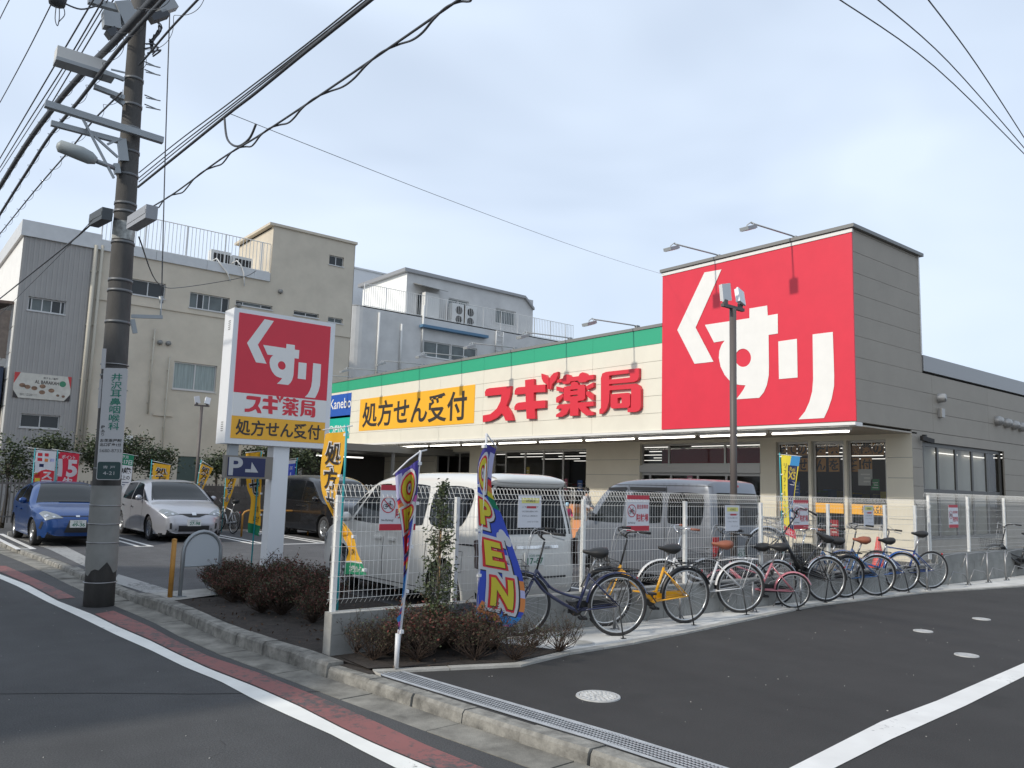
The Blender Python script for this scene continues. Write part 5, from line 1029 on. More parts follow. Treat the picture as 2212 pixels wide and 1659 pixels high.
def notice(u, v, lab, w_=.36, h=.36):
    h = .37; w_ = .35
    p = FY(u, v, WY - .02); t = thing('notice_sheet', lab, 'notice', (p.x, WY - .02, p.z), 0, 'white customer notices on the fence')
    mb = MB(); mb.box((0, -.004, 0), (w_, 0, h)); mb.build('sheet', m_signw, t); mb = MB(); mb.box((w_ * .14, -.006, h * .76), (w_ * .9, -.0045, h * .92)); mb.build('yellow_heading', m_yelp, t)
    lettering('お客様各位', m_ink, (w_ * .33, -.004, h * .79), XX, w_ * .4, h * .09, t, .01, off=.003); mb = MB(); mb.box((w_ * .36, -.006, h * .60), (w_ * .78, -.0045, h * .67)); mb.build('red_heading', m_signr, t)
    for k, (s_, x0, x1) in enumerate((('こちらは    です', .17, .88), ('お住ご利用のお客様のご利用に', .17, .86), ('なりませんよう、お願い致します', .17, .84), ('エコロジーガーデン 店主', .4, .88))): lettering(s_, m_noticegray, (w_ * x0, -.004, h * (.62 - .14 * k - (.04 if k == 3 else 0))), XX, w_ * (x1 - x0), h * .05, t, 0, off=.0022)
notice(1118, 1140, 'white customer notice with yellow heading behind the navy bicycle handlebar'); notice(1566, 1147, 'white customer notice behind the wire basket of the raised black bicycle'); notice(1866, 1137, 'white customer notice over the pale blue bicycle')
# ============================================================ BICYCLE RACKS
ORD = ['first', 'second', 'third', 'fourth', 'fifth', 'sixth', 'seventh', 'eighth', 'ninth', 'tenth', 'eleventh', 'twelfth', 'thirteenth', 'fourteenth']
m_rack = mat('rack_steel', (.30, .30, .30), .4, metal=.7)
for i, (u, v) in enumerate(((1250, 1345), (1370, 1325), (1480, 1300), (1590, 1290), (1880, 1262), (1995, 1255), (2040, 1250), (2125, 1250), (2190, 1246))):
    p = G(u, v); t = thing('rack_post', 'steel bicycle rack post with wheel hoop, %s along the strip from the left' % ORD[i], 'bike rack', (p.x, min(p.y, WY - .35), .012), 0, 'steel wheel racks along the bicycle strip')
    tall = .42 if i < 5 else .62
    mb = MB(); mb.tube([(0, 0, 0), (0, 0, tall)], .018, 6); mb.lathe([(0, .01), (.05, .01), (.05, 0)], n=10); mb.build('post', m_rack, t)
    mb = MB(); mb.tube([(0, 0, tall - .03), (-.25, .1, tall - .02), (-.5, .2, tall - .06), (-.62, .24, tall * .5)], .011, 5); mb.tube([(.03, -.05, .0), (.0, .06, .2), (-.3, .14, .26), (-.42, .2, .0)], .01, 5); mb.build('wheel_hoop', m_rack, t)
# ============================================================ BICYCLES
m_spoke = mat('spoke_steel', (.5, .5, .5), .3, metal=.8); m_brim = mat('bicycle_rim', (.55, .56, .56), .3, metal=.7); m_saddle = mat('black_saddle', (.018, .018, .018), .5); m_saddleb = mat('brown_saddle', (.26, .085, .045), .5); m_grip = mat('black_grip', (.02, .02, .02), .7)
_wm = {}
def wheel(root, c, R_, m=None, yaw=0):
    k = round(R_, 3)
    if k not in _wm:
        a = MB(); a.tube([(R_ * .963 * math.cos(q), 0, R_ * .963 * math.sin(q)) for q in [2 * math.pi * i / 36 for i in range(36)]], R_ * .05, 8, closed=True)
        b = MB(); b.tube([(R_ * .89 * math.cos(q), 0, R_ * .89 * math.sin(q)) for q in [2 * math.pi * i / 36 for i in range(36)]], R_ * .031, 5, closed=True)
        s_ = MB()
        for i in range(28):
            q = 2 * math.pi * i / 28; h = .03 if i % 2 else -.03; q2 = q + (.9 if i % 4 < 2 else -.9); s_.tube([(.03 * math.cos(q2), h, .03 * math.sin(q2)), (R_ * .88 * math.cos(q), 0, R_ * .88 * math.sin(q))], .0014, 3, cap=False, smooth=False)
        s_.lathe([(0, -.045), (.022, -.045), (.016, 0), (.022, .045), (0, .045)], axis='Y', n=8)
        _wm[k] = [x.build(n_, m_) for x, n_, m_ in ((a, 'wheel', m_tyre), (b, 'rim', m_brim), (s_, 'spokes', m_spoke))]
        _wm[k] = [o.data for o in _wm[k] if not S.collection.objects.unlink(o)]
    w_ = obj('wheel', _wm[k][0], root); w_.location = c; r_ = obj('rim', _wm[k][1], w_); s_ = obj('spokes', _wm[k][2], w_); return w_
def bike(lab, rear, ang, frame='step', col=None, R_=.345, wb=1.12, basket=None, rack=True, saddle=None, grips=None, fender=None, pitch=0, lean=0, stand=True, Rf=None, hb='up', group='bicycles parked along the fence', seath=.93, steer=0, barh=1.0):
    Rf = Rf or R_; t = thing('bicycle', lab, 'bicycle', (rear[0], rear[1], .012 + (rear[2] if len(rear) > 2 else 0)), 0, group)
    t.rotation_mode = 'QUATERNION'; Mx = Matrix.Rotation(R(ang), 4, 'Z') @ Matrix.Rotation(R(-pitch), 4, 'Y') @ Matrix.Rotation(R(lean), 4, 'X')
    piv = Vector((0, 0, R_)); off = Mx @ piv - piv; t.rotation_quaternion = Mx.to_quaternion(); t.location = Vector(t.location) - off if pitch else t.location
    Ax = Vector((0, 0, R_)); Fx = Vector((wb, 0, Rf)); BB = Vector((.48, 0, .29 if R_ > .3 else .26)); k = R_ / .345
    hb0 = Vector((wb - .21 * k, 0, .83 * (k * .4 + .6))); hl = Vector((wb - .14 * k, 0, .62 * (k * .5 + .5) + .02)); seat_t = Vector((.34 * (k * .3 + .7), 0, .70 * (k * .3 + .7)))
    f = MB()
    if frame == 'step':
        lo = [hl + Z * .02, hl + Vector((-.13, 0, -.14)), hl + Vector((-.33, 0, -.27)), BB + Vector((.06, 0, .02)), BB]; hi = [hl + Vector((-.03, 0, .09)), hl + Vector((-.2, 0, -.1)), hl + Vector((-.38, 0, -.18)), BB + Vector((-.06, 0, .13))]
        f.tube(cr3(lo), .0205, 8); f.tube(cr3(hi), .016, 8)
    elif frame == 'thick': f.tube([hl + Vector((-.02, 0, .04)), BB + Vector((.01, 0, .02))], .031, 8); f.tube([BB + Vector((.3, 0, .13)), BB + Vector((.05, 0, .1)), BB + (seat_t - BB) * .3], .013, 6)
    elif frame == 'diamond': f.tube([hl + Vector((-.01, 0, .02)), BB], .016, 8); f.tube([hl + Vector((-.04, 0, .12)), seat_t - Z * .02], .014, 8)
    elif frame == 'mini': f.tube([hl, BB + Vector((.12, 0, .0)), BB], .02, 8); f.tube([hl + Z * .06, seat_t * .5 + BB * .5], .012, 8)
    f.tube([BB, seat_t], .0185, 8)
    f.tube([hb0 + (hl - hb0) * .5, hl - (hb0 - hl) * .12], .02, 8)
    for sg in (-1, 1):
        sy = Vector((0, sg * .06, 0)); f.tube([BB + sy * .6, Ax + sy + Vector((.02, 0, 0))], .0095, 6); f.tube([seat_t + sy * .3 - Z * .04, Ax + sy], .008, 6)
    f.lathe([(0, -.04), (.024, -.04), (.024, .04), (0, .04)], BB, 'Y', 8); fr = f.build('frame', col, t)
    # front end
    g = MB(); ft = hl - (hb0 - hl) * .15
    for sg in (-1, 1): sy = Vector((0, sg * .05, 0)); g.tube([ft + sy * .5, ft + sy + (Fx - ft) * .4, Fx + sy + Vector((-.02, 0, .04)), Fx + sy], .011, 6)
    g.build('fork', col if frame != 'mini' else m_chrome, t)
    hbk = hb0 + Vector((-.04, 0, .24 * barh)); s_ = MB(); s_.tube([hl + (hb0 - hl) * .45, hbk - Vector((.0, 0, .02))], .012, 6)
    if hb == 'up': hpts = lambda sg: [hbk, hbk + Vector((.05, sg * .05, .04)), hbk + Vector((.05, sg * .15, .09)), hbk + Vector((-.04, sg * .23, .10)), hbk + Vector((-.17, sg * .25, .09))]
    elif hb == 'flat': hpts = lambda sg: [hbk, hbk + Vector((.0, sg * .2, .02)), hbk + Vector((-.04, sg * .3, .02))]
    else: hpts = lambda sg: [hbk, hbk + Vector((.0, sg * .18, .0)), hbk + Vector((.09, sg * .2, -.02)), hbk + Vector((.08, sg * .2, -.12)), hbk + Vector((0, sg * .2, -.14))]
    for sg in (-1, 1): s_.tube(cr3(hpts(sg)), .011, 6)
    s_.build('handlebar', m_chrome if grips is m_saddleb else m_black, t)
    for sg in (-1, 1):
        q = hpts(sg); a, b = q[-2], q[-1]; d = (b - a).normalized(); mb = MB(); mb.tube([b - d * .12, b + d * .01], .016, 8); mb.build('grip', grips or m_grip, t)
        mb = MB(); mb.tube([b - d * .16 - Z * .0, b - d * .13 - Z * .035, b + d * .0 - Z * .055], .006, 4); mb.tube(cr3([b - d * .15, hbk + Vector((.14, sg * .06, .08)), hl + Vector((.1, sg * .03, .08)), hl + Vector((.03, 0, -.04))]), .004, 4); mb.build('brake_lever', m_metal, t)
    # saddle
    sp = BB + (seat_t - BB).normalized() * (seath - .29); mb = MB(); mb.tube([seat_t, sp], .0125, 6); mb.build('seat_post', m_spoke, t)
    mb = MB(); mb.lathe([(0, -.13), (.08, -.125), (.105, -.06), (.085, .02), (.045, .08), (.032, .15), (0, .165)], (0, 0, 0), 'X', 12); mb.v = [(sp.x + p[0], p[1], sp.z + .05 + p[2] * (.55 if p[2] > 0 else .75) + .05 * (abs(p[0]) > .08) * .2) for p in mb.v]; mb.build('saddle', saddle or m_saddle, t)
    wheel(t, Ax, R_); wheel(t, Fx, Rf)
    if fender is not None:
        for (c_, rr, a0, a1) in ((Ax, R_, 20, 175), (Fx, Rf, 75, 205)):
            mb = MB(); n = 16; vs = []
            for i in range(n + 1):
                a = R(180 - (a0 + (a1 - a0) * i / n)) if c_ is Ax else R(180 - (a0 - 45 + (a1 - a0) * i / n))
                for (dy, dr) in ((-.028, .012), (-.015, .028), (.015, .028), (.028, .012)): vs.append((c_.x + (rr + dr) * math.cos(a), dy, c_.z + (rr + dr) * math.sin(a)))
            mb.add(vs, [(i * 4 + j, i * 4 + j + 1, i * 4 + j + 5, i * 4 + j + 4) for i in range(n) for j in range(3)], True); mb.build('mudguard', fender, t)
    if rack:
        mb = MB(); zr_ = R_ * 2 + .06
        for sg in (-1, 1): mb.tube([seat_t + Vector((.0, sg * .03, .02)), Vector((.1, sg * .055, zr_)), Vector((-.22, sg * .055, zr_ - .01)), Vector((-.25, 0, zr_ - .01))], .006, 5); mb.tube([Vector((-.14, sg * .06, zr_)), Ax + Vector((0, sg * .06, 0))], .005, 4)
        for x in (.05, -.05, -.15): mb.tube([(x, -.055, zr_), (x, .055, zr_)], .005, 4)
        mb.build('carrier', col if fender is col and frame == 'step' and col is not m_navy else m_black, t)
    mb = MB(); mb.lathe([(.0, 0), (.075, 0), (.08, .006), (0, .008)], BB + YY * -.06, 'Y', 16); mb.tube([BB - YY * .08, BB + Vector((-.11, -.09, -.12))], .009, 5); mb.tube([BB + YY * .08, BB + Vector((.11, .09, .12))], .009, 5); mb.box(tuple(BB + Vector((-.155, -.19, -.135))), tuple(BB + Vector((-.065, -.09, -.11)))); mb.box(tuple(BB + Vector((.065, .09, .11))), tuple(BB + Vector((.155, .19, .135)))); mb.build('crankset', m_black, t)
    mb = MB(); d = (Ax - BB); mb.prism([BB + Vector((.08, -.055, .085)), BB + Vector((.09, -.055, -.05)), Ax + Vector((.0, -.055, -.04)), Ax + Vector((-.02, -.055, .03)), Ax + Vector((.1, -.055, .05))], (0, -.02, 0)); mb.build('chain_guard', col if frame == 'thick' else m_black, t)
    if stand:
        mb = MB(); mb.tube([Ax + Vector((0, .07, 0)), Ax + Vector((-.03, .16, -R_ + .01 + (rear[2] if len(rear) > 2 else 0) * 0))], .009, 5); mb.box(tuple(Ax + Vector((-.06, .14, -R_))), tuple(Ax + Vector((0, .19, -R_ + .015)))); mb.build('kickstand', m_black, t)
    mb = MB(); mb.lathe([(0, -.012), (.02, -.012), (.022, .0), (0, .0)], Ax + Vector((-R_ * .62, 0, R_ * .86)), 'X', 8); mb.build('reflector', m_tl, t)
    if basket:
        bx0_, bz0 = wb + .0, hb0.z - .26; W_, D_b, Hb = .19, .25, .24; tp = lambda x, y, z: Vector((bx0_ - .04 + (x * (1 + .16 * z)) * D_b, y * W_ * (1 + .18 * z), bz0 + z * Hb))
        if basket == 'solid':
            mb = MB(); P = [tp(x, y, z) for z in (0, 1) for (x, y) in ((0, -1), (1, -1), (1, 1), (0, 1))]; mb.add(P, [(0, 1, 2, 3), (0, 1, 5, 4), (1, 2, 6, 5), (2, 3, 7, 6), (3, 0, 4, 7)]); mb.tube([P[4], P[5], P[6], P[7]], .009, 6, closed=True); mb.build('basket', mat('plastic_basket', (.05, .05, .045), .7), t)
        else:
            mb = MB(); n = 7
            for z in (0, .2, .4, .6, .8, 1): mb.tube([tp(0, -1, z), tp(1, -1, z), tp(1, 1, z), tp(0, 1, z)], .004 if z in (0, 1) else .0022, 4, closed=True, smooth=False)
            for i in range(n + 1):
                a = i / n
                for (p, q) in ((tp(a, -1, 0), tp(a, -1, 1)), (tp(a, 1, 0), tp(a, 1, 1)), (tp(0, 2 * a - 1, 0), tp(0, 2 * a - 1, 1)), (tp(1, 2 * a - 1, 0), tp(1, 2 * a - 1, 1)), (tp(a, -1, 0), tp(a, 1, 0)), (tp(0, 2 * a - 1, 0), tp(1, 2 * a - 1, 0))): mb.tube([p, q], .002, 3, cap=False, smooth=False)
            mb.build('basket', m_black if basket == 'wire' else m_metal, t)
        mb = MB(); mb.tube([Fx + YY * .06, Vector((wb + .1, .08, bz0))], .005, 4); mb.tube([Fx - YY * .06, Vector((wb + .1, -.08, bz0))], .005, 4); mb.build('basket_stay', m_metal, t)
    return t
def cr3(P, n=4):
    o = []
    for i in range(len(P) - 1):
        p0 = P[max(i - 1, 0)]; p1 = P[i]; p2 = P[i + 1]; p3 = P[min(i + 2, len(P) - 1)]
        for k in range(n): q = k / n; o.append(.5 * (2 * p1 + (p2 - p0) * q + (2 * p0 - 5 * p1 + 4 * p2 - p3) * q * q + (3 * p1 - p0 - 3 * p2 + p3) * q ** 3))
    o.append(P[-1]); return o
m_navy = paint('navy_paint', (.009, .014, .055)); m_ybike = paint('yellow_bike_paint', (.75, .36, .01)); m_wbike = paint('white_bike_paint', (.62, .62, .62)); m_pink = paint('pink_bike_paint', (.50, .17, .20)); m_kbike = paint('black_bike_paint', (.015, .015, .016)); m_bbike = paint('light_blue_bike_paint', (.02, .12, .33)); m_bbike2 = paint('blue_bike_paint', (.015, .08, .28)); m_dbike = paint('dark_blue_bike_paint', (.015, .05, .20))
bike('navy blue city bicycle nearest the camera, black saddle, beside the big OPEN banner', (6.98, 6.62), 151, 'step', m_navy, basket='wire', fender=m_navy, lean=-4, wb=1.14, R_=.35)
bike('yellow bicycle with a thick sloping frame and black saddle', (8.42, 6.80), 162, 'thick', m_ybike, basket='wire', fender=m_black, lean=-4, R_=.35, wb=1.14)
bike('white city bicycle with brown saddle, brown grips and a white carrier', (9.85, 6.98), 148, 'step', m_wbike, saddle=m_saddleb, grips=m_saddleb, fender=m_wbike, lean=-4, R_=.35, wb=1.14)
bike('small pink folding bicycle with pink mudguard and small wheels', (10.98, 6.86), 140, 'mini', m_pink, R_=.255, Rf=.255, wb=1.05, basket='wire', fender=m_pink, rack=False, lean=-4, seath=.93)
bike('black bicycle with its front wheel raised on an upper rack and a wire basket', (12.15, 7.0), 152, 'thick', m_kbike, basket='steel', fender=m_chrome, pitch=23, lean=-3, R_=.35)
bike('dark grey bicycle with a black wire basket squeezed between the white and the pink one', (11.05, 7.2), 150, 'step', m_kbike, basket='wire', fender=m_metal, lean=-6, R_=.33, rack=False, seath=.86)
bike('dark bicycle with brown grips standing behind the raised black bicycle', (12.95, 7.12), 158, 'step', m_kbike, grips=m_saddleb, fender=m_black, lean=-8, basket='wire')
bike('light blue bicycle with brown saddle and dark solid basket', (13.72, 7.0), 144, 'step', m_bbike, saddle=m_saddleb, basket='solid', fender=m_chrome, lean=-7)
bike('bright blue city bicycle between the light blue one and the sports bicycle', (14.78, 7.05), 148, 'step', m_bbike2, fender=m_bbike2, rack=False, lean=-2, seath=.88)
bike('dark blue sports bicycle with flat bar and thin black tyres, last of the close row', (15.85, 7.02), 150, 'diamond', m_dbike, fender=None, rack=False, hb='flat', seath=1.0, stand=False, lean=-4)
bike('black city bicycle standing alone at the right edge of the frame', (20.9, 6.9), 152, 'step', m_kbike, fender=m_black, lean=-4, basket='wire')
bike('white road bicycle with drop bars leaning by the far orange rail', (9.0, 24.3), 95, 'diamond', m_wbike, fender=None, rack=False, hb='drop', seath=.95, stand=False, lean=8, wb=1.0, group='x'); 
for o in S.objects:
    if o.get('group') == 'x': del o['group']
# ============================================================ UTILITY POLE
m_pole = mat('pole_concrete', (.072, .069, .065), .85, nscale=3, namt=.4, bump=.3, stretch=(1, 1, .3)); m_sleeve = mat('pole_sleeve', (.22, .22, .205), .7, nscale=2.5, namt=.18); m_cable = mat('cable_haze_grey', (.055, .06, .068), .6); m_gsteel = mat('bracket_steel', (.30, .32, .33), .45, metal=.5)  # cable colour is lifted to blue-grey, haze put into the material
pb0 = G(213, 1308, RZ); YP = pb0.y; pt0 = FY(297, 60, YP); pdir = (pt0 - pb0).normalized(); ptop = pb0 + pdir * 10.5
up_ = thing('utility_pole', 'dark concrete utility pole with crossarms, street lamp and clinic advertising plate', 'utility pole', tuple(pb0))
def ub(mb, name, m, parent=None): return sbuild(mb, name, m, parent, up_)
zr_ = lambda s: .195 - .0095 * s
mb = MB(); mb.tube([pb0 + pdir * s for s in (0, 2, 4, 6, 8, 10.5)], [zr_(s) for s in (0, 2, 4, 6, 8, 10.5)], 24); ub(mb, 'shaft', m_pole)
mb = MB(); s0, s1 = .50, 1.62; n = 26; vs = []
ax = pdir.cross(YY).normalized(); ay = ax.cross(pdir).normalized()
for i in range(n):
    q = 2 * math.pi * i / n; rag = .06 * math.sin(q * 3) + .04 * math.sin(q * 7 + 1)
    for s in (s0 + rag, s1): vs.append(pb0 + pdir * s + (ax * math.cos(q) + ay * math.sin(q)) * (zr_(s) + .012))
mb.add(vs, [(2 * i, 2 * i + 1, (2 * i + 3) % (2 * n), (2 * i + 2) % (2 * n)) for i in range(n)], True); ub(mb, 'protective_sleeve', m_sleeve)
for s in (.32, .85, 1.1, 1.35, 2.95, 3.3): mb = MB(); mb.lathe([(zr_(s) + .008, -.008), (zr_(s) + .02, -.006), (zr_(s) + .02, .006), (zr_(s) + .008, .008)], pb0 + pdir * s, 'Z', 22); ub(mb, 'tie_band', m_rack if 'm_rack' in globals() else m_metal)
for s in (3.9, 4.35, 4.5, 5.05, 5.5, 5.62, 6.05, 6.4, 6.75, 7.1, 7.5): mb = MB(); mb.lathe([(zr_(s) + .0, -.02), (zr_(s) + .010, -.02), (zr_(s) + .010, .02), (zr_(s), .02)], pb0 + pdir * s, 'Z', 22); ub(mb, 'steel_band', mat('band_steel', (.15, .155, .16), .5, metal=.5))
PB = lambda u, v, dy=0: FY(u, v, YP + dy)
def beam(name, u0, v0, u1, v1, w_, h_, dy=-.2, m=None, parent=None, dy2=None):
    a, b = PB(u0, v0, dy), PB(u1, v1, dy if dy2 is None else dy2); d = b - a; mb = MB(); mb.obox((a + b) / 2, d, d.cross(Z).cross(d) if True else Z, d.cross(Z), d.length, h_, w_); return ub(mb, name, m or m_gsteel, parent)
beam('crossarm', 97, 224, 352, 304, .09, .09); beam('crossarm', 110, 266, 262, 306, .07, .07, -.1); beam('crossarm', 203, 187, 268, 212, .07, .06); beam('crossarm', 190, 0, 300, 32, .09, .09, -.2)
beam('arm_brace', 178, 255, 246, 385, .03, .03, -.2); beam('arm_brace', 205, 295, 255, 340, .03, .03, -.15); beam('arm_brace', 232, 312, 262, 298, .02, .03, -.15); beam('bracket_plate', 262, 300, 268, 348, .06, .12, -.12)
beam('bracket_plate', 240, 205, 268, 225, .05, .06, -.1)
# box luminaire
a, b = PB(120, 117, -.3), PB(225, 150, -.3); d = b - a; mb = MB(); mb.obox((a + b) / 2, d, Z, d.cross(Z), d.length, .17, .22); lb = ub(mb, 'box_lamp', mat('lamp_box_white', (.58, .57, .54), .5))
a2, b2 = PB(118, 132, -.3), PB(245, 170, -.3); mb = MB(); mb.obox((a2 + b2) / 2, d, Z, d.cross(Z), (b2 - a2).length, .05, .24); mb.build('lamp_underside', m_lampg, lb) if False else ub(mb, 'lamp_underside', m_lampg, lb)
beam('lamp_arm', 225, 155, 268, 172, .05, .05, -.2); beam('lamp_arm', 240, 150, 270, 157, .02, .02, -.2)
# street lamp head
mb = MB(); A, B_, C_ = PB(122, 313, -.3), PB(175, 332, -.3), PB(208, 348, -.3); mb.tube([A, A + (B_ - A) * .12, B_, B_ + (C_ - B_) * .6, C_], [.03, .085, .10, .09, .05], 12); ub(mb, 'street_lamp_head', mat('street_lamp_grey', (.30, .33, .33), .5))
mb = MB(); mb.tube([C_, PB(250, 364, -.1)], .035, 8); ub(mb, 'street_lamp_arm', m_gsteel); beam('control_box', 246, 365, 258, 365, .1, .14, -.1)
mb = MB(); mb.lathe([(zr_(5.2) + .004, -.13), (zr_(5.2) + .005, .13)], pb0 + pdir * 5.22, 'Z', 22); ub(mb, 'label_wrap', mat('label_wrap', (.35, .36, .34), .6, nscale=14, namt=.5))
# right bracket for the guy wire
beam('guy_bracket', 284, 683, 351, 685, .04, .05, .05); beam('guy_bracket', 286, 690, 292, 720, .04, .06, .05); 
# splice boxes on the cables
def sbox(lab, u0, v0, u1, v1, s_, m, X_=2.35):
    a, b = FX(u0, v0, X_), FX(u1, v1, X_); d = b - a; t = thing('cable_box', lab, 'cable box', tuple((a + b) / 2), 0, 'junction boxes on the overhead cables'); mb = MB(); mb.obox((0, 0, 0), d, d.cross(XX).cross(d) if False else Z, XX, d.length, s_, s_ * .8); mb.build('casing', m, t)
    mb = MB(); mb.obox((0, 0, 0), d, Z, XX, d.length * .96, s_ * .3, s_ * .86); mb.build('cover_ridge', m, t); return t
sbox('dark splice box on the cables left of the utility pole', 203, 478, 232, 462, .17, mat('box_dark', (.06, .07, .075), .6)); sbox('pale grey splice box on the cables right of the utility pole', 286, 484, 328, 458, .16, mat('box_pale', (.30, .31, .33), .5))
for (u0, v0, u1, v1, w_) in ((222, 42, 258, 50, .22), (262, 6, 285, 60, .22), (232, 76, 250, 68, .10), (340, 20, 376, 8, .16), (325, 42, 360, 30, .10)):
    a, b = PB(u0, v0, -.2), PB(u1, v1, -.2); d = b - a; mb = MB(); mb.obox((a + b) / 2, d, d.cross(YY), YY, d.length, w_, .16); ub(mb, 'equipment_box', m_lampg if w_ != .10 else m_cable)
mb = MB()
for (v, du) in ((150, 0), (205, 0), (133, 2), (225, -1)):
    c_ = PB(312, v); mb.tube([c_, c_ + Vector((.18, 0, -.02)), c_ + Vector((.20, -.1, -.06)), c_ + Vector((0, -.1, -.08))], .009, 5)
ub(mb, 'step_bolt', m_gsteel)
mb = MB(); c_ = PB(335, 60); 
for k in range(9): q = k * .7; mb.tube(cr3([PB(318 + 30 * math.sin(q) * .5 + 10, 35 + k * 10, -.1), PB(340 + 10 * math.cos(q), 60 + k * 6, 0), PB(322 + k, 90 + k * 4, .05)]), .012, 4)
ub(mb, 'cable_tangle', m_cable)
mb = MB(); mb.tube(cr3([PB(u, v, -.25) for u, v in ((130, 0), (145, 10), (175, 20), (205, 14), (222, 6))]), .012, 5); ub(mb, 'jumper_wire', m_cable)
mb = MB(); mb.lathe([(0, -.1), (.1, -.08), (.12, .05), (.05, .12), (0, .12)], PB(124, -2, -.3), 'Z', 12); mb.tube(cr3([PB(u, v, -.3) for u, v in ((122, 8), (119, 40), (124, 56), (128, 40), (128, 12))]), .006, 4); mb.tube(cr3([PB(u, v, -.3) for u, v in ((134, 5), (140, 30), (130, 44), (126, 48))]), .006, 4); ub(mb, 'insulator_loop', m_cable)
mb = MB(); g0, g1 = PB(193, 1308, -.02), PB(222, 1070, -.15); mb.tube([Vector((g0.x, g0.y, RZ)), g0 + Z * .3, g1, PB(225, 1045, -.1)], .018, 6); ub(mb, 'cable_guard', m_gsteel)
# clinic plate on the pole
sU = Vector((.84, -.54, 0)).normalized(); sc_ = FY(242, 915, YP - .33); sV = pdir.copy(); sU = (sU - sV * sU.dot(sV)).normalized(); sN = sU.cross(sV)
pw2, ph2 = .315, 1.52; P0s = sc_ - sU * pw2 / 2 - sV * ph2 / 2
def pp(x, y, o=0): return P0s + sU * (x * pw2) + sV * (y * ph2) + sN * o
def rrect(x0, y0, x1, y1, r, o, th=0):
    pts = []
    for (cx, cy, a0) in ((x1 - r, y1 - r, 0), (x0 + r, y1 - r, 90), (x0 + r, y0 + r, 180), (x1 - r, y0 + r, 270)):
        for k in range(5): a = R(a0 + 22.5 * k); pts.append(P0s + sU * (cx + r * math.cos(a)) + sV * (cy + r * math.sin(a)) + sN * o)
    return pts
m_plw = mat('advert_white', (.45, .45, .45), .5); m_plg = mat('advert_green', (.01, .18, .12), .5); m_pld = mat('address_dark', (.02, .05, .05), .5)
mb = MB(); mb.prism(rrect(0, 0, pw2, ph2, .03, -.02), sN * .02); plate = ub(mb, 'advert_plate', m_plw)
mb = MB(); mb.add(rrect(.01, .01, pw2 - .01, ph2 * .16, .025, .003), [tuple(range(20))]); ub(mb, 'address_plate', m_pld, plate)
lt = lambda s_, m, x, y, w_, h_, b_=.02: lettering(s_, m, P_(pp(x, y), up_), sU, w_ * pw2, h_ * ph2, plate, b_, V=sV, off=.004)
for k, ch in enumerate('井沢耳鼻咽喉科'): lt(ch, m_plg, .36, .885 - k * .0735, .44, .066, .01)
lt('P', m_ink, .08, .455, .13, .026); lt('あ', m_ink, .08, .42, .14, .026, 0); lt('り', m_ink, .1, .388, .1, .026, 0)
lt('お花茶屋駅', m_ink, .06, .335, .88, .028); lt('北口徒歩1分', m_ink, .06, .298, .88, .028); lt('5680-8733', m_noticegray, .06, .245, .9, .028, 0); lt('青 戸', m_plw, .25, .10, .5, .025, 0); lt('4-21', m_plw, .27, .045, .46, .03, .0)
for s in (.1, .95):
    mb = MB(); c_ = pp(.5, s); q = pb0 + pdir * ((c_ - pb0).dot(pdir)); mb.lathe([(zr_(3) + .01, -.012), (zr_(3) + .016, .012)], q, 'Z', 18); ub(mb, 'plate_strap', m_gsteel)
mb = MB(); a = PB(226, 790, -.2); mb.obox(PB(224, 775, -.2), sU, sV, sN, .05, .28, .02); mb.obox(PB(216, 850, -.15), sU, sV, sN, .03, .4, .02); ub(mb, 'white_tag', m_plw)
# ============================================================ OVERHEAD CABLES
def cable(lab, P, r, spiral=0, n=6, kind=None):
    P = cr3([Vector(p) for p in P], 6); mb = MB(); o0 = P[0].copy(); mb.tube(P, r, n); t = mb.build('overhead_cable', m_cable); tag(t, lab, 'cable', 'overhead cables around the utility pole')
    if spiral:
        mb = MB(); S_ = []; L_ = 0; pr = P[0]
        dense = []
        for i in range(len(P) - 1):
            m_ = max(2, int((P[i + 1] - P[i]).length / .05))
            for k in range(m_): dense.append(P[i] + (P[i + 1] - P[i]) * k / m_)
        q = 0
        for i, p in enumerate(dense):
            q += .7; S_.append(p + XX * spiral * math.sin(q * .45) + Z * spiral * math.cos(q * .45))
        mb.tube(S_, .004, 3, cap=False); o = mb.build('spiral_hanger', m_cable, t)
    return t
XW = 2.4
cz = lambda px, X_=XW: [FX(u, v, X_) for u, v in px]
cable('thin cable crossing the very top left corner', cz([(30, -20), (0, 40), (-15, 72)], 1.2), .008)
cable('outermost single thin cable left of the utility pole', cz([(125, -20), (60, 110), (0, 221), (-30, 270)], 1.6), .009)
cable('single cable passing behind the box lamp, nearest to the outermost one', cz([(212, -18), (125, 130), (0, 342), (-20, 375)], 1.9), .012)
cable('second cable passing behind the box lamp', cz([(226, -6), (140, 140), (60, 265), (0, 362)], 2.0), .011)
cable('third cable passing behind the box lamp', cz([(235, -4), (100, 218), (0, 372)], 2.1), .009)
cable('fourth cable, close beside the thick black bundle', cz([(247, -4), (160, 142), (112, 222)], 2.2), .011)
cable('thickest black cable bundle crossing in front of the utility pole', cz([(350, -22), (250, 87), (175, 162), (112, 237), (57, 312), (0, 403), (-30, 450)], 2.1), .052, .062)
cable('second thick black cable bundle crossing in front of the utility pole', cz([(372, -22), (262, 100), (175, 212), (107, 295), (62, 365), (30, 415), (-20, 495)], 2.05), .028, .05)
cable('cable with wire spiral rising to the upper right of the pole', cz([(440, -14), (370, 60), (317, 122), (300, 140)], 2.3), .014, .06)
cable('cable with wire spiral running down to the left edge', cz([(262, 200), (200, 262), (150, 325), (75, 412), (0, 505), (-20, 530)], 2.3), .014, .05)
cable('drooping cable from the dark splice box to the left edge', cz([(204, 478), (150, 525), (75, 585), (0, 645), (-30, 668)], 2.3), .014)
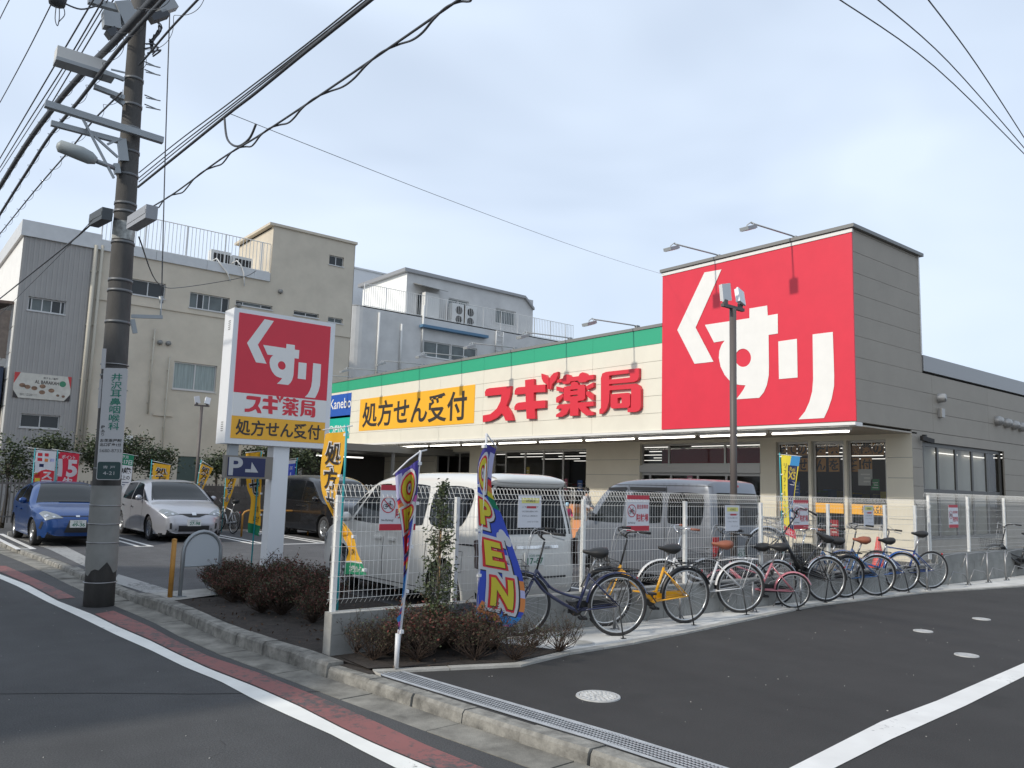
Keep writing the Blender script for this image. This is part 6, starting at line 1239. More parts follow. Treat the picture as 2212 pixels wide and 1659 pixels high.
cable('thin wire under the drooping cable at the left edge', cz([(204, 470), (130, 550), (60, 620), (0, 680)], 2.28), .005)
cable('heavy cable from the pole to the top of the frame, lowest of its bunch', cz([(298, 404), (387, 332), (492, 247), (553, 200), (658, 114), (801, 0), (850, -40)], 2.6), .016)
for k, (dv, lab) in enumerate(((-8, 'thin cable just over the heavy cable right of the pole'), (-14, 'second thin cable over the heavy cable right of the pole'), (-22, 'topmost thin cable over the heavy cable right of the pole'))): cable(lab, cz([(300, 404 + dv * 1.4), (387, 332 + dv * 1.3), (492, 247 + dv), (658, 114 + dv * .7), (801 - k * 3, 0 - k * 5), (850, -45)], 2.6), .007)
base = [(330, 446), (380, 415), (475, 345), (553, 297), (658, 228), (827, 113), (990, 0), (1040, -35)]
cable('long sagging cable from the pale splice box to the top of the frame', cz(base, 2.6), .009)
P = cr3(cz(base, 2.6), 6); dn = []
for i in range(len(P) - 1):
    m_ = max(2, int((P[i + 1] - P[i]).length / .12)); dn += [P[i] + (P[i + 1] - P[i]) * k / m_ for k in range(m_)]
cable('twin strand winding around the long sagging cable', [p + Z * (-.028 + .028 * math.cos(i * .62)) + XX * .02 * math.sin(i * .62) for i, p in enumerate(dn)][::2], .008)
cable('drop loop hanging between the heavy and the sagging cable', cz([(485, 256), (491, 300), (512, 316), (538, 300), (553, 268)], 2.6), .011)
e0 = FX(498, 246, 2.6); e1 = FX(1434, 593, XF); cable('very thin wire running from the cables across to the red block', [e0 + (e1 - e0) * t - Z * (.9 * 4 * t * (1 - t) * .12) for t in (0, .1, .25, .5, .75, 1)] + [FX(1700, 690, XF + .2)][:0], .0035)
cable('straight guy wire hanging beside the pole down to the bracket', [PB(367, 15, .3), PB(357, 330, .3), PB(349, 640, .3)], .009); mb = MB(); mb.tube([PB(349, 655, .3), PB(347, 640, .3)], .03, 6); mb.tube([PB(349, 640, .3), PB(347, 682, .05)], .012, 5); ub(mb, 'guy_insulator', m_gsteel)
for k, (a, b, c_, lab) in enumerate((((1800, -10), (2020, 145), (2230, 350), 'left thin wire crossing the top right corner'), ((1885, -10), (2050, 135), (2230, 340), 'middle thin wire crossing the top right corner'), ((1998, -10), (2110, 140), (2230, 325), 'right thin wire crossing the top right corner'))):
    t = cable(lab, [FX(*a, 16), FX(*b, 22), FX(*c_, 30)], .016); t['group'] = 'wires over the top right corner'
cable('dark telephone cable sagging across the beige building', [PB(300, 512, 0), FY(345, 770 * 0 + 615, 20), FY(400, 620, 28), FY(520, 600, 28.7), FY(553, 585, 28.8)], .012)
# ============================================================ ROADSIDE SIGN
YS_ = 13.0
tl, tr_, bl_, br_ = FY(510, 663, YS_), FY(722, 700, YS_), FY(482, 955, YS_), FY(712, 972, YS_)
sx0, sx1 = (tl.x + bl_.x) / 2, (tr_.x + br_.x) / 2; sz0, sz1 = (bl_.z + br_.z) / 2, (tl.z + tr_.z) / 2; sw, sh = sx1 - sx0, sz1 - sz0
sg_ = thing('roadside_sign', 'tall white framed red and white drugstore sign on a white square post', 'sign', ((sx0 + sx1) / 2 - .1, YS_ + .2, 0))
def gb(mb, name, m, parent=None): return sbuild(mb, name, m, parent, sg_)
m_signbox = mat('sign_case_white', (.72, .73, .74), .4)
mb = MB(); mb.box((sx0, YS_, sz0), (sx1, YS_ + .42, sz1)); case = gb(mb, 'sign_case', m_signbox)
fx0, fx1, fz0, fz1 = sx0 + .085, sx1 - .09, sz0 + .09, sz1 - .07; fh = fz1 - fz0
mb = MB(); mb.box((fx0, YS_ - .006, fz0 + fh * .362), (fx1, YS_ + .0, fz1)); f1 = gb(mb, 'red_face', m_red); mb = MB(); mb.box((fx0, YS_ - .006, fz0 + fh * .177), (fx1, YS_, fz0 + fh * .361)); f2 = gb(mb, 'white_face', m_wht); mb = MB(); mb.box((fx0, YS_ - .006, fz0), (fx1, YS_, fz0 + fh * .176)); f3 = gb(mb, 'yellow_face', m_yel)
emblem(P_((fx0, YS_ - .006, fz0 + fh * .362), sg_), XX, fx1 - fx0, fh * .638, f1, .003)
for g in NAME: cutout(g, m_redl, P_((fx0 + .2, YS_ - .006, fz0 + fh * .19), sg_), XX, (fx1 - fx0) * .76, fh * .2, f2, 'printed_letter', .003)
lettering('処方せん受付', m_ink, P_((fx0 + .08, YS_ - .006, fz0 + fh * .03), sg_), XX, (fx1 - fx0) * .9, fh * .12, f3, .02)
for (z0, z1) in ((sz1 - .35, sz1 - .15), (sz0 + .2, sz0 + .4)):
    mb = MB()
    for k in range(5): mb.box((sx0 - .004, YS_ + .13, z0 + k * .035), (sx0 - .001, YS_ + .22, z0 + k * .035 + .014))
    gb(mb, 'vent_slot', m_cop)
pq = FY(602, 975, YS_ + .2).x; mb = MB(); mb.box((pq - .14, YS_ + .08, 0), (pq + .14, YS_ + .34, sz0)); gb(mb, 'post', m_signbox)
a, b = FY(487, 983, YS_ + .1), FY(572, 1035, YS_ + .1); mb = MB(); mb.box((a.x, YS_ + .05, b.z), (pq - .15, YS_ + .2, a.z)); pc = gb(mb, 'parking_panel', mat('panel_frame', (.20, .18, .15), .5)); x0_, x1_ = a.x + .02, b.x - .03; mb = MB(); mb.box((x0_ + .01, YS_ + .044, b.z + .03), (x1_, YS_ + .05, a.z - .03)); gb(mb, 'blue_face', mat('parking_blue', (.008, .014, .075), .4), pc)
lettering('P', m_plw, P_((x0_ + .04, YS_ + .044, b.z + .06), sg_), XX, .2, .27, pc, .03)
mb = MB(); q = x0_ + .30; zc = (a.z + b.z) / 2 - .03; mb.add([(q, YS_ + .04, zc - .05), (q + .09, YS_ + .04, zc - .05), (q + .09, YS_ + .04, zc + .0), (q, YS_ + .04, zc + .0), (q + .09, YS_ + .04, zc - .05), (q + .22, YS_ + .04, zc - .05), (q + .1, YS_ + .04, zc + .12)], [(0, 1, 2, 3), (4, 5, 6)]); gb(mb, 'arrow', m_plw, pc)
mb = MB(); mb.box((a.x + .05, YS_ + .08, a.z), (a.x + .2, YS_ + .2, sz0)); gb(mb, 'hanger', m_lampg)
# ============================================================ LAMP POLES, BARRIERS, CONE
def floodlamp(lab, x, y, h, col, s=1.0, yaw=0):
    t = thing('flood_lamp', lab, 'lamp post', (x, y, 0), yaw, 'car park floodlight posts'); mb = MB(); mb.tube([(0, 0, 0), (0, 0, h)], .055 * s, 12); mb.build('pole', col, t); mb = MB(); mb.box((-.28 * s, -.03, h), (.28 * s, .03, h + .05)); mb.build('bracket', col, t)
    for sg in (-1, 1):
        c_ = Vector((sg * .2 * s, -.02, h + .24 * s)); d = Vector((sg * .28, .35 if sg > 0 else -.1, 1)).normalized(); u_ = Vector((1, .1 * sg, -.25 * sg)).normalized(); mb = MB(); mb.obox(c_, d, u_, d.cross(u_), .28 * s, .2 * s, .03)
        for k in range(7): mb.obox(c_ + u_ * ((k - 3) * .029 * s) + d.cross(u_) * .035, d, u_, d.cross(u_), .26 * s, .008, .05)
        mb.build('lamp_head', m_signbox, t); mb = MB(); mb.obox((sg * .2 * s, 0, h + .07), Z, XX, YY, .1, .08, .05); mb.build('joint', col, t)
lp = FY(1583, 665, 7.78); floodlamp('brown floodlight post rising in front of the red block', lp.x, 7.78, lp.z - .02, m_brown)
lp = FY(436, 878, 27.0); floodlamp('slim grey floodlight post in front of the beige building', lp.x, 27.0, lp.z, m_brown, .85)
# hoop barrier and orange posts
hp = G(388, 1290, .03); hq = G(470, 1283, .03); dd = (hq - hp); t = thing('hoop_barrier', 'small arched steel hoop barrier with a blank white panel', 'barrier', tuple((hp + hq) / 2), math.atan2(dd.y, dd.x))
hw_ = dd.length / 2; hh = .88; mb = MB(); arc = [(-hw_, 0, 0), (-hw_, 0, hh - hw_)] + [(-hw_ * math.cos(q), 0, hh - hw_ + hw_ * math.sin(q)) for q in [math.pi * k / 12 for k in range(1, 12)]] + [(hw_, 0, hh - hw_), (hw_, 0, 0)]; mb.tube(arc, .028, 8); mb.build('hoop', m_gsteel, t)
mb = MB(); pts_ = [(-hw_ + .03, 0, .42)] + [(-(hw_ - .03) * math.cos(q), 0, hh - hw_ + (hw_ - .03) * math.sin(q)) for q in [math.pi * k / 12 for k in range(0, 13)]] + [(hw_ - .03, 0, .42)]; mb.prism([(p[0], -.008, p[2]) for p in pts_], (0, .012, 0)); mb.build('panel', mat('blank_panel', (.42, .45, .47), .4), t); mb = MB(); mb.tube([(-hw_, 0, .41), (hw_, 0, .41)], .014, 6); mb.box((-hw_ - .07, -.06, -.02), (-hw_ + .07, .06, .02)); mb.box((hw_ - .07, -.06, -.02), (hw_ + .07, .06, .02)); mb.build('rail', m_gsteel, t)
m_oran = mat('orange_post_paint', (.42, .20, .035), .6, nscale=8, namt=.2)
bp = G(367, 1291, .03); t = thing('orange_bollard', 'slim orange bollard beside the hoop barrier', 'bollard', tuple(bp)); bh_ = FY(371, 1166, bp.y).z - .03; mb = MB(); mb.tube([(0, 0, 0), (0, 0, bh_)], .033, 10); mb.build('tube', m_oran, t); mb = MB(); mb.lathe([(0, bh_ + .02), (.03, bh_ + .012), (.036, bh_)], n=10); mb.build('cap', m_oran, t)
rl_ = G(500, 1158); t = thing('orange_hoop_rail', 'orange hoop rail between the silver wagon and the black minivan', 'barrier', (9.0, 23.2, 0)); mb = MB(); mb.tube([(-.15, 0, 0), (-.15, 0, .62), (-.1, 0, .7), (0, 0, .74), (1.75, 0, .74), (1.85, 0, .7), (1.9, 0, .6), (1.9, 0, 0)], .03, 8); mb.build('hoop', m_oran, t)
for k, (x, y, lab) in enumerate(((6.3, 25.3, 'left'), (10.9, 24.6, 'right'), (3.6, 24.9, 'leftmost'))): t = thing('wheel_stop', 'concrete wheel stop behind the parked cars, %s one' % lab, 'wheel stop', (x, y, 0), 0, 'wheel stops'); mb = MB(); mb.prism([(-.3, 0, 0), (-.3, .12, 0), (-.3, .09, .1), (-.3, .03, .1)], (.6, 0, 0)); mb.build('block', m_conc, t)
cn = G(1912, 1232); t = thing('traffic_cone', 'red traffic cone by the shop wall behind the blue bicycles', 'traffic cone', (19.3, 9.75, 0)); m_cone = mat('cone_red', (.62, .07, .05), .5); mb = MB(); mb.lathe([(.17, .03), (.15, .05), (.035, .72), (.03, .73), (0, .73)], n=16); mb.build('body', m_cone, t); mb = MB(); mb.box((-.19, -.19, 0), (.19, .19, .035)); mb.build('base', m_cone, t)
# back fence behind the cars
bf = thing('grey_picket_fence', 'grey picket fence along the far side of the car park', 'fence', (-4, 27.4, 0)); m_pk = mat('picket_grey', (.16, .15, .14), .6, metal=.2)
mb = MB()
for zz in (.35, 1.3): mb.box((0, -.02, zz), (18.5, .02, zz + .05))
mb.build('rail', m_pk, bf)
mb0 = MB(); mb0.box((-.02, -.035, .2), (.02, -.02, 1.45)); pk = mb0.build('picket', m_pk, bf); pk.location = (2.0, 0, 0)
for k in range(1, 130): c_ = pk.copy(); S.collection.objects.link(c_); c_.parent = bf; c_.location = (2.0 + k * .105, 0, 0)
for k in range(8): mb = MB(); mb.box((2 + k * 2, -.03, 0), (2.06 + k * 2, .03, 1.5)); mb.build('post', m_pk, bf)
pw3 = thing('dark_block_wall', 'low dark block wall behind the white road bicycle', 'wall', (8.4, 26.6, 0)); m_dw = mat('dark_wall_block', (.10, .09, .08), .85, nscale=3, namt=.2)
for r_ in range(7):
    for k in range(15): mb = MB(); mb.box((k * .4 + .003 + (.2 if r_ % 2 else 0), 0, r_ * .2 + .003), (k * .4 + .397 + (.2 if r_ % 2 else 0), .12, r_ * .2 + .197)); mb.build('wall_block', m_dw, pw3)
# ============================================================ BANNERS
m_bpole = mat('banner_pole_teal', (.03, .33, .36), .4); m_bpolew = mat('banner_pole_white', (.62, .62, .63), .4); m_clip = mat('banner_clip', (.7, .7, .7), .5)
def cmat(name, col):
    m = mat(name, col, .75); b = m.node_tree.nodes['Principled BSDF']; b.inputs['Subsurface Weight'].default_value = 0; 
    t = m.node_tree
    if not any(n.type == 'BSDF_TRANSLUCENT' for n in t.nodes):
        tr = t.nodes.new('ShaderNodeBsdfTranslucent'); tr.inputs['Color'].default_value = tuple(col) + (1,); ms = t.nodes.new('ShaderNodeMixShader'); ms.inputs[0].default_value = .28
        t.links.new(b.outputs[0], ms.inputs[1]); t.links.new(tr.outputs[0], ms.inputs[2]); t.links.new(ms.outputs[0], t.nodes['Material Output'].inputs['Surface'])
    return m
def lin(P):
    P = [Vector(p) for p in P]; d = [0]
    for i in range(1, len(P)): d.append(d[-1] + (P[i] - P[i - 1]).length)
    T = [q / d[-1] for q in d]
    return lambda v: Vector(tuple(float(np.interp(v, T, [p[a] for p in P])) for a in range(3)))
def banner(lab, root, Lp, Rp, col, polepts, arm, fold=0.0, k=1.5, nu=12, nv=34, ph=0, pm=None, group=None, cat='banner', cname='cloth_yellow', wob=.012, smoothn=True):
    t = thing('banner_flag', lab, cat, tuple(root), 0, group); ro = Vector(root); L_ = lin(cr3([Vector(p) for p in Lp], 5) if smoothn else Lp); R__ = lin(cr3([Vector(p) for p in Rp], 5) if smoothn else Rp)
    nrm = Vector((-.62, -.77, 0))
    def P(u, v, o=0):
        v = min(max(v, 0), 1); a, b = L_(v), R__(v); p = a + (b - a) * u; f = fold(v) if callable(fold) else fold
        p = p + nrm * (f * math.sin(2 * math.pi * k * u + ph + v * 3) * (1 if f < .001 else 1) + wob * math.sin(9 * v + 5 * u) + o); return p - ro
    mb = MB(); vs = [P(i / nu, j / nv) for j in range(nv + 1) for i in range(nu + 1)]; mb.add(vs, [(j * (nu + 1) + i, j * (nu + 1) + i + 1, (j + 1) * (nu + 1) + i + 1, (j + 1) * (nu + 1) + i) for j in range(nv) for i in range(nu)], True)
    cl = mb.build('cloth', col, t)
    mb = MB(); mb.tube([Vector(p) - ro for p in polepts], .013, 8); mb.build('pole', pm or m_bpole, t); mb = MB(); mb.tube([Vector(p) - ro for p in arm], .008, 6); mb.build('top_arm', m_bpolew, t)
    mb = MB()
    for q in (0.02, .25, .5, .75, .97): c_ = P(0 if (Vector(polepts[0]) - Vector(Lp[0])).length < (Vector(polepts[0]) - Vector(Rp[0])).length else 1, q); mb.obox(c_, XX, YY, Z, .035, .05, .03)
    mb.build('clips', m_clip, t)
    def deco(v2, fs, m, name='print', off=.006, sub=True):
        bm = bmesh.new(); vv = [bm.verts.new((x, y, 0)) for x, y in v2]
        for f in fs:
            try: bm.faces.new([vv[i] for i in f])
            except Exception: pass
        for q in range(1, nu): bmesh.ops.bisect_plane(bm, geom=bm.verts[:] + bm.edges[:] + bm.faces[:], plane_co=(q / nu, 0, 0), plane_no=(1, 0, 0))
        for q in range(1, nv): bmesh.ops.bisect_plane(bm, geom=bm.verts[:] + bm.edges[:] + bm.faces[:], plane_co=(0, q / nv, 0), plane_no=(0, 1, 0))
        bm.verts.index_update(); mb = MB(); mb.add([P(min(max(v.co.x, 0), 1), v.co.y, off) for v in bm.verts], [tuple(v.index for v in f.verts) for f in bm.faces], True); bm.free(); return mb.build(name, m, cl)
    def text(s_, m, u0, v0, u1, v1, bold=.02, off=.008, ref=None):
        v2, fs = text2d(s_, bold, ref); return deco([(u0 + x * (u1 - u0), v1 + (y) * (v0 - v1)) for x, y in v2], fs, m, 'lettering', off)
    def quad(m, u0, v0, u1, v1, off=.004, name='print'): return deco([(u0, v0), (u1, v0), (u1, v1), (u0, v1)], [(0, 1, 2, 3)], m, name, off)
    t_ = t; return t, P, deco, text, quad
c_yel = cmat('cloth_yellow', (.78, .42, .03)); c_wht = cmat('cloth_white', (.72, .72, .72)); c_red = cmat('cloth_red', (.60, .03, .06)); c_grn = cmat('cloth_green', (.02, .26, .13)); c_blu = cmat('cloth_blue', (.05, .09, .50)); c_pur = cmat('cloth_purple', (.075, .06, .30)); c_sky = cmat('cloth_sky', (.05, .28, .62)); c_lila = cmat('cloth_lilac', (.55, .55, .78)); c_org = cmat('cloth_orange', (.80, .28, .08)); c_pnk = cmat('cloth_pink', (.65, .12, .40)); c_ink = cmat('cloth_ink', (.03, .028, .03)); c_brt = cmat('cloth_bright_yellow', (.80, .68, .06)); c_gold = cmat('cloth_gold', (.55, .42, .06)); c_dkb = cmat('cloth_dark_blue', (.02, .03, .10)); c_redl = cmat('cloth_letter_red', (.75, .05, .06))
def outl(text, ch, u0, v0, u1, v1, fill=None, big=1.0):
    text(ch, c_ink, u0 + .02, v0 + .004, u1 + .02, v1 + .004, .075 * big, .006, 0.0); text(ch, c_wht, u0, v0, u1, v1, .072 * big, .009, 0.0); text(ch, fill or c_ink, u0, v0, u1, v1, .015, .014, 0.0)
def openl(text, ch, u0, v0, u1, v1):
    text(ch, c_ink, u0 + .035, v0 + .006, u1 + .035, v1 + .006, .21, .006, 0.0); text(ch, c_wht, u0, v0, u1, v1, .21, .010, 0.0); text(ch, c_redl, u0, v0, u1, v1, .115, .014, 0.0); text(ch, c_ink, u0 + .012, v0 + .003, u1 + .012, v1 + .003, .05, .017, 0.0); text(ch, c_brt, u0, v0, u1, v1, .045, .021, 0.0)
# big OPEN banner in front of the fence
bs = G(1026, 1392, .03); Yb = bs.y; F_ = lambda u, v: FY(u, v, Yb)
o8 = lambda x, y: F_(823 + .3308 * x, 932.6 + .3308 * y)
Lp = [o8(*p) for p in ((684, 78), (655, 140), (632, 230), (630, 400), (634, 650), (640, 900), (628, 1080), (620, 1236))]; Rp = [o8(*p) for p in ((752, 112), (740, 160), (722, 300), (730, 420), (790, 550), (860, 750), (925, 950), (942, 1100), (925, 1200), (862, 1276))]
t, P, deco, text, quad = banner('big OPEN banner with bubble letters, nearest the navy bicycle', bs, Lp, Rp, c_blu, [F_(1051, 936), F_(1038, 1180), bs], [F_(1052, 938), F_(1073, 968)], fold=lambda v: .012, k=1.0, pm=m_bpolew, group='OPEN banners')
quad(c_pur, 0, 0, 1, .2); quad(c_lila, .62, .03, 1, .16, .005); 
for i, mm in enumerate((c_redl, c_org, c_brt, c_grn, c_grn)): quad(mm, .6, .17 + i * .033, 1, .203 + i * .033, .005)
quad(c_sky, .0, .93, 1, 1, .0045); quad(c_org, .82, .74, 1, .80, .005); quad(c_lila, .86, .79, 1, .83, .0055); quad(c_org, .88, .83, 1, .9, .005)
deco([(0, .94), (.25, .96), (.7, .99), (.4, .93), (.1, .88)], [(0, 1, 2, 3, 4)], c_org, off=.0055); deco([(.72, 1.0), (.95, .97), (.85, .99), (.9, 1.0)], [(0, 1, 2, 3)], c_pnk, off=.006); deco([(.3, .97), (.55, .995), (.4, .95), (.5, .94)], [(0, 1, 2, 3)], c_gold, off=.006)
for (cu, cv, r) in ((.66, .505, .10), (.78, .49, .13), (.88, .515, .12)): deco([(min(1, cu + r * math.cos(a)), cv + r * .28 * math.sin(a)) for a in [i * math.pi / 8 for i in range(16)]], [tuple(range(16))], c_wht, off=.006)
openl(text, 'O', .16, .085, .58, .235); openl(text, 'P', .13, .325, .50, .45); openl(text, 'E', .2, .55, .58, .675); openl(text, 'N', .3, .755, .72, .89)
# twisted OPEN banner on a leaning pole
bs = G(856, 1443, .03); Yb = bs.y; o9 = lambda x, y: FY(823 + .3308 * x, 932.6 + .3308 * y, Yb)
Lp = [o9(*p) for p in ((92, 275), (108, 430), (140, 640), (150, 780), (148, 950), (140, 1080), (125, 1180), (105, 1220), (118, 1262), (110, 1340))]; Rp = [o9(*p) for p in ((250, 185), (240, 380), (215, 560), (192, 700), (182, 850), (168, 960), (158, 1080), (146, 1180), (142, 1230), (136, 1262), (124, 1340))]
t, P, deco, text, quad = banner('twisted narrow OPEN banner wound round its pole in the planting bed', bs, Lp, Rp, c_pur, [o9(258, 122), o9(165, 960), bs], [o9(300, 118), o9(255, 130), o9(180, 185), o9(80, 282)], fold=lambda v: .07 * max(0, 1 - v * 1.2) + .01, k=1.4, pm=m_bpolew, group='OPEN banners', nv=44)
quad(c_lila, 0, .02, .3, .16); 
for i, mm in enumerate((c_redl, c_org, c_brt, c_grn, c_grn)): quad(mm, 0, .17 + i * .024, .35, .194 + i * .024, .005)
quad(c_pnk, .7, .2, 1, .3); quad(c_blu, 0, .34, 1, .46, .0045); quad(c_lila, .1, .46, .8, .52); quad(c_ink, .5, .5, 1, .54, .0052); quad(c_redl, 0, .545, 1, .57); quad(c_gold, .3, .57, 1, .61, .005); quad(c_ink, 0, .61, 1, .625); quad(c_sky, 0, .64, 1, .76); quad(c_wht, 0, .76, 1, .82); quad(c_org, 0, .795, 1, .81, .0055); quad(c_redl, 0, .845, 1, .86, .0055); quad(c_sky, 0, .87, 1, .91); quad(c_pnk, 0, .91, 1, .94); quad(c_org, 0, .975, 1, .99)
openl(text, 'O', .3, .06, .8, .2); openl(text, 'P', .3, .25, .8, .36); text('E', c_redl, .2, .4, .8, .5, .05)
mb = MB(); mb.lathe([(0, 0), (.022, 0), (.022, .3), (0, .3)], n=10); mb.build('pole_socket', m_bpolew, t)
# yellow prescription banners
def rx(root, Lp, Rp, lab, polepts, arm, chars, fold=.0, k=1.0, lower=True, vch=None, grn=True, bold=1.0, **kw):
    t, P, deco, text, quad = banner(lab, root, Lp, Rp, c_yel, polepts, arm, fold=fold, k=k, group='yellow prescription banners', **kw)
    n = len(chars); vch = vch or (.05, .78)
    for i, ch in enumerate(chars):
        v0 = vch[0] + (vch[1] - vch[0]) * i / n; v1 = vch[0] + (vch[1] - vch[0]) * (i + .86) / n; outl(text, ch, .2, v0, .8, v1, big=bold)
    return t, P, deco, text, quad
X9 = 4.05; q6 = lambda x, y: FX((1000 + x * .3165) / 1.8228, (1650 + y * .3165) / 1.8228, 4.15); q7 = lambda x, y: FX((1200 + x * .4068) / 1.8228, (1900 + y * .4068) / 1.8228, 4.3)
gq = q7(325, 1120)
Lp = [q6(890, 185), q6(845, 500), q6(835, 750), q6(875, 980), q7(290, 335), q7(345, 460), q7(430, 640), q7(405, 740), q7(380, 890)]; Rp = [q6(1145, 150), q6(1115, 500), q6(1050, 850), q6(1030, 1060), q7(350, 330), q7(470, 500), q7(510, 670), q7(555, 770), q7(600, 890)]
rt = Vector((gq.x, gq.y, .0)); t, P, deco, text, quad = rx(rt, Lp, Rp, 'yellow prescription banner twisting through the mesh fence beside the roadside sign', [q6(1155, 70), q6(1125, 700), q7(330, 800), rt], [q6(860, 135), q6(1222, 84)], '処方せん', fold=lambda v: .03 + .05 * math.exp(-((v - .62) / .12) ** 2), k=1.0, vch=(.06, .66), nv=44)
quad(c_grn, 0, .925, 1, 1); quad(c_wht, 0, .915, 1, .925, .006); text('スギ薬局グループ', c_wht, .2, .945, .88, .985, .02); text('応募いた', c_ink, .25, .83, .75, .87, .02)
YF2 = 25.6
def bf4(Lq, Rq, Y): return [FY(u, v, Y) for u, v in Lq], [FY(u, v, Y) for u, v in Rq]
def gz(u, v, Y): p = FY(u, v, Y); return Vector((p.x, p.y, 0))
L_, R_q = bf4([(331, 1000), (329, 1045), (325, 1110)], [(368, 1005), (365, 1045), (355, 1110)], YF2); rx(gz(322, 1060, YF2), L_, R_q, 'yellow prescription banner standing behind the silver wagon, squarely facing', [FY(328, 993, YF2), gz(322, 1060, YF2)], [FY(327, 995, YF2), FY(369, 1004, YF2)], '処方せん受付', .02, vch=(.08, .95))
L_, R_q = bf4([(434, 1000), (428, 1045), (418, 1085)], [(460, 1012), (440, 1055), (424, 1090)], YF2); rx(gz(414, 1110, YF2), L_, R_q, 'yellow prescription banner furled to a narrow wedge, right of the silver wagon roof', [FY(435, 993, YF2), gz(412, 1110, YF2)], [FY(434, 994, YF2), FY(461, 1011, YF2)], '処方せん受', .03, vch=(.04, .95))
L_, R_q = bf4([(490, 1010), (487, 1060), (483, 1098)], [(516, 1012), (507, 1050), (488, 1100)], 25.0); rx(gz(482, 1110, 25.), L_, R_q, 'yellow prescription banner hanging behind the white road bicycle', [FY(490, 1005, 25.), gz(481, 1110, 25.)], [FY(489, 1006, 25.), FY(518, 1010, 25.)], '処方せん', .02, vch=(-.1 + .12, .85))
Y7 = 13.75; L_, R_q = bf4([(531, 980), (534, 1050), (543, 1080), (537, 1130), (536, 1150)], [(568, 975), (566, 1050), (563, 1085), (564, 1125), (560, 1158)], Y7)
t, P, deco, text, quad = rx(gz(541, 1240, Y7), L_, R_q, 'yellow prescription banner with green foot right behind the sign post', [FY(565, 975, Y7), FY(556, 1050, Y7), gz(541, 1240, Y7)], [FY(530, 978, Y7), FY(570, 974, Y7)], '方せ', .03, vch=(.1, .55)); text('お取', c_ink, .45, .66, .8, .73, .01); text('いちず', c_ink, .3, .78, .85, .85, .01); quad(c_grn, 0, .88, 1, 1)
# white and red point banners, green and white banner, blue banner, tonic banner
L_, R_q = bf4([(79, 972), (76, 1010), (71, 1070)], [(122, 975), (118, 1010), (110, 1070)], YF2); t, P, deco, text, quad = banner('white and red banner above the blue hatchback, left one of the pair', gz(66, 1100, YF2), L_, R_q, c_wht, [FY(76, 968, YF2), gz(66, 1100, YF2)], [FY(60, 967, YF2), FY(126, 974, YF2)], .02, group='point campaign banners')
deco([(0, .55), (.3, .45), (.6, .42), (1, .45), (1, 1), (0, 1)], [(0, 1, 2, 3, 4, 5)], c_redl); text('ス', c_wht, .42, .48, .9, .63, .04, .012); text('マ', c_wht, .4, .66, .9, .8, .04, .012); quad(c_brt, .05, .62, .3, .9, .008); quad(c_gold, .0, .5, .25, .6, .006)
for (u, v, m) in ((.12, .06, c_redl), (.42, .06, c_redl), (.12, .17, c_redl), (.42, .18, c_org), (.75, .17, c_lila), (.2, .3, c_dkb)): quad(m, u, v, u + .2, v + .07, .006)
L_, R_q = bf4([(128, 976), (126, 1020), (119, 1075)], [(171, 980), (168, 1020), (158, 1075)], YF2); t, P, deco, text, quad = banner('red banner with a big white 15 above the blue hatchback, right one of the pair', gz(116, 1100, YF2), L_, R_q, c_red, [FY(125, 972, YF2), gz(116, 1100, YF2)], [FY(112, 970, YF2), FY(177, 980, YF2)], .015, group='point campaign banners')
text('ポイント', c_wht, .18, .06, .82, .14, .03); text('15', c_wht, .03, .17, .92, .52, .04); text('倍', c_wht, .22, .56, .78, .84, .04)
L_, R_q = bf4([(250, 978), (248, 1010), (245, 1060)], [(290, 984), (286, 1010), (280, 1060)], YF2); t, P, deco, text, quad = banner('green and white banner just right of the utility pole plate', gz(243, 1080, YF2), L_, R_q, c_wht, [FY(249, 975, YF2), gz(243, 1080, YF2)], [FY(248, 976, YF2), FY(299, 985, YF2)], .015)
quad(c_grn, 0, 0, 1, .3); text('毎月', c_wht, .35, .03, .7, .12, .02); text('16-17日', c_wht, .1, .15, .95, .27, .03); text('70歳', c_ink, .05, .36, .95, .52, .03); text('以上の', c_ink, .3, .58, .9, .7, .02); quad(c_dkb, .5, .76, 1, .78); quad(c_dkb, .5, .82, 1, .84)
L_, R_q = bf4([(622, 995), (619, 1020), (615, 1060)], [(639, 993), (637, 1020), (634, 1060)], 27.5); t, P, deco, text, quad = banner('small blue banner in front of the dark carport', gz(632, 1080, 27.5), L_, R_q, c_blu, [FY(642, 989, 27.5), gz(634, 1080, 27.5)], [FY(620, 993, 27.5), FY(646, 989, 27.5)], .01); quad(c_wht, 0, 0, 1, .12); text('薬', c_wht, .3, .2, .7, .32, 0); quad(c_lila, .42, .4, .56, .9)
q5 = lambda u, v: FX(u, v, 17.2); Lp = [q5(1687, 983), q5(1690, 1070), q5(1694, 1152)]; Rp = [q5(1729, 986), q5(1716, 1080), q5(1719, 1165)]; p_ = q5(1692, 1160); t, P, deco, text, quad = banner('yellow and blue hair tonic banner behind the fence near the shop windows', Vector((p_.x, p_.y, 0)), Lp, Rp, c_brt, [q5(1684, 978), Vector((p_.x, p_.y, 0))], [q5(1680, 981), q5(1732, 986)], .02)
deco([(.55, 0), (1, 0), (1, .12), (.5, .12)], [(0, 1, 2, 3)], c_sky); deco([(.4, .12), (.92, .12), (.95, .9), (.5, .9)], [(0, 1, 2, 3)], c_dkb); text('Rei', c_gold, .52, .14, .8, .19, .01); text('X5', c_gold, .46, .2, .86, .29, .03); quad(c_wht, .44, .32, .86, .36, .006); text('リアップの', c_dkb, .1, .3, .22, .75, 0) if False else None
for i, ch in enumerate('リアップのちから'): text(ch, c_dkb, .12, .1 + i * .09, .28, .16 + i * .09, 0)
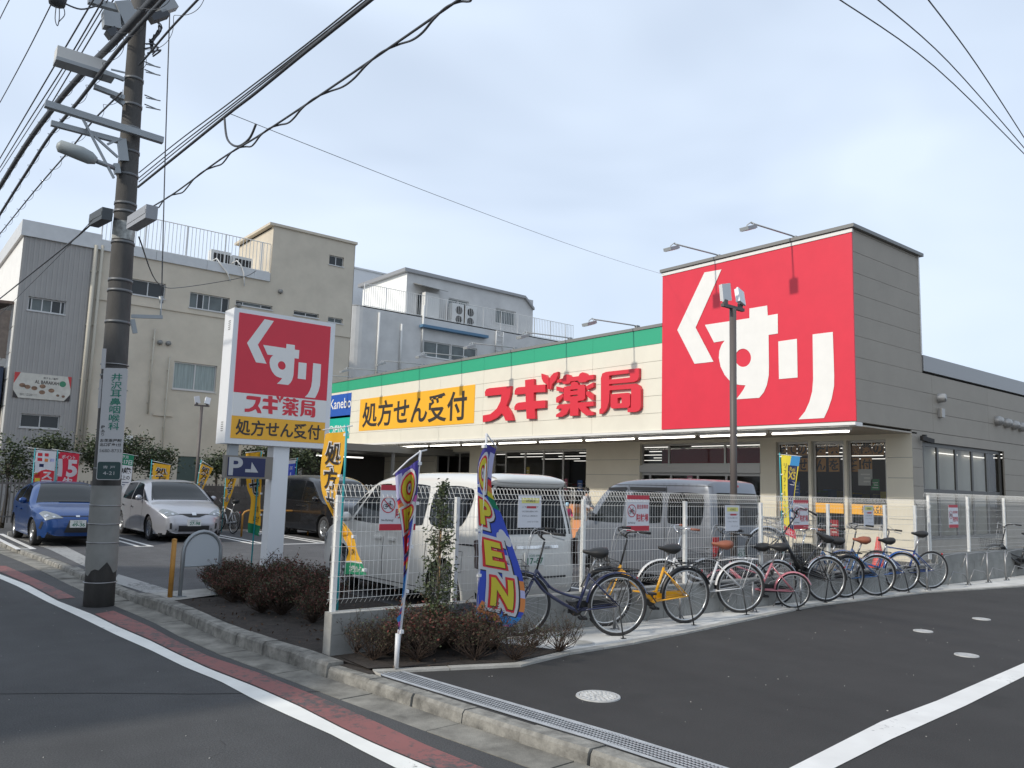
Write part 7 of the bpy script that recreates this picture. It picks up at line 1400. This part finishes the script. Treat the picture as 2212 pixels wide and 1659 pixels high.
deco([(.5, .75), (.9, .5), (.92, .53), (.6, .78)], [(0, 1, 2, 3)], c_sky, off=.009); quad(c_red, 0, .9, 1, 1, .008); text('誕生', c_wht, .2, .92, .8, .98, 0, .012)
for i in range(3): quad(c_wht, .62, .6 + i * .09, .88, .66 + i * .09, .009)
# ============================================================ PLANTS
m_twig = mat('bush_twig', (.05, .032, .022), .9); m_lred = mat('bush_leaf_red', (.135, .036, .026), .7, nscale=9, namt=.5); m_lgrn = mat('bush_leaf_green', (.045, .055, .02), .7, nscale=9, namt=.4); m_lbr = mat('bush_leaf_brown', (.07, .04, .022), .75, nscale=9, namt=.4); m_bark = mat('bark', (.09, .075, .055), .9, nscale=10, namt=.3); m_ev = mat('evergreen_leaf', (.034, .050, .019), .6, nscale=7, namt=.45); m_ev2 = mat('evergreen_leaf_light', (.065, .085, .03), .6, nscale=7, namt=.4)
def leaf(mb, p, s, r):
    a = Vector((r.gauss(0, 1), r.gauss(0, 1), r.gauss(0, .6))).normalized(); b = a.cross(Vector((r.gauss(0, 1), r.gauss(0, 1), r.gauss(0, 1)))).normalized()
    mb.add([p - a * s, p + b * s * .45, p + a * s, p - b * s * .45], [(0, 1, 2, 3)])
def bush(seed, h, rad, nst, nl, ls, mats):
    r = random.Random(seed); tw = MB(); lv = [MB() for _ in mats]
    for i in range(nst):
        a = r.uniform(0, 2 * math.pi); sp = rad * math.sqrt(r.random()); tip = Vector((sp * math.cos(a), sp * math.sin(a), h * r.uniform(.6, 1) * (1 - .35 * (sp / rad) ** 2))); mid = tip * .5 + Vector((r.uniform(-.07, .07), r.uniform(-.07, .07), 0)); mid.z *= .75; tip = tip + Vector((r.uniform(-.04, .04), r.uniform(-.04, .04), r.uniform(-.08, .05)))
        base = Vector((r.uniform(-.02, .02), r.uniform(-.02, .02), 0)); tw.tube([base, mid, tip], [.006, .0035, .0015], 3, cap=False)
        for k in range(5):
            q = .1 + .9 * r.random(); s = mid + (tip - mid) * q; e = s + Vector((r.uniform(-.1, .1), r.uniform(-.1, .1), r.uniform(.03, .11))); tw.tube([s, e], [.002, .001], 3, cap=False)
            for _ in range(nl // 4): leaf(lv[r.randrange(len(lv))], s + (e - s) * r.uniform(.2, 1.15) + Vector((r.gauss(0, .012), r.gauss(0, .012), r.gauss(0, .012))), ls * r.uniform(.6, 1.3), r)
    return tw, lv
def mkbush(protos, lab, p, rz, sc_, group, k):
    if k not in protos:
        tw, lv, mats = protos['make'][k]; t = thing('azalea_bush', lab, 'bush', tuple(p), rz, group); a = tw.build('twigs', m_twig, t); a['kind'] = 'stuff'
        for l_, m in zip(lv, mats): o = l_.build('leaves', m, t); o['kind'] = 'stuff'
        protos[k] = t
    else:
        t = copy_tree(protos[k]); t.location = p; t.rotation_euler = (0, 0, rz); t['label'] = lab; t['group'] = group
    t.scale = (sc_, sc_, sc_ * rng.uniform(.9, 1.1)); return t
pr = {'make': {}}
for k in range(3): tw, lv = bush(k, .52, .34, 85, 22, .016, [0, 1, 2]); pr['make'][k] = (tw, lv, [m_lred, m_lbr, m_lgrn])
for k in range(3, 5): tw, lv = bush(k, .44, .32, 42, 9, .012, [0, 1]); pr['make'][k] = (tw, lv, [m_lbr, m_lgrn])
nb_ = {}; yy = 7.75; k = 0
while yy < 12.6:
    for x in (4.25, 4.8, 5.35) if yy < 11.2 else ((4.5, 5.0, 5.5) if yy < 12 else (4.7, 5.2)):
        if x / yy > .497: continue
        x_ = x + rng.uniform(-.12, .12); rw_ = 'kerb side' if x < 4.6 and yy < 11.2 else 'middle' if x < 5.1 else 'car park side'; nb_[rw_] = nb_.get(rw_, -1) + 1; mkbush(pr, 'reddish azalea bush, %s from the block wall in the %s row' % (ORD[nb_[rw_]], rw_), Vector((x_, yy + rng.uniform(-.1, .1), .03)), rng.uniform(0, 6), rng.uniform(.68, 1.15), 'reddish bushes left of the block wall', k % 3); k += 1
    yy += .64
for i_, (x, y, s_) in enumerate(((4.1, 10.9, .8), (4.2, 11.6, .95), (4.35, 12.2, .9), (4.75, 12.55, .85), (4.1, 9.9, .7))): mkbush(pr, 'reddish azalea bush by the hoop barrier end of the bed, %s of five' % ORD[i_], Vector((x, y, .03)), rng.uniform(0, 6), s_, 'reddish bushes left of the block wall', i_ % 3)
for (u, v, s_, kk, lb_) in ((1027, 1425, .95, 3, 'below the big OPEN banner pole'), (1112, 1425, 1.0, 4, 'below the right edge of the big OPEN banner'), (1208, 1407, .9, 3, 'standing alone at the right tip of the bed'), (768, 1410, .9, 3, 'at the left end beside the wall end'), (904, 1428, .95, 4, 'just right of the twisted banner pole'), (1150, 1400, .8, 4, 'in front of the navy bicycle front wheel'), (1070, 1402, .85, 3, 'directly under the big OPEN banner')):
    p = G(u, v, .03); mkbush(pr, 'sparse brown bush ' + lb_, p, rng.uniform(0, 6), s_, 'brown bushes in front of the block wall', kk)
for i_, (x, y) in enumerate(((4.15, 6.98), (4.5, 7.0), (4.85, 6.95), (5.15, 7.0), (4.35, 6.75), (3.95, 6.85), (4.95, 6.6))): mkbush(pr, 'sparse brown bush close against the block wall, %s of seven' % ORD[i_], Vector((x, y, .03)), rng.uniform(0, 6), rng.uniform(.75, 1.05), 'brown bushes in front of the block wall', rng.choice((0, 3, 4)))
# slim young tree tied to a cane
tp_ = FY(945, 1300, 7.0); th = FY(952, 1052, 7.0).z; t = thing('young_shrub_tree', 'slim young evergreen tied to a cane in front of the mesh fence', 'tree', (tp_.x, 7.0, .03)); r = random.Random(5)
mb = MB(); mb.tube([(0, 0, 0), (.01, .02, .5), (-.01, 0, 1.0), (.0, 0, th - .05)], [.012, .01, .008, .003], 6)
tips = []
for i in range(150):
    z = th * (.12 + .86 * r.random() ** 1.1); w_ = .05 + .26 * (1 - z / th) ** .8; a = r.uniform(0, 6.28); e = Vector((w_ * math.cos(a) * r.uniform(.4, 1), w_ * math.sin(a) * r.uniform(.4, 1), z + r.uniform(0, .1))); mb.tube([(0, 0, z - .05), e], [.003, .001], 3, cap=False); tips.append(((0, 0, z - .05), e))
mb.build('trunk', m_bark, t); l1, l2 = MB(), MB()
for (s, e) in tips:
    for _ in range(15): p = Vector(s) + (e - Vector(s)) * r.uniform(.3, 1.2) + Vector((r.gauss(0, .02), r.gauss(0, .02), r.gauss(0, .025))); leaf(l1 if r.random() < .6 else l2, p, r.uniform(.013, .026), r)
for l_, m in ((l1, m_ev), (l2, m_ev2)): o = l_.build('leaves', m, t); o['kind'] = 'stuff'
mb = MB(); mb.tube([(.03, .03, 0), (.03, .03, th * .72)], .008, 6); mb.build('cane', mat('bamboo_cane', (.30, .19, .08), .6), t)
# trees along the far fence
def tree(u, v, w_, hh, lab, seed, Y=28.2, n=1700):
    p = FY(u, v, Y); r = random.Random(seed); t = thing('evergreen_tree', lab, 'tree', (p.x, Y, 0), 0, 'evergreen trees in front of the beige building'); mb = MB(); zc = p.z
    mb.tube([(0, 0, 0), (.05, 0, zc * .5), (0, 0, zc)], [.07, .05, .03], 7); cl = []
    for i in range(20): a = r.uniform(0, 6.28); q = r.uniform(.2, 1); c_ = Vector((w_ * q * math.cos(a), .5 * w_ * q * math.sin(a), zc + hh * r.uniform(-1, .9))); mb.tube([(0, 0, zc - hh * .6), c_], [.02, .006], 4, cap=False); cl.append((c_, r.uniform(.26, .46)))
    mb.build('trunk', m_bark, t); A, B = MB(), MB()
    for _ in range(n): c_, s_ = r.choice(cl); leaf(A if r.random() < .65 else B, c_ + Vector((r.gauss(0, s_ * .55), r.gauss(0, s_ * .5), r.gauss(0, s_ * .5))), r.uniform(.035, .075), r)
    for l_, m in ((A, m_ev), (B, m_ev2)): o = l_.build('crown', m, t); o['kind'] = 'stuff'
for i, (u, v, w_, hh, lab) in enumerate(((18, 985, .6, .7, 'large dark evergreen at the left edge behind the blue hatchback'), (112, 950, .4, .2, 'low evergreen crown above the white and red banner'), (205, 965, .4, .5, 'evergreen between the red banner and the utility pole'), (285, 965, .45, .5, 'evergreen just right of the utility pole plate'), (345, 985, .45, .4, 'evergreen behind the squarely facing yellow banner'), (468, 990, .4, .2, 'small evergreen behind the parking panel'), (560, 975, .7, .35, 'evergreen crown below the roadside sign'), (655, 985, .7, .35, 'evergreen right of the sign post above the black minivan'))): tree(u, v + 12, w_, hh * .8, lab, 40 + i)
# leaf litter
lt_ = MB(); r = random.Random(9)
for _ in range(260):
    y = r.uniform(6.5, 11.3); x = kx(y) + .2 + r.random() * 1.5
    if y < 7.4: x = r.uniform(kx(6.6) + .3, 5.3); y = r.uniform(6.3, 7.15)
    leaf(lt_, Vector((x, y, .045)), r.uniform(.012, .03), r)
o = lt_.build('leaf_litter', m_lbr); tag(o, 'dry brown leaves scattered on the soil of the planting beds', 'leaves', kind='stuff')
lt_ = MB()
for _ in range(60): leaf(lt_, Vector((r.uniform(.3, 6), r.uniform(.8, 6), RZ + .012 if False else .0)), .006, r)
# ============================================================ PEOPLE AND GOODS BY THE DOOR
def skin(name, V_, E_, rad, m, parent, sub=2):
    me = bpy.data.meshes.new(name); me.from_pydata(V_, E_, []); o = bpy.data.objects.new(name, me); S.collection.objects.link(o); md_ = o.modifiers.new('s', 'SKIN'); me.skin_vertices[0].data[0].use_root = True
    for i, q in enumerate(rad): me.skin_vertices[0].data[i].radius = (q, q) if not isinstance(q, tuple) else q
    s_ = o.modifiers.new('u', 'SUBSURF'); s_.levels = sub; s_.render_levels = sub
    nm_ = bpy.data.meshes.new_from_object(o.evaluated_get(bpy.context.evaluated_depsgraph_get())); bpy.data.objects.remove(o); nm_.materials.clear(); nm_.materials.append(m); nm_.polygons.foreach_set('use_smooth', [True] * len(nm_.polygons)); return obj(name, nm_, parent)
m_skin = mat('skin_tone', (.50, .30, .21), .6); m_hair = mat('black_hair', (.015, .012, .01), .6)
def person(lab, x, y, rz, h, jacket, legs, hat=None, hair=m_hair):
    t = thing('person', lab, 'person', (x, y, 0), rz); s = h / 1.7
    V_ = [(0, 0, .92), (0, 0, 1.15), (0, 0, 1.38), (0, .01, 1.47), (0, 0, 1.56), (0, .01, 1.64), (.16, 0, 1.37), (.23, .05, 1.12), (.2, .25, 1.02), (-.16, 0, 1.37), (-.23, .02, 1.12), (-.2, .2, 1.0), (.09, 0, .86), (.1, .02, .48), (.1, 0, .09), (.1, .12, .04), (-.09, 0, .86), (-.1, -.02, .48), (-.1, -.03, .09), (-.1, .09, .04), (.2, .33, 1.02), (-.2, .28, 1.0)]
    E_ = [(0, 1), (1, 2), (2, 3), (3, 4), (4, 5), (2, 6), (6, 7), (7, 8), (2, 9), (9, 10), (10, 11), (0, 12), (12, 13), (13, 14), (14, 15), (0, 16), (16, 17), (17, 18), (18, 19), (8, 20), (11, 21)]
    rad = [(.14, .1), (.13, .1), (.15, .09), .05, .085, .075, .055, .045, .035, .055, .045, .035, .085, .055, .04, .035, .085, .055, .04, .035, .03, .03]
    skin('body', [tuple(q * s for q in v) for v in V_], E_, [tuple(a * s for a in q) if isinstance(q, tuple) else q * s for q in rad], m_skin, t)
    jv = [0, 1, 2, 6, 7, 8, 9, 10, 11]; ix = {v: i for i, v in enumerate(jv)}; skin('jacket', [tuple(q * s for q in V_[v]) for v in jv], [(ix[a], ix[b]) for a, b in E_ if a in ix and b in ix], [tuple((a + .025) * s for a in rad[v]) if isinstance(rad[v], tuple) else (rad[v] + .022) * s for v in jv], jacket, t)
    lv_ = [0, 12, 13, 14, 16, 17, 18]; ix = {v: i for i, v in enumerate(lv_)}; skin('trousers', [tuple(q * s for q in V_[v]) for v in lv_], [(ix[a], ix[b]) for a, b in E_ if a in ix and b in ix], [tuple((a + .012) * s for a in rad[v]) if isinstance(rad[v], tuple) else (rad[v] + .015) * s for v in lv_], legs, t)
    hc = Vector((0, -.012, 1.605)) * s; mb = MB(); mb.lathe([(0, .125 * s), (.06 * s, .11 * s), (.098 * s, .05 * s), (.1 * s, -.02 * s), (.085 * s, -.09 * s), (.0, -.06 * s)], hc, 'Z', 14); mb.build('hat' if hat else 'hair', hat or hair, t)
    mb = MB(); mb.lathe([(0, .05), (.012, 0), (0, -.01)], (0, .09 * s, 1.57 * s), 'Z', 6); mb.box((-.035 * s, .082 * s, 1.585 * s), (-.018 * s, .092 * s, 1.593 * s)); mb.box((.018 * s, .082 * s, 1.585 * s), (.035 * s, .092 * s, 1.593 * s)); mb.build('face', m_hair, t); return t
p = FX(1268, 1054, 19.4); person('person in a grey padded jacket with black hair standing by the shop front', p.x, p.y, R(200), p.z, mat('jacket_grey', (.45, .45, .47), .8), mat('trousers_pale', (.5, .46, .42), .8))
p = FX(1226, 1086, 19.2); person('child in a pale blue hat and magenta coat beside the shop front cages', p.x, p.y, R(170), p.z, mat('coat_magenta', (.45, .05, .15), .8), mat('trousers_dark', (.05, .05, .06), .8), hat=mat('hat_pale_blue', (.35, .55, .68), .8))
m_card = mat('cardboard', (.42, .27, .14), .85, nscale=3, namt=.1); m_cardo = mat('cardboard_orange', (.62, .27, .12), .8)
for i, (u, dx) in enumerate(((1208, .5), (1240, .3))):
    p = FX(u, 1100, 20.3); t = thing('roll_cage', 'wire roll cage of goods by the shop front, %s one' % ('left', 'right')[i], 'roll cage', (20.3, p.y, 0), 0, 'roll cages by the shop front')
    mb = MB()
    for (a, b) in ((0, 0), (0, .8), (.6, 0), (.6, .8)): mb.tube([(a, b, .12), (a, b, 1.62), (a, b + (.05 if b == 0 else -.05), 1.68)], .014, 5)
    for zz in (.2, .6, 1.0, 1.4, 1.68): mb.tube([(0, 0, zz), (.6, 0, zz)], .008, 4); mb.tube([(0, .8, zz), (.6, .8, zz)], .008, 4); mb.tube([(.6, 0, zz), (.6, .8, zz)], .008, 4)
    mb.tube([(0, .05, 1.68), (0, .75, 1.68)], .014, 5); mb.build('frame', m_trim, t); mb = MB(); mb.box((0, 0, .12), (.6, .8, .16)); mb.build('base', m_metal, t)
    for k in range(3 + i * 0):
        for q in range(2): b_ = MB(); b_.box((-.17, -.17, 0), (.17, .17, .30)); o = b_.build('cardboard_box', m_card if (k + q + i) % 3 else m_cardo); o.location = (20.55, p.y + .22 + q * .37, .165 + k * .31); tag(o, 'cardboard box in the %s roll cage, %s tier, %s side' % (('left', 'right')[i], ('bottom', 'middle', 'top')[k], ('right', 'left')[q]), 'box', 'cardboard boxes in the %s roll cage' % ('left', 'right')[i])
for i, (u, z, m) in enumerate(((1250, .0, m_cardo), (1250, .32, m_cardo), (1262, 0, m_card), (1300, .0, m_card))): p = FX(u, 1150, 18.6); b_ = MB(); b_.box((-.2, -.2, 0), (.2, .2, .31)); o = b_.build('cardboard_box', m); o.location = (18.6 + .1 * i, p.y, z + .002); tag(o, ('lower orange printed carton on the ground by the person', 'upper orange printed carton stacked by the person', 'plain brown carton on the ground beside the orange cartons', 'plain brown carton on the ground right of the person')[i], 'box')
# shopping trolleys
for i, u in enumerate((1668, 1690, 1712, 1735)):
    p = FX(u, 1130, 20.2); t = thing('shopping_trolley', 'grey wire shopping trolley under the shop windows, %s from the left' % ORD[i], 'trolley', (20.2, p.y, 0), 0, 'nested shopping trolleys'); mb = MB()
    for z in (.55, .7, .85, .98): e = (z - .5) * .2; mb.tube([(0 - e, -e, z), (.45 + e, -e, z), (.45 + e, .45 + e, z), (-e, .45 + e, z)], .007, 4, closed=True)
    for k in range(8): mb.tube([(k * .06, 0, .5), (k * .06, -.09, .98)], .004, 3); mb.tube([(0, k * .06, .5), (-.09, k * .06, .98)], .004, 3); mb.tube([(.45, k * .06, .5), (.54, k * .06, .98)], .004, 3)
    mb.build('basket', m_metal, t); mb = MB(); mb.tube([(0, 0, .1), (0, .0, .5), (-.12, 0, 1.02), (-.12, .45, 1.02), (0, .45, .5), (0, .45, .1)], .013, 5); mb.tube([(0, 0, .15), (.5, .03, .15), (.5, .42, .15), (0, .45, .15)], .012, 5); mb.build('frame', m_metal, t)
    mb = MB()
    for (a, b) in ((0, 0), (0, .45), (.5, .03), (.5, .42)): mb.lathe([(0, -.012), (.05, -.012), (.05, .012), (0, .012)], (a, b, .05), 'Y', 8)
    mb.build('castors', m_black, t)
